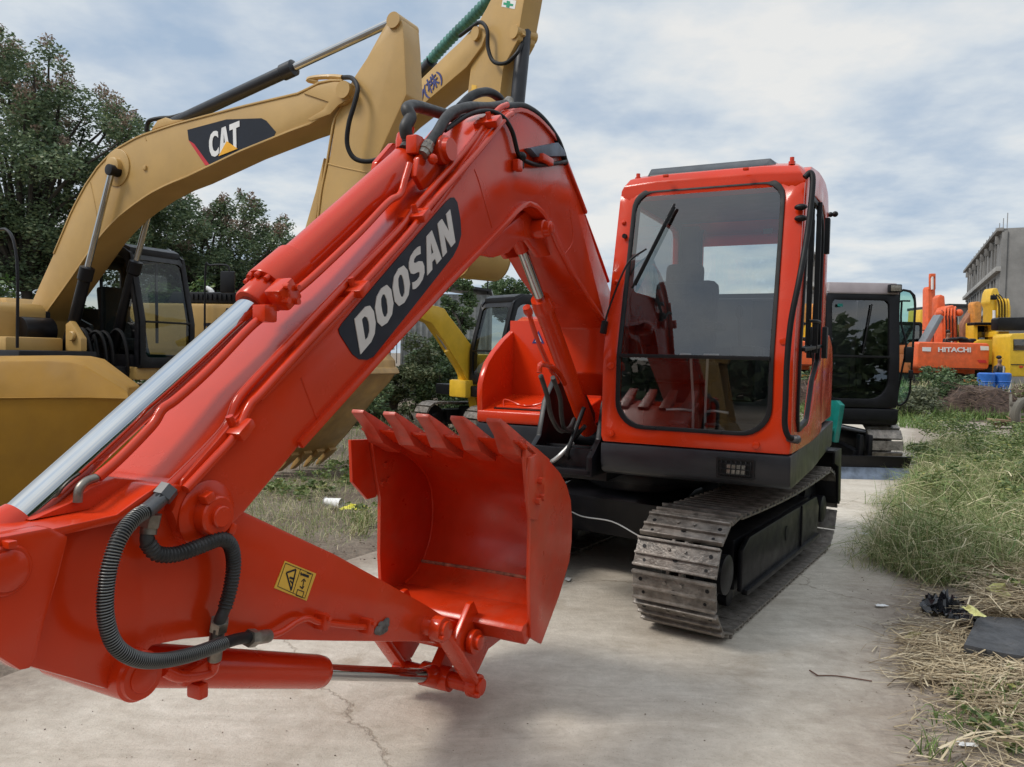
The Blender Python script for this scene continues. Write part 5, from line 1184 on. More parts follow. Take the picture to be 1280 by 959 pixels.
# upright orange arm behind
fa = thing('excavator', 'far orange excavator of which only the upright arm with a white rod shows', 'excavator', (18.2, 34, 0), 0)
m = MB(); px_prism(m, fa, [(1160, 452), (1160.5, 362), (1162, 358), (1168, 358), (1169.5, 362), (1169, 400), (1166, 452)], 33.5, .5, .05); m.build('arm', M['far_orange'], fa)
m = MB(); [m.bar(rel(a, 362, 33.4, fa), rel(a, 345, 33.4, fa), .09, .12, .02) for a in (1163, 1167.3)]; m.bar(rel(1162, 344.5, 33.4, fa), rel(1168.5, 344.5, 33.4, fa), .16, .16, .02); m.build('cylinder_bracket', M['far_orange'], fa)
m = MB(); m.cyl(rel(1165.2, 362, 33.35, fa), rel(1165.2, 346, 33.35, fa), .055, n=10); m.build('piston_rod', M['white'], fa)
m = MB(); m.box((0, .5, 1.4), (2.6, 3, 1.4), .1); m.build('engine_hood', M['far_orange'], fa)
m = MB(); m.box((0, .5, .4), (2.4, 3.4, .7), .1); m.build('crawler_tracks', M['black'], fa)
fb = thing('excavator', 'far yellow machine behind the black cab with the upright orange arm beside it', 'excavator', (20.5, 38, 0), 0)
m = MB(); px_prism(m, fb, [(1149, 412), (1151, 387), (1160, 387), (1160, 412)], 37.6, 1.2, .06); m.build('boom', M['yellow'], fb)
m = MB(); m.box((0, .8, 1.5), (2.6, 3, 1.9), .1); m.build('body', M['yellow'], fb)
# amber boom in the middle
fc = thing('excavator', 'amber excavator boom standing folded in front of the grey concrete building', 'excavator', (19.6, 34, 0), 0)
m = MB(); px_prism(m, fc, [(1218, 425), (1218, 380), (1220, 377), (1226, 377), (1227.5, 382), (1226, 425)], 33.5, .5, .05); m.build('boom', M['far_amber'], fc)
m = MB(); px_prism(m, fc, [(1203, 410), (1206, 402), (1217, 385), (1219, 392), (1214, 405), (1209, 425), (1203, 425)], 33.8, .4, .05); m.build('arm', mat('brown_arm', (.28, .12, .06), .6, var=.2), fc)
m = MB(); m.box((.3, .6, 1.3), (2.4, 3, 1.6), .1); m.build('body', M['far_amber'], fc)
# yellow ones at the right edge
fk = thing('excavator', 'yellow excavator with dark blue lettering behind the man by the blue barrels', 'excavator', (17.4, 29.5, 0), 0)
m = MB(); px_prism(m, fk, [(1220, 456), (1220, 426), (1226, 424.5), (1262, 425), (1262, 456)], 27.8, 1.2, .06); hd = m.build('engine_hood', M['yellow'], fk)
lettering('KOM', [rel(a, b, 27.79, fk) for a, b in ((1243.5, 442), (1261, 442), (1261, 437.5), (1243.5, 437.5))], .008, (0, -1, 0), 'lettering', M['navy'], hd, bold=.04)
m = MB(); m.ring([rel(a, b, 28.2, fk) for a, b in ((1217, 426), (1217, 404), (1219, 403), (1241, 403), (1243, 405), (1243, 426))], [rel(a, b, 28.2, fk) for a, b in ((1222, 425), (1222, 408), (1223, 407), (1238, 407), (1239, 408), (1239, 425))], (0, .5, 0), .01); m.build('cab', M['yellow'], fk)
m = MB(); px_prism(m, fk, [(1218.5, 403), (1218.5, 406.5), (1244, 406.5), (1244, 403)], 28.1, .5, .02); m.build('cab_roof', M['black'], fk)
m = MB(); px_prism(m, fk, [(1222, 425), (1222, 407), (1239, 407), (1239, 425)], 28.4, .02, 0); m.build('cab_window', M['glass_dark'], fk)
m = MB(); px_prism(m, fk, [(1224, 426), (1224, 413), (1236, 413), (1236, 426)], 28.6, .3, .03); m.build('seat', M['black'], fk)
m = MB(); px_prism(m, fk, [(1238, 455), (1240, 385), (1237, 378), (1239, 366), (1242, 360), (1247, 360), (1251, 370), (1262, 376), (1264, 384), (1264, 410), (1246, 412), (1245, 455)], 30.0, .6, .06)
for a in (1247, 1250.5, 1254, 1257.5, 1261): m.tube([rel(a, 410, 29.9, fk), rel(a, 380, 29.9, fk), rel(a-1.5, 374, 30.0, fk)], .035, 8, 3)
m.build('boom', M['yellow'], fk)
m = MB()
for a in (1248.7, 1252.2, 1255.8): m.tube([rel(a, 410, 29.85, fk), rel(a, 382, 29.85, fk), rel(a-3, 372, 29.9, fk), rel(a-7, 368, 30, fk)], .018, 6, 4)
m.build('hydraulic_hoses', M['rubber'], fk)
m = MB(); m.box(rel(1242, 372, 29.85, fk), (.22, .1, .18), .03); m.build('pin_boss', M['black'], fk)
m = MB(); m.cyl(rel(1242.5, 404, 29.8, fk), rel(1242.5, 388, 29.8, fk), .05, n=10); m.build('piston_rod', M['white'], fk)
m = MB(); px_prism(m, fk, [(1218, 475), (1218, 456), (1262, 456), (1262, 475)], 28.2, 2.6, .05); m.build('crawler_tracks', M['black'], fk)
fz = thing('wheel_loader', 'bright yellow machine cut by the right edge with a small dark window and red lamp', 'loader', (19.0, 27.6, 0), 0)
m = MB(); px_prism(m, fz, [(1262, 471), (1263, 420), (1266, 417), (1300, 416), (1300, 471)], 26.2, 1.0, .08); bd = m.build('body', M['yellow'], fz)
m = MB(); px_prism(m, fz, [(1267, 438), (1267, 424), (1285, 424), (1285, 438)], 26.18, .03, .005); m.build('window', M['glass_dark'], fz)
m = MB(); px_prism(m, fz, [(1275, 457.7), (1279, 457.7), (1279, 459.7), (1275, 459.7)], 26.17, .03, 0); m.build('tail_lamp', M['red'], fz)
m = MB(); px_prism(m, fz, [(1264, 455.2), (1300, 456), (1300, 457), (1264, 456.2)], 26.18, .03, 0); m.build('trim_strip', M['decal'], fz)
m = MB(); px_prism(m, fz, [(1247, 413), (1247, 399), (1249, 397), (1300, 396), (1300, 413)], 27.2, .4, .05); m.build('canopy', M['black'], fz)
m = MB(); px_prism(m, fz, [(1248, 421), (1249, 414), (1262, 414), (1262, 421)], 27.6, 1.0, .04); m.build('hood', M['yellow'], fz)

# ================================================================== people (tiny, far)
def person(loc, yaw, pose, label, cloth, shirt, skin, hair):
    V = [(0, 0, .95), (0, 0, 1.15), (0, .01, 1.38), (0, .01, 1.50), (0, .0, 1.60), (0, -.005, 1.69),
         (.19, 0, 1.42), (.24, .02, 1.15), pose[0], pose[1], (-.19, 0, 1.42), (-.24, .02, 1.15), pose[2], pose[3],
         (.10, 0, .90), (.12, -.02, .50), (.13, .03, .08), (.13, -.10, .03), (-.10, 0, .90), (-.12, -.02, .50), (-.13, .03, .08), (-.13, -.10, .03)]
    E = [(0, 1), (1, 2), (2, 3), (3, 4), (4, 5), (2, 6), (6, 7), (7, 8), (8, 9), (2, 10), (10, 11), (11, 12), (12, 13), (0, 14), (14, 15), (15, 16), (16, 17), (0, 18), (18, 19), (19, 20), (20, 21)]
    Rr = [.15, .15, .17, .055, .085, .09, .065, .05, .038, .03, .065, .05, .038, .03, .095, .065, .045, .035, .095, .065, .045, .035]
    def skin_mesh(keep, grow, name, mt, par):
        me = bpy.data.meshes.new(name); idx = {v: i for i, v in enumerate(keep)}
        me.from_pydata([V[i] for i in keep], [(idx[a], idx[b]) for a, b in E if a in idx and b in idx], [])
        o = bpy.data.objects.new(name, me); COL.objects.link(o)
        md = o.modifiers.new('skin', 'SKIN'); md.use_smooth_shade = True
        for i, v in enumerate(keep):
            me.skin_vertices[0].data[i].radius = (Rr[v]*grow, Rr[v]*grow*.8)
        me.skin_vertices[0].data[0].use_root = True
        s = o.modifiers.new('sub', 'SUBSURF'); s.levels = 2; s.render_levels = 2
        dg = bpy.context.evaluated_depsgraph_get(); dg.update(); m2 = bpy.data.meshes.new_from_object(o.evaluated_get(dg)); bpy.data.objects.remove(o)
        m2.materials.clear(); m2.materials.append(mt); q = bpy.data.objects.new(name, m2); COL.objects.link(q); q.parent = par; return q
    t = thing('person', label, 'person', loc, yaw)
    skin_mesh(list(range(22)), 1, 'body', skin, t)
    skin_mesh([0, 1, 2, 6, 7, 8, 10, 11, 12], 1.25, 'jacket', cloth, t)
    skin_mesh([0, 14, 15, 16, 18, 19, 20], 1.15, 'trousers', cloth, t)
    MB().ball((0, .03, 1.735), .085, 10, (.95, 1.0, .75)).build('hair', hair, t)
    m = MB(); m.prism([(-.035, 1.44), (.035, 1.44), (.03, 1.0), (-.03, 1.0)], -.155, -.12, bev=.01); m.build('shirt_front', shirt, t)
    m = MB(); m.ball((0, -.095, 1.69), .014, 6, (.8, 1.2, 1.2)); m.build('nose', skin, t)
skinm = M['skin']; hairm = mat('dark_hair', (.012, .01, .009), .7)
p = wp(1186, 412, 28.5)
person((p.x, 28.5, p.z-1.80), R_(25), [(.27, -.12, .98), (.2, -.3, 1.05), (-.27, -.1, .96), (-.24, -.25, 1.0)], 'person in a dark jacket and pale shirt standing up on the orange machine', M['cloth_dark'], M['cloth_light'], skinm, hairm)
p = wp(1250, 445, 25.5)
person((p.x, 25.5, p.z-1.78), R_(30), [(.28, -.02, .92), (.28, -.06, .80), (-.28, -.02, .92), (-.28, -.06, .80)], 'person in a black jacket and pale shirt standing behind the blue barrels', M['cloth_dark'], M['cloth_light'], skinm, hairm)
for i, (a, lab) in enumerate(((1233, 'left blue plastic barrel of the pair in the weeds'), (1253, 'right blue plastic barrel of the pair nearest the standing man'))):
    p = wp(a, 466, 24); m = MB(); m.lathe((0, 0, 0), (0, 0, .9), [(0, .22), (.02, .25), (.28, .25), (.3, .265), (.32, .25), (.6, .25), (.62, .265), (.64, .25), (.86, .25), (.9, .2)], 20)
    o = m.build('barrel', M['blue'], None, loc=(p.x, 24, p.z-.9)); tag(o, lab, 'barrel', 'blue barrels in the weeds')

# ================================================================== buildings
conc = mat('weathered_concrete', (.25, .245, .235), .9, var=.22, scale=.35, bump=.3, bscale=3, dirt=(.09, .09, .09), dirt_amt=.8)
conc_lt = mat('pale_concrete_ledge', (.34, .335, .32), .9, var=.15, scale=1)
dark = mat('room_shade_and_dark_wall', (.05, .052, .055), .9, var=.1)  # shade of the empty rooms put into colour; shed wall and roof share it
NC = Vector((30.2, 48, 0)); FC = Vector((41.0, 70, 0)); u = (FC-NC).normalized(); Lf = (FC-NC).length; v = Vector((u.y, -u.x, 0))
yawb = math.atan2(u.y, u.x)
bld = thing('building', 'unfinished grey concrete building with empty window openings and bare bars on its roof', 'building', NC, yawb)
# local: x along the left facade away from the near corner, -y into the building
m = MB(); Lb = 26.0; Wb = 22.0
for z0b, z1b in ((0, .9), (2.35, 3.1), (4.75, 5.5), (7.15, 7.95), (9.45, 10.0)): m.box((Lf/2, -.15, (z0b+z1b)/2), (Lf, .3, z1b-z0b), .01)
k = 0; x = .35; 
wins = []
while x < Lf-.5:
    wid = [.9, .3, .3, 1.0][k % 4]; m.box((x, -.152, 4.95), (wid, .29, 9.8), .01); wins.append(x+wid/2); x += wid/2+1.15+[.9, .3, .3, 1.0][(k+1) % 4]/2; k += 1
m.box((1.2, -.16, 5), (2.4, .3, 9.9), .01)
m.box((.15, -Wb/2-.3, 5), (.3, Wb, 10), .01)
m.box((Lf-.15, -Wb/2-.3, 5), (.3, Wb, 10), .01)
m.box((Lf/2, -Wb/2, 9.9), (Lf-.2, Wb-.5, .15), 0)
m.build('wall', conc, bld)
m = MB(); m.box((Lf/2, -1.4, 5), (Lf-.8, .1, 9.6), 0); m.build('interior', dark, bld)  # dark sheet stands in for the shaded rooms behind the openings
for z in (7.5, 5.1, 2.7): MB().box((Lf/2, .1, z), (Lf+.2, .28, .28), .01).build('ledge', conc_lt, bld)
MB().box((Lf/2-.0, .1, 9.93), (Lf+.3, .35, .2), .01).build('ledge', conc, bld)
for k in range(13): 
    x = .4+k*1.95; m = MB(); m.box((x, -.3, 10.5), (.05, .05, 1.0), 0); m.build('starter_bar', mat('bar_grey', (.3, .31, .32), .8) if k == 0 else bpy.data.materials['bar_grey'], bld)
m = MB()
for k in range(8): m.box((1+k*3.0, .1, 9.4), (.15, .3, .5), .01)
m.build('bracket', conc, bld)
o = MB().box((0, 0, 3), (5, 6, 6.1), .02).build('wall', conc_lt, None); b2_ = thing('small_building', 'small pale flat roofed building beside the far end of the concrete building', 'building', (37, 64, 0)); o.parent = b2_
MB().box((0, 0, 6.15), (5.4, 6.4, .25), .02).build('roof', dark, b2_)
# low shed on the left with pale roof
corr = mat('corrugated_pale_roof', (.52, .55, .57), .45, metal=.2, var=.05)
sh = thing('shed', 'long low shed with a pale metal roof behind the black cab on the left', 'shed', (-9.5, 31, 0), R_(4))
m = MB(); m.prism([(-4.5, 4.1), (4.5, 4.1), (4.5, 4.9), (-4.5, 4.75)], -2, -1.9, bev=.02); m.loft([[dv(-4.6, -2.1, 4.75), dv(4.6, -2.1, 4.85), dv(4.6, 2, 5.3), dv(-4.6, 2, 5.2)], [dv(-4.6, -2.1, 4.8), dv(4.6, -2.1, 4.9), dv(4.6, 2, 5.35), dv(-4.6, 2, 5.25)]])
for k in range(45): m.box((-4.4+k*.2, -2.02, 4.45), (.03, .04, .72), 0)
m.build('roof', corr, sh)
m = MB(); m.box((0, 0, 2.1), (8.6, 3.6, 4.1), .02); m.build('wall', dark, sh)
sh2 = thing('shed', 'grey corrugated shed seen between the boom and the small black cab', 'shed', (-2.3, 26, 0))
m = MB(); m.box((0, 1.5, 1.75), (3.0, 3, 3.5), .01)
for k in range(15): m.box((-1.4+k*.2, -.01, 1.75), (.08, .05, 3.5), .01)
m.build('wall', mat('corrugated_grey_wall', (.24, .25, .25), .6, var=.15, dirt=(.12, .1, .08), dirt_amt=.5), sh2)
m = MB(); m.loft([[dv(-1.7, -.2, 4.0), dv(1.55, -.2, 3.6), dv(1.55, 3, 3.6), dv(-1.7, 3, 4.0)], [dv(-1.7, -.2, 4.08), dv(1.55, -.2, 3.68), dv(1.55, 3, 3.68), dv(-1.7, 3, 4.08)]]); m.build('roof', M['skirt'], sh2)
m = MB(); m.box((1.4, .3, 3.9), (.05, .05, .7), 0); m.box((1.4, .3, 4.1), (.4, .03, .03), 0); m.build('aerial', M['black'], sh2)
for k, (ya, yb_, dx) in enumerate(((300, 308, 0), (304, 312, .1))):
    a, b = wp(295, ya, 34), wp(380, yb_, 34); q = (a+b)/2-dv(0, 0, .05)
    o = MB().tube([a+(a-b)*1.5, a, q, b, b+(b-a)*2], .02, 5, 4).build('power_line', M['rubber'], None); tag(o, 'upper thin overhead wire right of the left trees' if k == 0 else 'lower thin overhead wire right of the left trees', 'wire', 'overhead wires')

# ================================================================== trees and plants
nr = np.random.default_rng(11)
def leaf_cloud(centers, radii, n, size, squash=.75, flat=.35):
    """n small diamond leaves in clumps; shell-weighted"""
    C = np.array(centers, float); Rr = np.array(radii, float); w_ = Rr**2; w_ /= w_.sum()
    i = nr.choice(len(C), n, p=w_); d = nr.normal(size=(n, 3)); d /= np.linalg.norm(d, axis=1)[:, None]
    r = Rr[i]*nr.random(n)**.45; P = C[i]+d*r[:, None]*np.array([1, 1, squash])
    a = nr.normal(size=(n, 3)); a[:, 2] *= flat; a /= np.linalg.norm(a, axis=1)[:, None]
    b = np.cross(a, nr.normal(size=(n, 3))); b /= np.linalg.norm(b, axis=1)[:, None]
    s = (size*nr.uniform(.6, 1.3, n))[:, None]
    V = np.stack([P-a*s*.6, P+b*s*.28, P+a*s*.6, P-b*s*.28], 1).reshape(-1, 3)
    return V, np.arange(n*4).reshape(-1, 4)
def crown_centers(blobs, n, rr):
    out = []; rs = []
    w_ = np.array([b[3]*b[4]*b[5] for b in blobs]); w_ = w_/w_.sum()
    for k in range(n):
        b = blobs[nr.choice(len(blobs), p=w_)]; d = nr.normal(size=3); d /= np.linalg.norm(d); q = nr.random()**.35
        out.append((b[0]+d[0]*b[3]*q, b[1]+d[1]*b[4]*q, b[2]+d[2]*b[5]*q)); rs.append(rr*nr.uniform(.5, 1.3))
    return out, rs
L_dark = leafmat('tree_leaves', [(0, (.06, .10, .055)), (.5, (.13, .19, .095)), (.85, (.20, .26, .13)), (1, (.27, .30, .16))])
L_seed = leafmat('reddish_seed_clusters', [(0, (.18, .12, .09)), (.5, (.27, .19, .14)), (1, (.36, .27, .2))])
L_vine = leafmat('vine_leaves', [(0, (.03, .06, .02)), (.5, (.06, .12, .03)), (.9, (.12, .19, .05)), (1, (.2, .25, .08))])
L_ivy = leafmat('ivy_leaves', [(0, (.045, .08, .035)), (.6, (.09, .15, .06)), (1, (.18, .23, .10))])
L_weed = leafmat('weed_leaves', [(0, (.07, .11, .035)), (.5, (.13, .19, .06)), (.85, (.21, .26, .09)), (1, (.36, .36, .12))])
bark = mat('bark', (.05, .042, .035), .9, var=.25, scale=6, bump=.6, bscale=15)
def tree(label, loc, blobs, nclump, clump_r, nleaf, size, lm, seeds=0, trunk_r=.2, seed_top=0, fork=None, group=None, nbr=26):
    t = thing('tree', label, 'tree', loc, 0, group)
    C, Rr = crown_centers(blobs, nclump, clump_r)
    V, Fc = leaf_cloud(C, Rr, nleaf, size); fast_mesh('crown', V, Fc, lm, t)
    m = MB(); zt = min(b[2]-b[5]*.3 for b in blobs); top = Vector((blobs[0][0]*.3, blobs[0][1]*.3, zt))
    m.tube([(0, 0, -.1), (top.x*.4, top.y*.4, zt*.5), tuple(top)], lambda q: trunk_r*(1-.45*q), 10, 5); m.build('trunk', bark, t)
    m = MB()
    for k in range(nbr):
        c = Vector(C[k % len(C)]); mid = top.lerp(c, .5)+Vector((nr.normal()*.25, nr.normal()*.25, .35)); m.tube([tuple(top-Vector((0, 0, .3))), tuple(mid), tuple(c)], lambda q: trunk_r*.38*(1-.85*q)+.008, 6, 4)
    m.build('branches', bark, t)
    if seeds:
        idx = [i for i, c in enumerate(C) if c[2] > seed_top+nr.normal()*.5]; nr.shuffle(idx); idx = idx[:seeds]
        if idx:
            V, Fc = leaf_cloud([np.array(C[i])+np.array([0, -.1, Rr[i]*.6]) for i in idx], [Rr[i]*.45 for i in idx], 90*len(idx), size*.85, 1.1, 1.0); fast_mesh('seed_clusters', V, Fc, L_seed, t)
    return t
tree('tall dark green tree with reddish seed clusters at the far left edge', (-13.6, 22, 0), [(-1.2, 0, 7.3, 3.0, 2.6, 3.2), (1.3, .3, 6.2, 2.6, 2.4, 2.6), (3.3, 0, 6.2, 1.5, 1.5, 1.8), (-1.5, 0, 4.0, 3, 2.4, 2.0), (1.2, 0, 3.8, 2.2, 2, 1.6)], 270, .56, 92000, .10, L_dark, 110, .24, 7.0, nbr=70)
tree('dark tree with brownish clusters showing beneath the tan boom', (-9.3, 25, 0), [(-1.2, 0, 5.1, 2.3, 2, 1.9), (.6, 0, 4.5, 1.6, 1.6, 1.6), (-1, 0, 3.2, 2.4, 2, 1.4)], 150, .46, 42000, .095, L_dark, 70, .16, 4.6, nbr=45)
tree('small leafy tree just right of the brownish one above the pale shed', (-7.9, 27, 0), [(0, 0, 4.3, 1.1, 1, 1.0), (-.3, 0, 3.2, 1.1, 1, 1)], 60, .4, 8000, .12, leafmat('lighter_leaves', [(0, (.03, .055, .02)), (.6, (.07, .10, .035)), (1, (.13, .15, .06))]), 0, .1)
tree('round far tree above the roof of the small black cab', (-.5, 62, 0), [(0, 0, 6.3, 2.1, 2, 1.4), (-1.0, 0, 5.4, 1.4, 1.3, 1.2), (1.3, 0, 5.3, 1.6, 1.3, 1.2)], 120, .6, 14000, .22, L_ivy, 0, .25)
tree('ivy covered trunk with drooping dark leaves left of the corrugated shed', (-1.55, 21.5, 0), [(0, 0, 2.9, .42, .4, .75), (-.1, 0, 2.0, .5, .4, .8), (-.3, 0, 1.0, 1.0, .6, .9)], 90, .24, 20000, .09, L_ivy, 0, .2, nbr=8)
def bush(label, loc, blobs, nclump, cr, nleaf, size, lm, group=None):
    C, Rr = crown_centers(blobs, nclump, cr); V, Fc = leaf_cloud(C, Rr, nleaf, size)
    t = thing('bush', label, 'bush', loc, 0, group); V[:, 2] = np.maximum(V[:, 2], .01); fast_mesh('leaves', V, Fc, lm, t)
    m = MB()
    for k in range(10):
        c = C[k]; m.tube([(c[0]*.2, c[1]*.2, 0), (c[0]*.7, c[1]*.6, c[2]*.5), tuple(c)], .012, 5, 3)
    m.build('stems', bark, t)
    return t
bush('bright green vine tangle at the left edge below the dark tree', (-10.6, 17.5, 0), [(-.6, 0, 1.6, 1.6, 1, 1.4), (.8, 0, 1.2, 1.4, 1, 1.3)], 120, .4, 16000, .12, L_vine)
bush('vine tangle between the dark trees and the black cab', (-8.2, 20.5, 0), [(0, 0, 1.7, 2.2, 1, 1.7), (2.0, 0, 1.5, 1.4, 1, 1.4)], 140, .42, 18000, .12, L_vine)
bush('green vines below the pale shed roof', (-7.2, 24.5, 0), [(-1, 0, 1.7, 1.7, 1, 1.9), (1.2, 0, 1.5, 1.8, 1, 1.8)], 120, .42, 16000, .12, L_vine)
bush('low shrub at the foot of the ivy covered trunk', (-1.55, 17.2, 0), [(0, 0, .7, .8, .6, .75), (.5, 0, .4, .6, .5, .45)], 70, .24, 10000, .07, L_ivy)
bush('pale reedy clump beside the tan bucket', (-2.1, 17.0, 0), [(0, 0, .9, .45, .4, .95), (-.9, .2, .6, .7, .4, .6)], 70, .22, 9000, .08, leafmat('reed_green', [(0, (.08, .11, .05)), (.6, (.16, .2, .1)), (1, (.28, .28, .16))]))
bush('dark shrub behind the tan bucket and below the boom', (-4.6, 15.8, 0), [(0, 0, .6, 1.6, .8, .7), (1.5, 0, .5, 1.0, .7, .6)], 90, .28, 10000, .09, L_ivy)
bush('leafy hedge far left under the tan boom cab', (-13, 14.5, 0), [(0, 0, .9, 2.6, 1, 1.0)], 70, .4, 9000, .12, L_vine)
# right-hand bushes on the verge and the heap
bush('tall leafy weed bush on the right verge at the picture edge', (6.0, 8.5, 0), [(0, 0, .3, .4, .5, .4), (.6, .3, .35, .5, .5, .4)], 50, .14, 4000, .045, L_weed)
bush('weed bush further along the verge by the wooden plank', (8.3, 11.8, 0), [(0, 0, .28, .7, .6, .35), (1.2, .2, .35, .9, .6, .4)], 60, .18, 5000, .05, L_weed)
bush('pale green scrub behind the blue barrels on the right', (15.6, 21.8, .1), [(0, 0, .45, 1.2, .8, .55), (1.6, 0, .4, 1.4, .8, .55)], 70, .3, 9000, .09, L_weed)
bush('scrub in front of the orange counterweight', (12.3, 22.4, .1), [(0, 0, .6, .9, .8, .7), (1.0, 0, .4, 1.0, .8, .5)], 60, .3, 8000, .09, L_ivy)
bush('grey green scrub left of the brush heap near the open glass door', (11.2, 21.2, 0), [(0, 0, .4, .7, .8, .5), (-.3, 0, .3, .7, .8, .35)], 50, .25, 6000, .08, leafmat('grey_green', [(0, (.07, .085, .05)), (.6, (.14, .16, .09)), (1, (.22, .22, .13))]))
# brush heap
def blades(n, area, length, width, lean, bend=.4, zbase=0.0, lying=False):
    """n bent grass blades; area(n)->x,y arrays"""
    x, y = area(n); n = len(x); h = length*nr.uniform(.45, 1.25, n); az = nr.uniform(0, 2*np.pi, n); d = np.stack([np.cos(az), np.sin(az), np.zeros(n)], 1)
    ln_ = nr.uniform(.1, 1, n)*lean; s = np.stack([-np.sin(az), np.cos(az), np.zeros(n)], 1); s2 = nr.normal(size=(n, 3))*.5+s; s2 /= np.linalg.norm(s2, axis=1)[:, None]
    w_ = width*nr.uniform(.6, 1.4, n); P0 = np.stack([x, y, np.full(n, zbase)], 1); ks = [0, .4, .75, 1.0]; Vs = []
    for k in ks:
        up = h*k*np.cos(ln_*k*1.2)*(1-bend*k*k*ln_); out = h*k*np.sin(ln_*(.5+k*.7))
        c = P0+d*out[:, None]+np.array([0, 0, 1])*np.maximum(up, .004)[:, None]
        ww = (w_*(1-k*.85))[:, None]; Vs += [c-s2*ww, c+s2*ww]
    V = np.stack(Vs, 1).reshape(-1, 3); b = np.arange(n)[:, None]*8
    F_ = np.concatenate([b+np.array([[0, 1, 3, 2]]), b+np.array([[2, 3, 5, 4]]), b+np.array([[4, 5, 7, 6]])], 0)
    return V, F_
heap = thing('brush_heap', 'heap of dark brown brushwood and rusty scrap in the weeds behind the crossing road', 'heap', (13.2, 21.6, .12))
m = MB(); hp = []
for k in range(9):
    a = k/8; hp.append([dv(-1.3+2.9*a, -.7*math.sin(math.pi*a)-.05, 0), dv(-1.3+2.9*a, -.4*math.sin(math.pi*a), .2+.55*math.sin(math.pi*a)*rnd.uniform(.7, 1.1)), dv(-1.3+2.9*a, .3, .3+.6*math.sin(math.pi*a)*rnd.uniform(.8, 1.1)), dv(-1.3+2.9*a, .8, 0)])
m.loft(hp); m.build('soil', mat('dark_brown_soil', (.075, .05, .04), .95, var=.4, scale=8, bump=1, bscale=12), heap)
m = MB()
for k in range(150):
    a = Vector((rnd.uniform(-1.2, 1.5), rnd.uniform(-.7, .3), rnd.uniform(.15, .8))); d = Vector((rnd.uniform(-1, 1), rnd.uniform(-.5, .5), rnd.uniform(-.35, .35)))*rnd.uniform(.2, .6); m.tube([a-d, a+Vector((0, 0, rnd.uniform(-.05, .08))), a+d], .009, 5, 3)
m.build('sticks', mat('dry_sticks', (.13, .09, .065), .9, var=.3), heap)
pal = thing('wooden_rack', 'small grey weathered wooden rack leaning on the brush heap', 'rack', (13.4, 20.2, 0), R_(8))
for k, x in enumerate((-.25, 0, .28)):
    MB().bar((x, 0, 0), (x+.03, .1, .75-.1*k), .06, .05, .006).build('post', mat('grey_wood', (.2, .18, .15), .9, var=.2) if k == 0 else bpy.data.materials['grey_wood'], pal)
for z in (.2, .5): MB().bar((-.3, .03, z), (.4, .05, z+.03), .03, .07, .006).build('rail', bpy.data.materials['grey_wood'], pal)
p = G(1262, 536); pk = MB(); pk.box((0, 0, .16), (1.3, .35, .06), .01, Matrix.Rotation(R_(4), 3, 'Y')); pk.box((.1, .15, .09), (1.2, .2, .06), .01)
for k in range(12): pk.bar((rnd.uniform(-.8, .2), rnd.uniform(-.3, .2), rnd.uniform(.02, .1)), (rnd.uniform(-.4, .6), rnd.uniform(-.2, .3), rnd.uniform(.05, .3)), .03, .02, .003)
o = pk.build('plank_pile', mat('brown_wood', (.24, .16, .10), .85, var=.2, scale=4), None, loc=(p.x+.2, p.y, 0)); tag(o, 'pile of brown planks and sticks at the right edge beside the crossing road', 'planks')
tyre = MB()
loops = [[Vector((math.cos(a)*(.32+.1*math.cos(b)), .09*math.sin(b), .36+math.sin(a)*(.32+.1*math.cos(b)))) for b in np.linspace(0, 2*np.pi, 11)[:-1]] for a in np.linspace(0, 2*np.pi, 33)]
tyre.loft(loops, caps=False); p = wp(1276, 514, 17.8); o = tyre.build('tyre', mat('faded_tyre', (.12, .11, .09), .8), None, loc=(p.x+.1, 17.8, 0)); o.rotation_euler.z = R_(20); tag(o, 'faded old tyre standing in weeds at the right edge', 'tyre')
# ---- litter near the camera
p = G(417, 634); cup = MB(); a = Vector((-.085, .02, .05)); b = Vector((.085, -.05, .045)); cup.lathe(a, b, [(0, .045), (.0, .035), (.01, .035), ((b-a).length, .052), ((b-a).length+.004, .055), ((b-a).length, .048), (.02, .032)], 24)
o = cup.build('paper_cup', M['white'], None, loc=(p.x, p.y, .0)); tag(o, 'crumpled white paper cup lying in the grass left of the orange bucket', 'cup')
def crumple(name, loc, size, mt, label, cat, n=9, h=.5, seed=1):
    r_ = random.Random(seed); V = []; F_ = []
    for i in range(n):
        for j in range(n):
            u_, v_ = i/(n-1)-.5, j/(n-1)-.5; V.append((u_*size[0]*(1+r_.uniform(-.2, .2)), v_*size[1]*(1+r_.uniform(-.25, .25)), max(.003, r_.random()*size[0]*h*(1-1.6*max(abs(u_), abs(v_))))+.003))
    for i in range(n-1):
        for j in range(n-1): F_.append((i*n+j, (i+1)*n+j, (i+1)*n+j+1, i*n+j+1))
    m = MB(); m.add(V, F_); o = m.build(name, mt, None, loc=loc, ang=180 if False else 25); o.rotation_euler.z = r_.uniform(0, 3); return tag(o, label, cat)
ypap = mat('yellow_wrapper', (.75, .7, .06), .5); pyel = mat('pale_yellow_paper', (.55, .54, .22), .75, var=.15, scale=25); plastic = mat('black_plastic_bag', (.015, .016, .02), .25, var=.2, scale=20, coat=.3)
p = G(443, 639); crumple('wrapper', (p.x, p.y, .01), (.26, .12), ypap, 'bright yellow crumpled wrapper beside the white paper cup', 'wrapper', seed=3, h=.3)
p = G(1182, 765); crumple('plastic_bag', (p.x, p.y, .01), (.26, .24), plastic, 'upper crumpled black plastic scrap on the straw edge of the road', 'plastic scrap', 16, .55, 4)
p = G(1208, 782); crumple('plastic_bag', (p.x, p.y, .03), (.18, .15), plastic, 'lower black plastic scrap touching the dark slab', 'plastic scrap', 14, .5, 5)
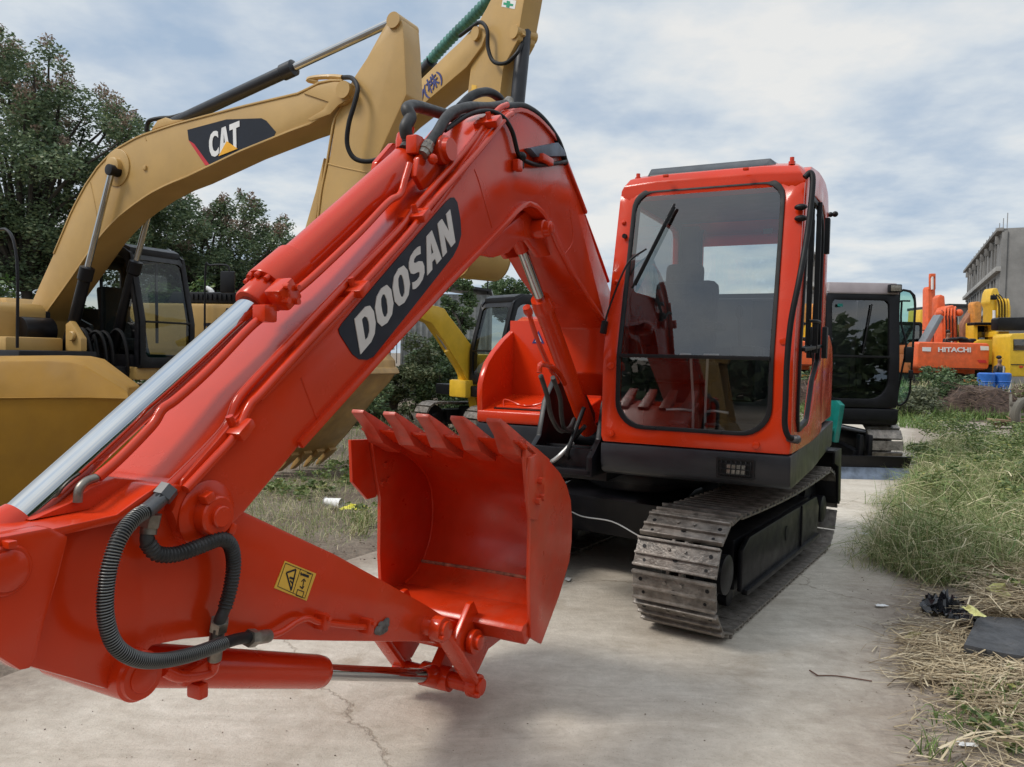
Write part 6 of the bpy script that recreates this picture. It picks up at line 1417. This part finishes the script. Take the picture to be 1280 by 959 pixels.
p = G(1249, 738, .14); o = MB().add([(-.085, 0, .01), (-.02, .03, .035), (.035, .0, .045), (.06, .03, .0), (.075, .0, -.03), (.03, -.03, -.05), (.0, .01, -.015)], [(0, 1, 6), (1, 2, 6), (2, 3, 6), (3, 4, 6), (4, 5, 6), (5, 0, 6)]).build('paper', pyel, None, loc=p); tag(o, 'folded pale yellow paper caught upright in the long grass', 'paper')
p = G(1216, 766, .14); crumple('paper', (p.x, p.y, .14), (.16, .06), pyel, 'torn pale yellow paper strip by the black plastic scraps', 'paper', 7, .3, 8)
p = G(1140, 796); crumple('paper', (p.x, p.y, .008), (.16, .04), pyel, 'flat pale yellow scrap on the concrete left of the straw', 'paper', 6, .12, 9)
for k, (a, b, lab) in enumerate(((710, 726, 'white scrap on the concrete just right of the orange bucket'), (1080, 669, 'small white scrap lying where road meets the tall grass'), (1102, 759, 'tiny white scrap on the concrete left of the black plastic'), (1210, 934, 'white paper scrap on the soil near the bottom right corner'))):
    p = G(a, b); crumple('paper_scrap', (p.x, p.y, .006), (.07, .035), M['white'], lab, 'scrap', 5, .25, 20+k)
p0 = G(1205, 828); mt_ = mat('dark_rubber_slab', (.045, .047, .052), .6, var=.25, scale=12, bump=.3, bscale=60, dirt=(.1, .09, .08), dirt_amt=.4)
q_ = [G(a, b) for a, b in ((1203, 824), (1219, 792), (1228, 789), (1300, 791), (1336, 806), (1340, 842), (1252, 833))]
c = sum(q_, Vector())/len(q_); m = MB(); m.prism([(p.x-c.x, p.y-c.y) for p in q_], .03, .075, ax='z', bev=.004); o = m.build('rubber_slab', mt_, None, loc=(c.x, c.y, 0)); o.rotation_euler = (R_(3), R_(2), 0); tag(o, 'dark grey rubber slab lying on straw at the right edge', 'slab')
m = MB(); a, b = G(1022, 846), G(1090, 853); P_ = [a, a.lerp(b, .4)+Vector((0, .02, 0)), b]; m.tube([q-a+Vector((0, 0, .006)) for q in P_], .003, 5, 4); m.tube([Vector((0, 0, .006)), Vector((-.02, .05, .01))], .004, 5, 1); o = m.build('twig', mat('twig_brown', (.13, .07, .05), .9), None, loc=a); tag(o, 'thin dry twig lying on the concrete left of the straw', 'twig')
# ================================================================== ground
LA, LB_ = Vector((-2.26, 3.38)), Vector((-1.0, 5.76)); ld = (LB_-LA).normalized()
soil, nt, b = nm('soil'); L = nt.links.new
tc = node(nt, 'ShaderNodeTexCoord')
n1 = node(nt, 'ShaderNodeTexNoise', Scale=.9, Detail=8.0, Roughness=.65); L(tc.outputs['Object'], n1.inputs['Vector'])
c1 = ramp(nt, [(.3, (.14, .105, .075)), (.5, (.24, .19, .145)), (.7, (.33, .28, .22))], n1.outputs[0])
n2 = node(nt, 'ShaderNodeTexNoise', Scale=35.0, Detail=6.0, Roughness=.7); L(tc.outputs['Object'], n2.inputs['Vector'])
c2 = ramp(nt, [(.35, (.35, .35, .35)), (.6, (1, 1, 1))], n2.outputs[0])
mx = node(nt, 'ShaderNodeMix', data_type='RGBA', blend_type='MULTIPLY'); mx.inputs[0].default_value = .7; L(c1, mx.inputs[6]); L(c2, mx.inputs[7]); L(mx.outputs[2], b.inputs['Base Color']); b.inputs['Roughness'].default_value = .95
bp = node(nt, 'ShaderNodeBump', Strength=.9, Distance=.03); L(n2.outputs[0], bp.inputs['Height']); L(bp.outputs[0], b.inputs['Normal'])
# one sheet, finer near the camera, out to the horizon, with a low rise where the far machines stand
def axis(lim0, lim1, near0, near1, st):
    a = list(np.arange(near0, near1+st, st)); lo = []; x = near0; s = st
    while x > lim0: s *= 1.5; x -= s; lo.append(x)
    hi = []; x = near1; s = st
    while x < lim1: s *= 1.5; x += s; hi.append(x)
    return np.array(sorted(lo)+a+hi)
X = axis(-900, 900, -14, 24, .5); Y = axis(-200, 1500, -4, 34, .5); XX, YY = np.meshgrid(X, Y)
def sstep(a, b, x): t = np.clip((x-a)/(b-a), 0, 1); return t*t*(3-2*t)
def rise(x, y): return .42*sstep(20.3, 23.5, y)*sstep(9, 12, x)*(1-sstep(60, 90, y))
bumps = .008*np.sin(XX*2.3+1)*np.sin(YY*1.9)
V = np.stack([XX, YY, -.022+rise(XX, YY)+np.where((YY < 40), bumps, 0)], -1).reshape(-1, 3); ny, nx = XX.shape
i = np.arange((ny-1)*(nx-1)); r_ = i//(nx-1); q_ = i % (nx-1); a_ = r_*nx+q_
g = fast_mesh('ground', V, np.stack([a_, a_+1, a_+nx+1, a_+nx], 1), soil, smooth=True); g['kind'] = 'structure'
# concrete
con, nt, b = nm('old_concrete'); L = nt.links.new
tc = node(nt, 'ShaderNodeTexCoord'); ob = tc.outputs['Object']
def nz(s, d, r, dist=0, vec=None):
    n = node(nt, 'ShaderNodeTexNoise', Scale=s, Detail=d, Roughness=r, Distortion=dist); L(vec or ob, n.inputs['Vector']); return n.outputs[0]
def mixc(f, a, bb, mode='MIX'):
    n = node(nt, 'ShaderNodeMix', data_type='RGBA', blend_type=mode)
    if isinstance(f, (int, float)): n.inputs[0].default_value = f
    else: L(f, n.inputs[0])
    for k, v_ in ((6, a), (7, bb)):
        if isinstance(v_, tuple): n.inputs[k].default_value = v_+(1,)
        else: L(v_, n.inputs[k])
    return n.outputs[2]
base = ramp(nt, [(.28, (.43, .375, .305)), (.46, (.52, .47, .40)), (.60, (.58, .535, .465)), (.75, (.66, .615, .55))], nz(.8, 12.0, .72, .4))
med = ramp(nt, [(.3, (.74, .71, .68)), (.7, (1.15, 1.15, 1.15))], nz(9.0, 12.0, .8, .5)); base = mixc(.8, base, med, 'MULTIPLY')
mp = node(nt, 'ShaderNodeMapping'); mp.inputs[2].default_value = (0, 0, R_(18)); mp.inputs[3].default_value = (1.0, 3.4, 1); L(ob, mp.inputs[0])
sw = ramp(nt, [(.35, (.78, .76, .73)), (.62, (1.12, 1.12, 1.12))], nz(1.6, 9.0, .75, 1.6, mp.outputs[0])); base = mixc(.6, base, sw, 'MULTIPLY')
spk = ramp(nt, [(.30, (.35, .31, .28)), (.42, (1, 1, 1)), (.66, (1, 1, 1)), (.74, (1.25, 1.22, 1.18))], nz(110.0, 4.0, .7)); base = mixc(.6, base, spk, 'MULTIPLY')
vo = node(nt, 'ShaderNodeTexVoronoi', feature='DISTANCE_TO_EDGE', Scale=.33); 
wv = node(nt, 'ShaderNodeVectorMath', operation='ADD'); nw = node(nt, 'ShaderNodeTexNoise', Scale=2.2, Detail=6.0, Roughness=.65); L(ob, nw.inputs['Vector'])
sc_ = node(nt, 'ShaderNodeVectorMath', operation='SCALE'); L(nw.outputs['Color'], sc_.inputs[0]); sc_.inputs['Scale'].default_value = .45; L(ob, wv.inputs[0]); L(sc_.outputs[0], wv.inputs[1]); L(wv.outputs[0], vo.inputs['Vector'])
crk = ramp(nt, [(.0, (.5, .45, .40)), (.0022, (.8, .77, .75)), (.0045, (1, 1, 1))], vo.outputs['Distance']); base = mixc(.65, base, crk, 'MULTIPLY')
stain = ramp(nt, [(.60, (1, 1, 1)), (.75, (.68, .62, .55))], nz(.9, 6.0, .6, 1.5)); base = mixc(.8, base, stain, 'MULTIPLY')
# soil washed over both edges of the slab (distance across the road)
sx = node(nt, 'ShaderNodeSeparateXYZ'); L(ob, sx.inputs[0])
def M_(op, a, c=None):
    n = node(nt, 'ShaderNodeMath', operation=op)
    for k, v_ in ((0, a), (1, c)):
        if v_ is None: continue
        if isinstance(v_, (int, float)): n.inputs[k].default_value = v_
        else: L(v_, n.inputs[k])
    return n.outputs[0]
nrm_ = Vector((ld.y, -ld.x))     # to the right
acr = M_('SUBTRACT', M_('ADD', M_('MULTIPLY', sx.outputs[0], nrm_.x), M_('MULTIPLY', sx.outputs[1], nrm_.y)), LA.dot(nrm_))
jit = M_('MULTIPLY', M_('SUBTRACT', nz(1.6, 9.0, .75), .5), 1.1)
ed = M_('ADD', acr, jit)
f1 = node(nt, 'ShaderNodeMapRange'); L(ed, f1.inputs[0]); f1.inputs[1].default_value = 3.12; f1.inputs[2].default_value = 3.6; f1.inputs[3].default_value = 0; f1.inputs[4].default_value = .85
f2_ = node(nt, 'ShaderNodeMapRange'); L(ed, f2_.inputs[0]); f2_.inputs[1].default_value = .7; f2_.inputs[2].default_value = .1; f2_.inputs[3].default_value = 0; f2_.inputs[4].default_value = .8
dirtc = ramp(nt, [(.35, (.17, .13, .10)), (.65, (.29, .235, .185))], nz(18.0, 6.0, .7))
base = mixc(M_('MAXIMUM', f1.outputs[0], f2_.outputs[0]), base, dirtc)
L(base, b.inputs['Base Color']); b.inputs['Roughness'].default_value = .85
bp = node(nt, 'ShaderNodeBump', Strength=.8, Distance=.008); L(M_('ADD', nz(40.0, 8.0, .75), M_('MULTIPLY', nz(3.0, 5.0, .6), 1.5)), bp.inputs['Height'])
bp2 = node(nt, 'ShaderNodeBump', Strength=.6, Distance=.01); L(crk, bp2.inputs['Height']); L(bp.outputs[0], bp2.inputs['Normal']); L(bp2.outputs[0], b.inputs['Normal'])
def edge_pts(a, b_, n, amp, seed):
    r_ = random.Random(seed); a, b_ = Vector(a), Vector(b_); d = (b_-a).normalized(); q = Vector((-d.y, d.x)); return [tuple(a+(b_-a)*(k/n)+q*r_.uniform(-amp, amp)) for k in range(n+1)]
lft = edge_pts(LA-ld*7, LA+ld*2.7, 30, .03, 1)+edge_pts(LA+ld*3.0, LA+ld*36, 40, .06, 2)
rgt = edge_pts((9.8, 15.1), (3.9, 6.0), 40, .05, 3)+edge_pts((3.8, 5.9), (2.5, 3.4), 14, .03, 4)+edge_pts((2.45, 3.3), (.2, -2), 14, .03, 5)
cross_far = [(40, 21.5), (11.5, 20.0), (10.6, 21.0), (19, 38)]
poly = lft+list(reversed(cross_far))+[(40, 15.5)]+rgt
m = MB(); m.prism(poly, -.10, 0.0, ax='z', bev=0); g2 = m.build('concrete_road', con, None, ang=30); g2['kind'] = 'structure'
# ---- grass
rightedge = sorted([tuple(G(a, b))[:2] for a, b in ((1148, 580), (1146, 603), (1124, 640), (1104, 668), (1084, 698), (1112, 716), (1160, 734), (1240, 758))], key=lambda q: q[1])+[(8.6, 15.2)]
print('RE', [(round(a, 2), round(b, 2)) for a, b in rightedge])
def redge(y): return np.interp(y, [q[1] for q in rightedge], [q[0] for q in rightedge])
def area_right(y0, y1, off, wid, pw=1.0):
    def f(n):
        y = y0+(y1-y0)*nr.random(n)**pw; x = redge(y)+off+np.abs(nr.random(n))**1.0*wid*(.35+y/9)
        k = np.sin(x*3.1+y*1.7)+np.sin(x*1.3-y*2.9+1)+nr.normal(size=n)*.9 > -1.1
        return x[k], y[k]
    return f
def area_poly(pts):
    P = np.array(pts); x0_, y0_ = P.min(0); x1_, y1_ = P.max(0)
    def f(n):
        x = nr.uniform(x0_, x1_, n); y = nr.uniform(y0_, y1_, n); ins = np.zeros(n, bool); j = len(P)-1
        for i in range(len(P)):
            c = ((P[i, 1] > y) != (P[j, 1] > y)) & (x < (P[j, 0]-P[i, 0])*(y-P[i, 1])/(P[j, 1]-P[i, 1]+1e-9)+P[i, 0]); ins ^= c; j = i
        k = ins & (np.sin(x*2.7+y*1.9)+np.sin(x*1.1-y*3.3)+nr.normal(size=n)*.8 > -.8); return x[k], y[k]
    return f
G_mix = leafmat('mixed_grass', [(0, (.09, .15, .035)), (.3, (.19, .26, .08)), (.55, (.34, .36, .16)), (.8, (.52, .46, .27)), (1, (.70, .62, .42))], .7, .2)
G_green = leafmat('green_grass', [(0, (.08, .15, .03)), (.6, (.15, .24, .06)), (1, (.28, .34, .12))], .6, .25)
G_straw = leafmat('dry_straw', [(0, (.14, .10, .06)), (.3, (.30, .23, .14)), (.7, (.46, .37, .23)), (1, (.66, .57, .40))], .75, .1)
def stuff(name, lab, mt, parts):
    Vs = []; Fs = []; o_ = 0
    for V, F_ in parts: Vs.append(V); Fs.append(F_+o_); o_ += len(V)
    o = fast_mesh(name, np.concatenate(Vs), np.concatenate(Fs), mt); o['kind'] = 'stuff'; o['label'] = lab; o['category'] = 'grass'; return o
def tangle(n, area, L_, wd, zmax):
    x, y = area(n); n = len(x); az = nr.uniform(0, 2*np.pi, n); l_ = L_*nr.uniform(.4, 1.3, n); d = np.stack([np.cos(az), np.sin(az), nr.normal(size=n)*.45], 1); c = np.stack([x, y, zmax*nr.random(n)**1.3+.01], 1)
    s = np.cross(d, [0, 0, 1.0]); s /= np.linalg.norm(s, axis=1)[:, None]; s = s+nr.normal(size=(n, 3))*.5; bnd = nr.normal(size=(n, 3))*l_[:, None]*.14; bnd[:, 2] = np.abs(bnd[:, 2]); w_ = (wd*nr.uniform(.5, 1.4, n))[:, None]; l2 = l_[:, None]*.5; V = []
    for q in (c-d*l2, c-d*l2*.4+bnd*.8, c+d*l2*.4+bnd*.8, c+d*l2): q[:, 2] = np.maximum(q[:, 2], .005); V += [q-s*w_, q+s*w_]
    V = np.stack(V, 1).reshape(-1, 3); b_ = np.arange(n)[:, None]*8
    return V, np.concatenate([b_+np.array([[0, 1, 3, 2]]), b_+np.array([[2, 3, 5, 4]]), b_+np.array([[4, 5, 7, 6]])], 0)
stuff('grass', 'long mixed dry and green grass covering the verge right of the concrete road', G_mix, [
    blades(13000, area_right(5.1, 9.0, .0, 1.7), .34, .0034, 1.5, .5), blades(9000, area_right(5.1, 9.0, .0, 1.7), .48, .0024, 1.35, .7), blades(14000, area_right(8.0, 14.4, .0, 1.7), .34, .0055, 1.4, .5), blades(6000, area_right(8.0, 14.4, .1, 1.7), .5, .0035, 1.3, .7),
    tangle(7000, area_right(5.1, 13.5, .05, 1.7), .34, .0024, .34), blades(1200, area_right(5.4, 9, -.25, .5), .2, .002, 1.5)])
def clumped_unused(): pass
def clump(px, py, n, L_, rad, z=0):
    p = G(px, py); return blades(n, lambda k: (p.x+nr.normal(size=k)*rad, p.y+nr.normal(size=k)*rad), L_, .0035, 1.2)
stuff('green_grass_tufts', 'fresh green grass tufts rising out of the dry verge grass', G_green, [clump(1160, 700, 260, .42, .10), clump(1128, 705, 120, .36, .07), clump(1215, 650, 400, .40, .2), clump(1170, 610, 300, .35, .22), clump(1120, 635, 120, .3, .1),
    clump(1255, 600, 500, .45, .35), clump(1150, 565, 300, .3, .25), clump(1200, 905, 40, .12, .06), clump(1165, 945, 30, .12, .03), clump(1262, 880, 60, .15, .08), clump(1240, 690, 300, .4, .2), clump(1110, 590, 100, .2, .15)])
def lying(n, px0, px1, py0, py1, L_, wd, zmax):
    a = nr.random(n)**.8; px = px0+(px1-px0)*a; py = nr.uniform(py0, py1, n); P = np.array([tuple(G(q, r)) for q, r in zip(px, py)])
    az = nr.normal(size=n)*.8+.1; l_ = L_*nr.uniform(.3, 1.2, n); d = np.stack([np.cos(az), np.sin(az), nr.normal(size=n)*.13], 1); c = P+np.array([0, 0, 1])*(nr.random(n)*zmax+.006)[:, None]
    s = np.cross(d, [0, 0, 1.0]); s /= np.linalg.norm(s, axis=1)[:, None]; s = s+nr.normal(size=(n, 3))*.4; bnd = nr.normal(size=(n, 3))*l_[:, None]*.1; bnd[:, 2] = np.abs(bnd[:, 2])*.6
    w_ = (wd*nr.uniform(.5, 1.4, n))[:, None]; l2 = l_[:, None]*.5
    pts = [c-d*l2, c+bnd, c+d*l2]; V = []
    for q in pts: q[:, 2] = np.maximum(q[:, 2], .005); V += [q-s*w_, q+s*w_]
    V = np.stack(V, 1).reshape(-1, 3); b_ = np.arange(n)[:, None]*6
    return V, np.concatenate([b_+np.array([[0, 1, 3, 2]]), b_+np.array([[2, 3, 5, 4]])], 0)
stuff('straw', 'matted dry straw lying on the soil at the lower right', G_straw, [lying(900, 1120, 1330, 785, 862, .26, .0024, .04), lying(1000, 1130, 1250, 795, 858, .2, .0016, .03), lying(380, 1190, 1330, 850, 900, .3, .0024, .04), lying(380, 1130, 1330, 860, 965, .18, .0014, .012), lying(1800, 1212, 1330, 725, 790, .28, .0022, .16), lying(130, 1085, 1210, 780, 850, .22, .0014, .008), lying(350, 1120, 1180, 720, 790, .14, .0014, .015), lying(160, 1200, 1330, 860, 959, .3, .0022, .10)])
side = lambda t, o: tuple(LA+ld*t+Vector((-ld.y, ld.x))*o)
lp = [side(.6, .12), side(8, .15), side(16, .2), side(16, 6), side(6, 8), side(-1, 6), side(-1, .3)]
stuff('grass_left', 'thin dry grass and weeds on the soil left of the concrete road', G_mix, [blades(16000, area_poly([side(1.0, .25), side(7.5, .2), side(7, 3.6), side(1.5, 2.6)]), .10, .0022, 1.3), blades(9000, area_poly([side(1.4, .5), side(6, .6), side(6, 2.8), side(2, 2.2)]), .17, .0022, 1.3), blades(14000, area_poly([side(5, .3), side(18, .4), side(18, 9), side(5, 6)]), .28, .005, 1.0), clump(455, 655, 160, .2, .06), clump(447, 668, 90, .16, .05)])
stuff('far_grass', 'bright green grass strip beyond the crossing road', G_green, [blades(16000, area_poly([(9.2, 20.6), (11.2, 20.25), (22, 21.3), (22, 24), (9.5, 24)]), .42, .012, .9), blades(3000, area_poly([(8.4, 18.5), (9.8, 17.0), (10.5, 19.8), (9.5, 21.5)]), .25, .01, .9)])
stuff('far_scrub', 'pale scrubby grass around the far machines and barrels', G_mix, [blades(12000, area_poly([(10, 21.5), (26, 21.5), (28, 27), (12, 27)]), .7, .014, .8, zbase=.35), blades(9000, area_poly([(-22, 13), (-5, 15), (-3, 30), (-26, 30)]), .6, .015, .8)])
# leafy ground weeds
def weeds(name, lab, pts, n, sz, lm):
    C = []; Rr = []
    for px, py, r_, h_ in pts:
        p = G(px, py)
        for k in range(14): C.append((p.x+nr.normal()*r_, p.y+nr.normal()*r_, h_*nr.random()+.02)); Rr.append(r_*.5)
    V, F_ = leaf_cloud(C, Rr, n, sz, .5, .3); V[:, 2] = np.maximum(V[:, 2], .006); o = fast_mesh(name, V, F_, lm); o['kind'] = 'stuff'; o['label'] = lab; o['category'] = 'weeds'
weeds('weeds_left', 'small leafy green weeds under the tan bucket', [(390, 615, .12, .12), (415, 600, .14, .18), (440, 607, .12, .15), (372, 622, .1, .08), (450, 595, .1, .15), (345, 615, .14, .08), (460, 640, .08, .06)], 1500, .045, L_weed)
weeds('weeds_right', 'leafy green weeds mixed into the right verge', [(1250, 600, .25, .5), (1225, 620, .2, .45), (1265, 560, .3, .45), (1180, 640, .15, .3), (1262, 660, .15, .4), (1200, 580, .3, .3), (1270, 870, .06, .08), (1230, 925, .07, .05), (1200, 880, .04, .03), (1255, 925, .06, .05), (1275, 765, .08, .2), (1215, 565, .5, .55), (1265, 585, .4, .6), (1240, 640, .3, .4), (1160, 590, .3, .3)], 12000, .04, L_weed)
# pebbles and clods on the soil edge
def pebbles(n, px0, px1, py0, py1, s):
    Vs = []; Fs = []; base_v = np.array([(1, 0, 0), (0, 1, 0), (-1, 0, 0), (0, -1, 0), (0, 0, .7), (0, 0, -.3)], float); bf = np.array([(0, 1, 4), (1, 2, 4), (2, 3, 4), (3, 0, 4), (1, 0, 5), (2, 1, 5), (3, 2, 5), (0, 3, 5)])
    for k in range(n):
        p = G(nr.uniform(px0, px1), nr.uniform(py0, py1)); q = s*nr.uniform(.3, 1.3); Vs.append(base_v*q*nr.uniform(.6, 1.2, (6, 3))+np.array(p)+np.array([0, 0, .002])); Fs.append(bf+6*k)
    return np.concatenate(Vs), np.concatenate(Fs)
stuff('soil_crumbs', 'soil crumbs and grit scattered on the road edge', mat('crumb_soil', (.16, .12, .09), .95, var=.3), [pebbles(260, 1130, 1270, 820, 958, .006), pebbles(60, 950, 1120, 650, 900, .003), pebbles(120, 300, 470, 640, 700, .012), pebbles(60, 0, 900, 860, 958, .004), pebbles(40, 1060, 1130, 620, 780, .005)])['category'] = 'soil'

# unseen trees and excavator copy added behind the camera for reflections and shade
C_, R2_ = [], []
for k in range(300):
    a = nr.uniform(-1, 1.0)
    if k % 3: C_.append((a*26, -16-4*nr.random()+abs(a)*5, 6.0*nr.random()**.8))
    else: C_.append((17+6*nr.random(), -12+20*nr.random(), 5.5*nr.random()**.8))
    R2_.append(1.4)
V, Fc = leaf_cloud(C_, R2_, 70000, .5, .8); V[:, 2] = np.maximum(V[:, 2], 0); o = fast_mesh('added_tree_belt', V, Fc, L_dark); o['kind'] = 'stuff'; o['label'] = 'unseen belt of dark trees added behind the viewer for reflections and shade'; o['category'] = 'trees'
rc = copy_tree(r1); rc.location = (-1.0, -7.5, 0); rc.rotation_euler = (0, 0, R_(150)); rc['label'] = 'tan excavator copy added unseen behind the viewer, mirrored in the orange cab windscreen'
# ================================================================== camera, world, light
cd = bpy.data.cameras.new('camera'); cam = bpy.data.objects.new('camera', cd); COL.objects.link(cam)
cam.matrix_world = Matrix.Translation((0, 0, CAMH)) @ CAMR.to_4x4(); cd.sensor_width = 36; cd.lens = FPX/1280*36; cd.clip_end = 3000; cd.clip_start = .05
SC.camera = cam
w = bpy.data.worlds.new('World'); SC.world = w; w.use_nodes = True; nt = w.node_tree; L = nt.links.new
SUN_EL, SUN_AZ = R_(50), R_(252)     # azimuth clockwise from north (+Y)
sky = node(nt, 'ShaderNodeTexSky', sky_type='NISHITA'); sky.sun_disc = False; sky.sun_elevation = SUN_EL; sky.sun_rotation = SUN_AZ; sky.air_density = 1.0; sky.dust_density = 2.0
tc = node(nt, 'ShaderNodeTexCoord'); sep = node(nt, 'ShaderNodeSeparateXYZ'); L(tc.outputs['Generated'], sep.inputs[0])
def mth(op, a, b=None, c=None):
    n = node(nt, 'ShaderNodeMath', operation=op)
    for i, v in enumerate((a, b, c)):
        if v is None: continue
        if isinstance(v, (int, float)): n.inputs[i].default_value = v
        else: L(v, n.inputs[i])
    return n.outputs[0]
zc = mth('ADD', mth('MAXIMUM', sep.outputs[2], 0.0), .16)
comb = node(nt, 'ShaderNodeCombineXYZ'); L(mth('DIVIDE', sep.outputs[0], zc), comb.inputs[0]); L(mth('DIVIDE', sep.outputs[1], zc), comb.inputs[1])
def noi(sc_, det, rough, off, dist=0.0):
    mp = node(nt, 'ShaderNodeMapping'); mp.inputs[1].default_value = off; mp.inputs[3].default_value = (1, 1, 1); L(comb.outputs[0], mp.inputs[0])
    n = node(nt, 'ShaderNodeTexNoise', Scale=sc_, Detail=det, Roughness=rough, Distortion=dist); L(mp.outputs[0], n.inputs['Vector']); return n.outputs[0]
big = noi(.95, 6.0, .55, (3.1, 1.7, 0), .0); fine = noi(2.5, 6.0, .55, (8, 2, 0), .0)
mixn = mth('ADD', mth('MULTIPLY', big, .55), mth('MULTIPLY', fine, .45))
cloud = ramp(nt, [(.38, (3.5, 4.5, 5.8)), (.45, (4.7, 5.45, 6.35)), (.51, (6.1, 6.6, 7.0)), (.59, (7.7, 7.65, 7.4))], mixn)
hi = node(nt, 'ShaderNodeMapRange'); L(sep.outputs[2], hi.inputs[0]); hi.inputs[1].default_value = .45; hi.inputs[2].default_value = 1.0; hi.inputs[3].default_value = 1.0; hi.inputs[4].default_value = 1.9
vm = node(nt, 'ShaderNodeVectorMath', operation='SCALE'); L(cloud, vm.inputs[0]); L(hi.outputs[0], vm.inputs['Scale'])
mx = node(nt, 'ShaderNodeMix', data_type='RGBA'); mx.inputs[0].default_value = .88; L(sky.outputs[0], mx.inputs[6]); L(vm.outputs[0], mx.inputs[7])
bg = nt.nodes['Background']; L(mx.outputs[2], bg.inputs[0]); bg.inputs[1].default_value = .10
sl = bpy.data.lights.new('sun', 'SUN'); sl.energy = 1.9; sl.angle = R_(16); sl.color = (1, .95, .88)
so_ = bpy.data.objects.new('sun', sl); COL.objects.link(so_)
sd = Vector((math.sin(SUN_AZ)*math.cos(SUN_EL), math.cos(SUN_AZ)*math.cos(SUN_EL), math.sin(SUN_EL)))
so_.rotation_euler = sd.to_track_quat('Z', 'Y').to_euler(); so_.location = (0, 0, 30)
vs_ = SC.view_settings; vs_.view_transform = 'Standard'; vs_.look = 'None'; vs_.exposure = 0.22; vs_.gamma = 1
SC.render.engine = 'CYCLES'
SC.cycles.max_bounces = 8; SC.cycles.transparent_max_bounces = 12; SC.cycles.sample_clamp_indirect = 6
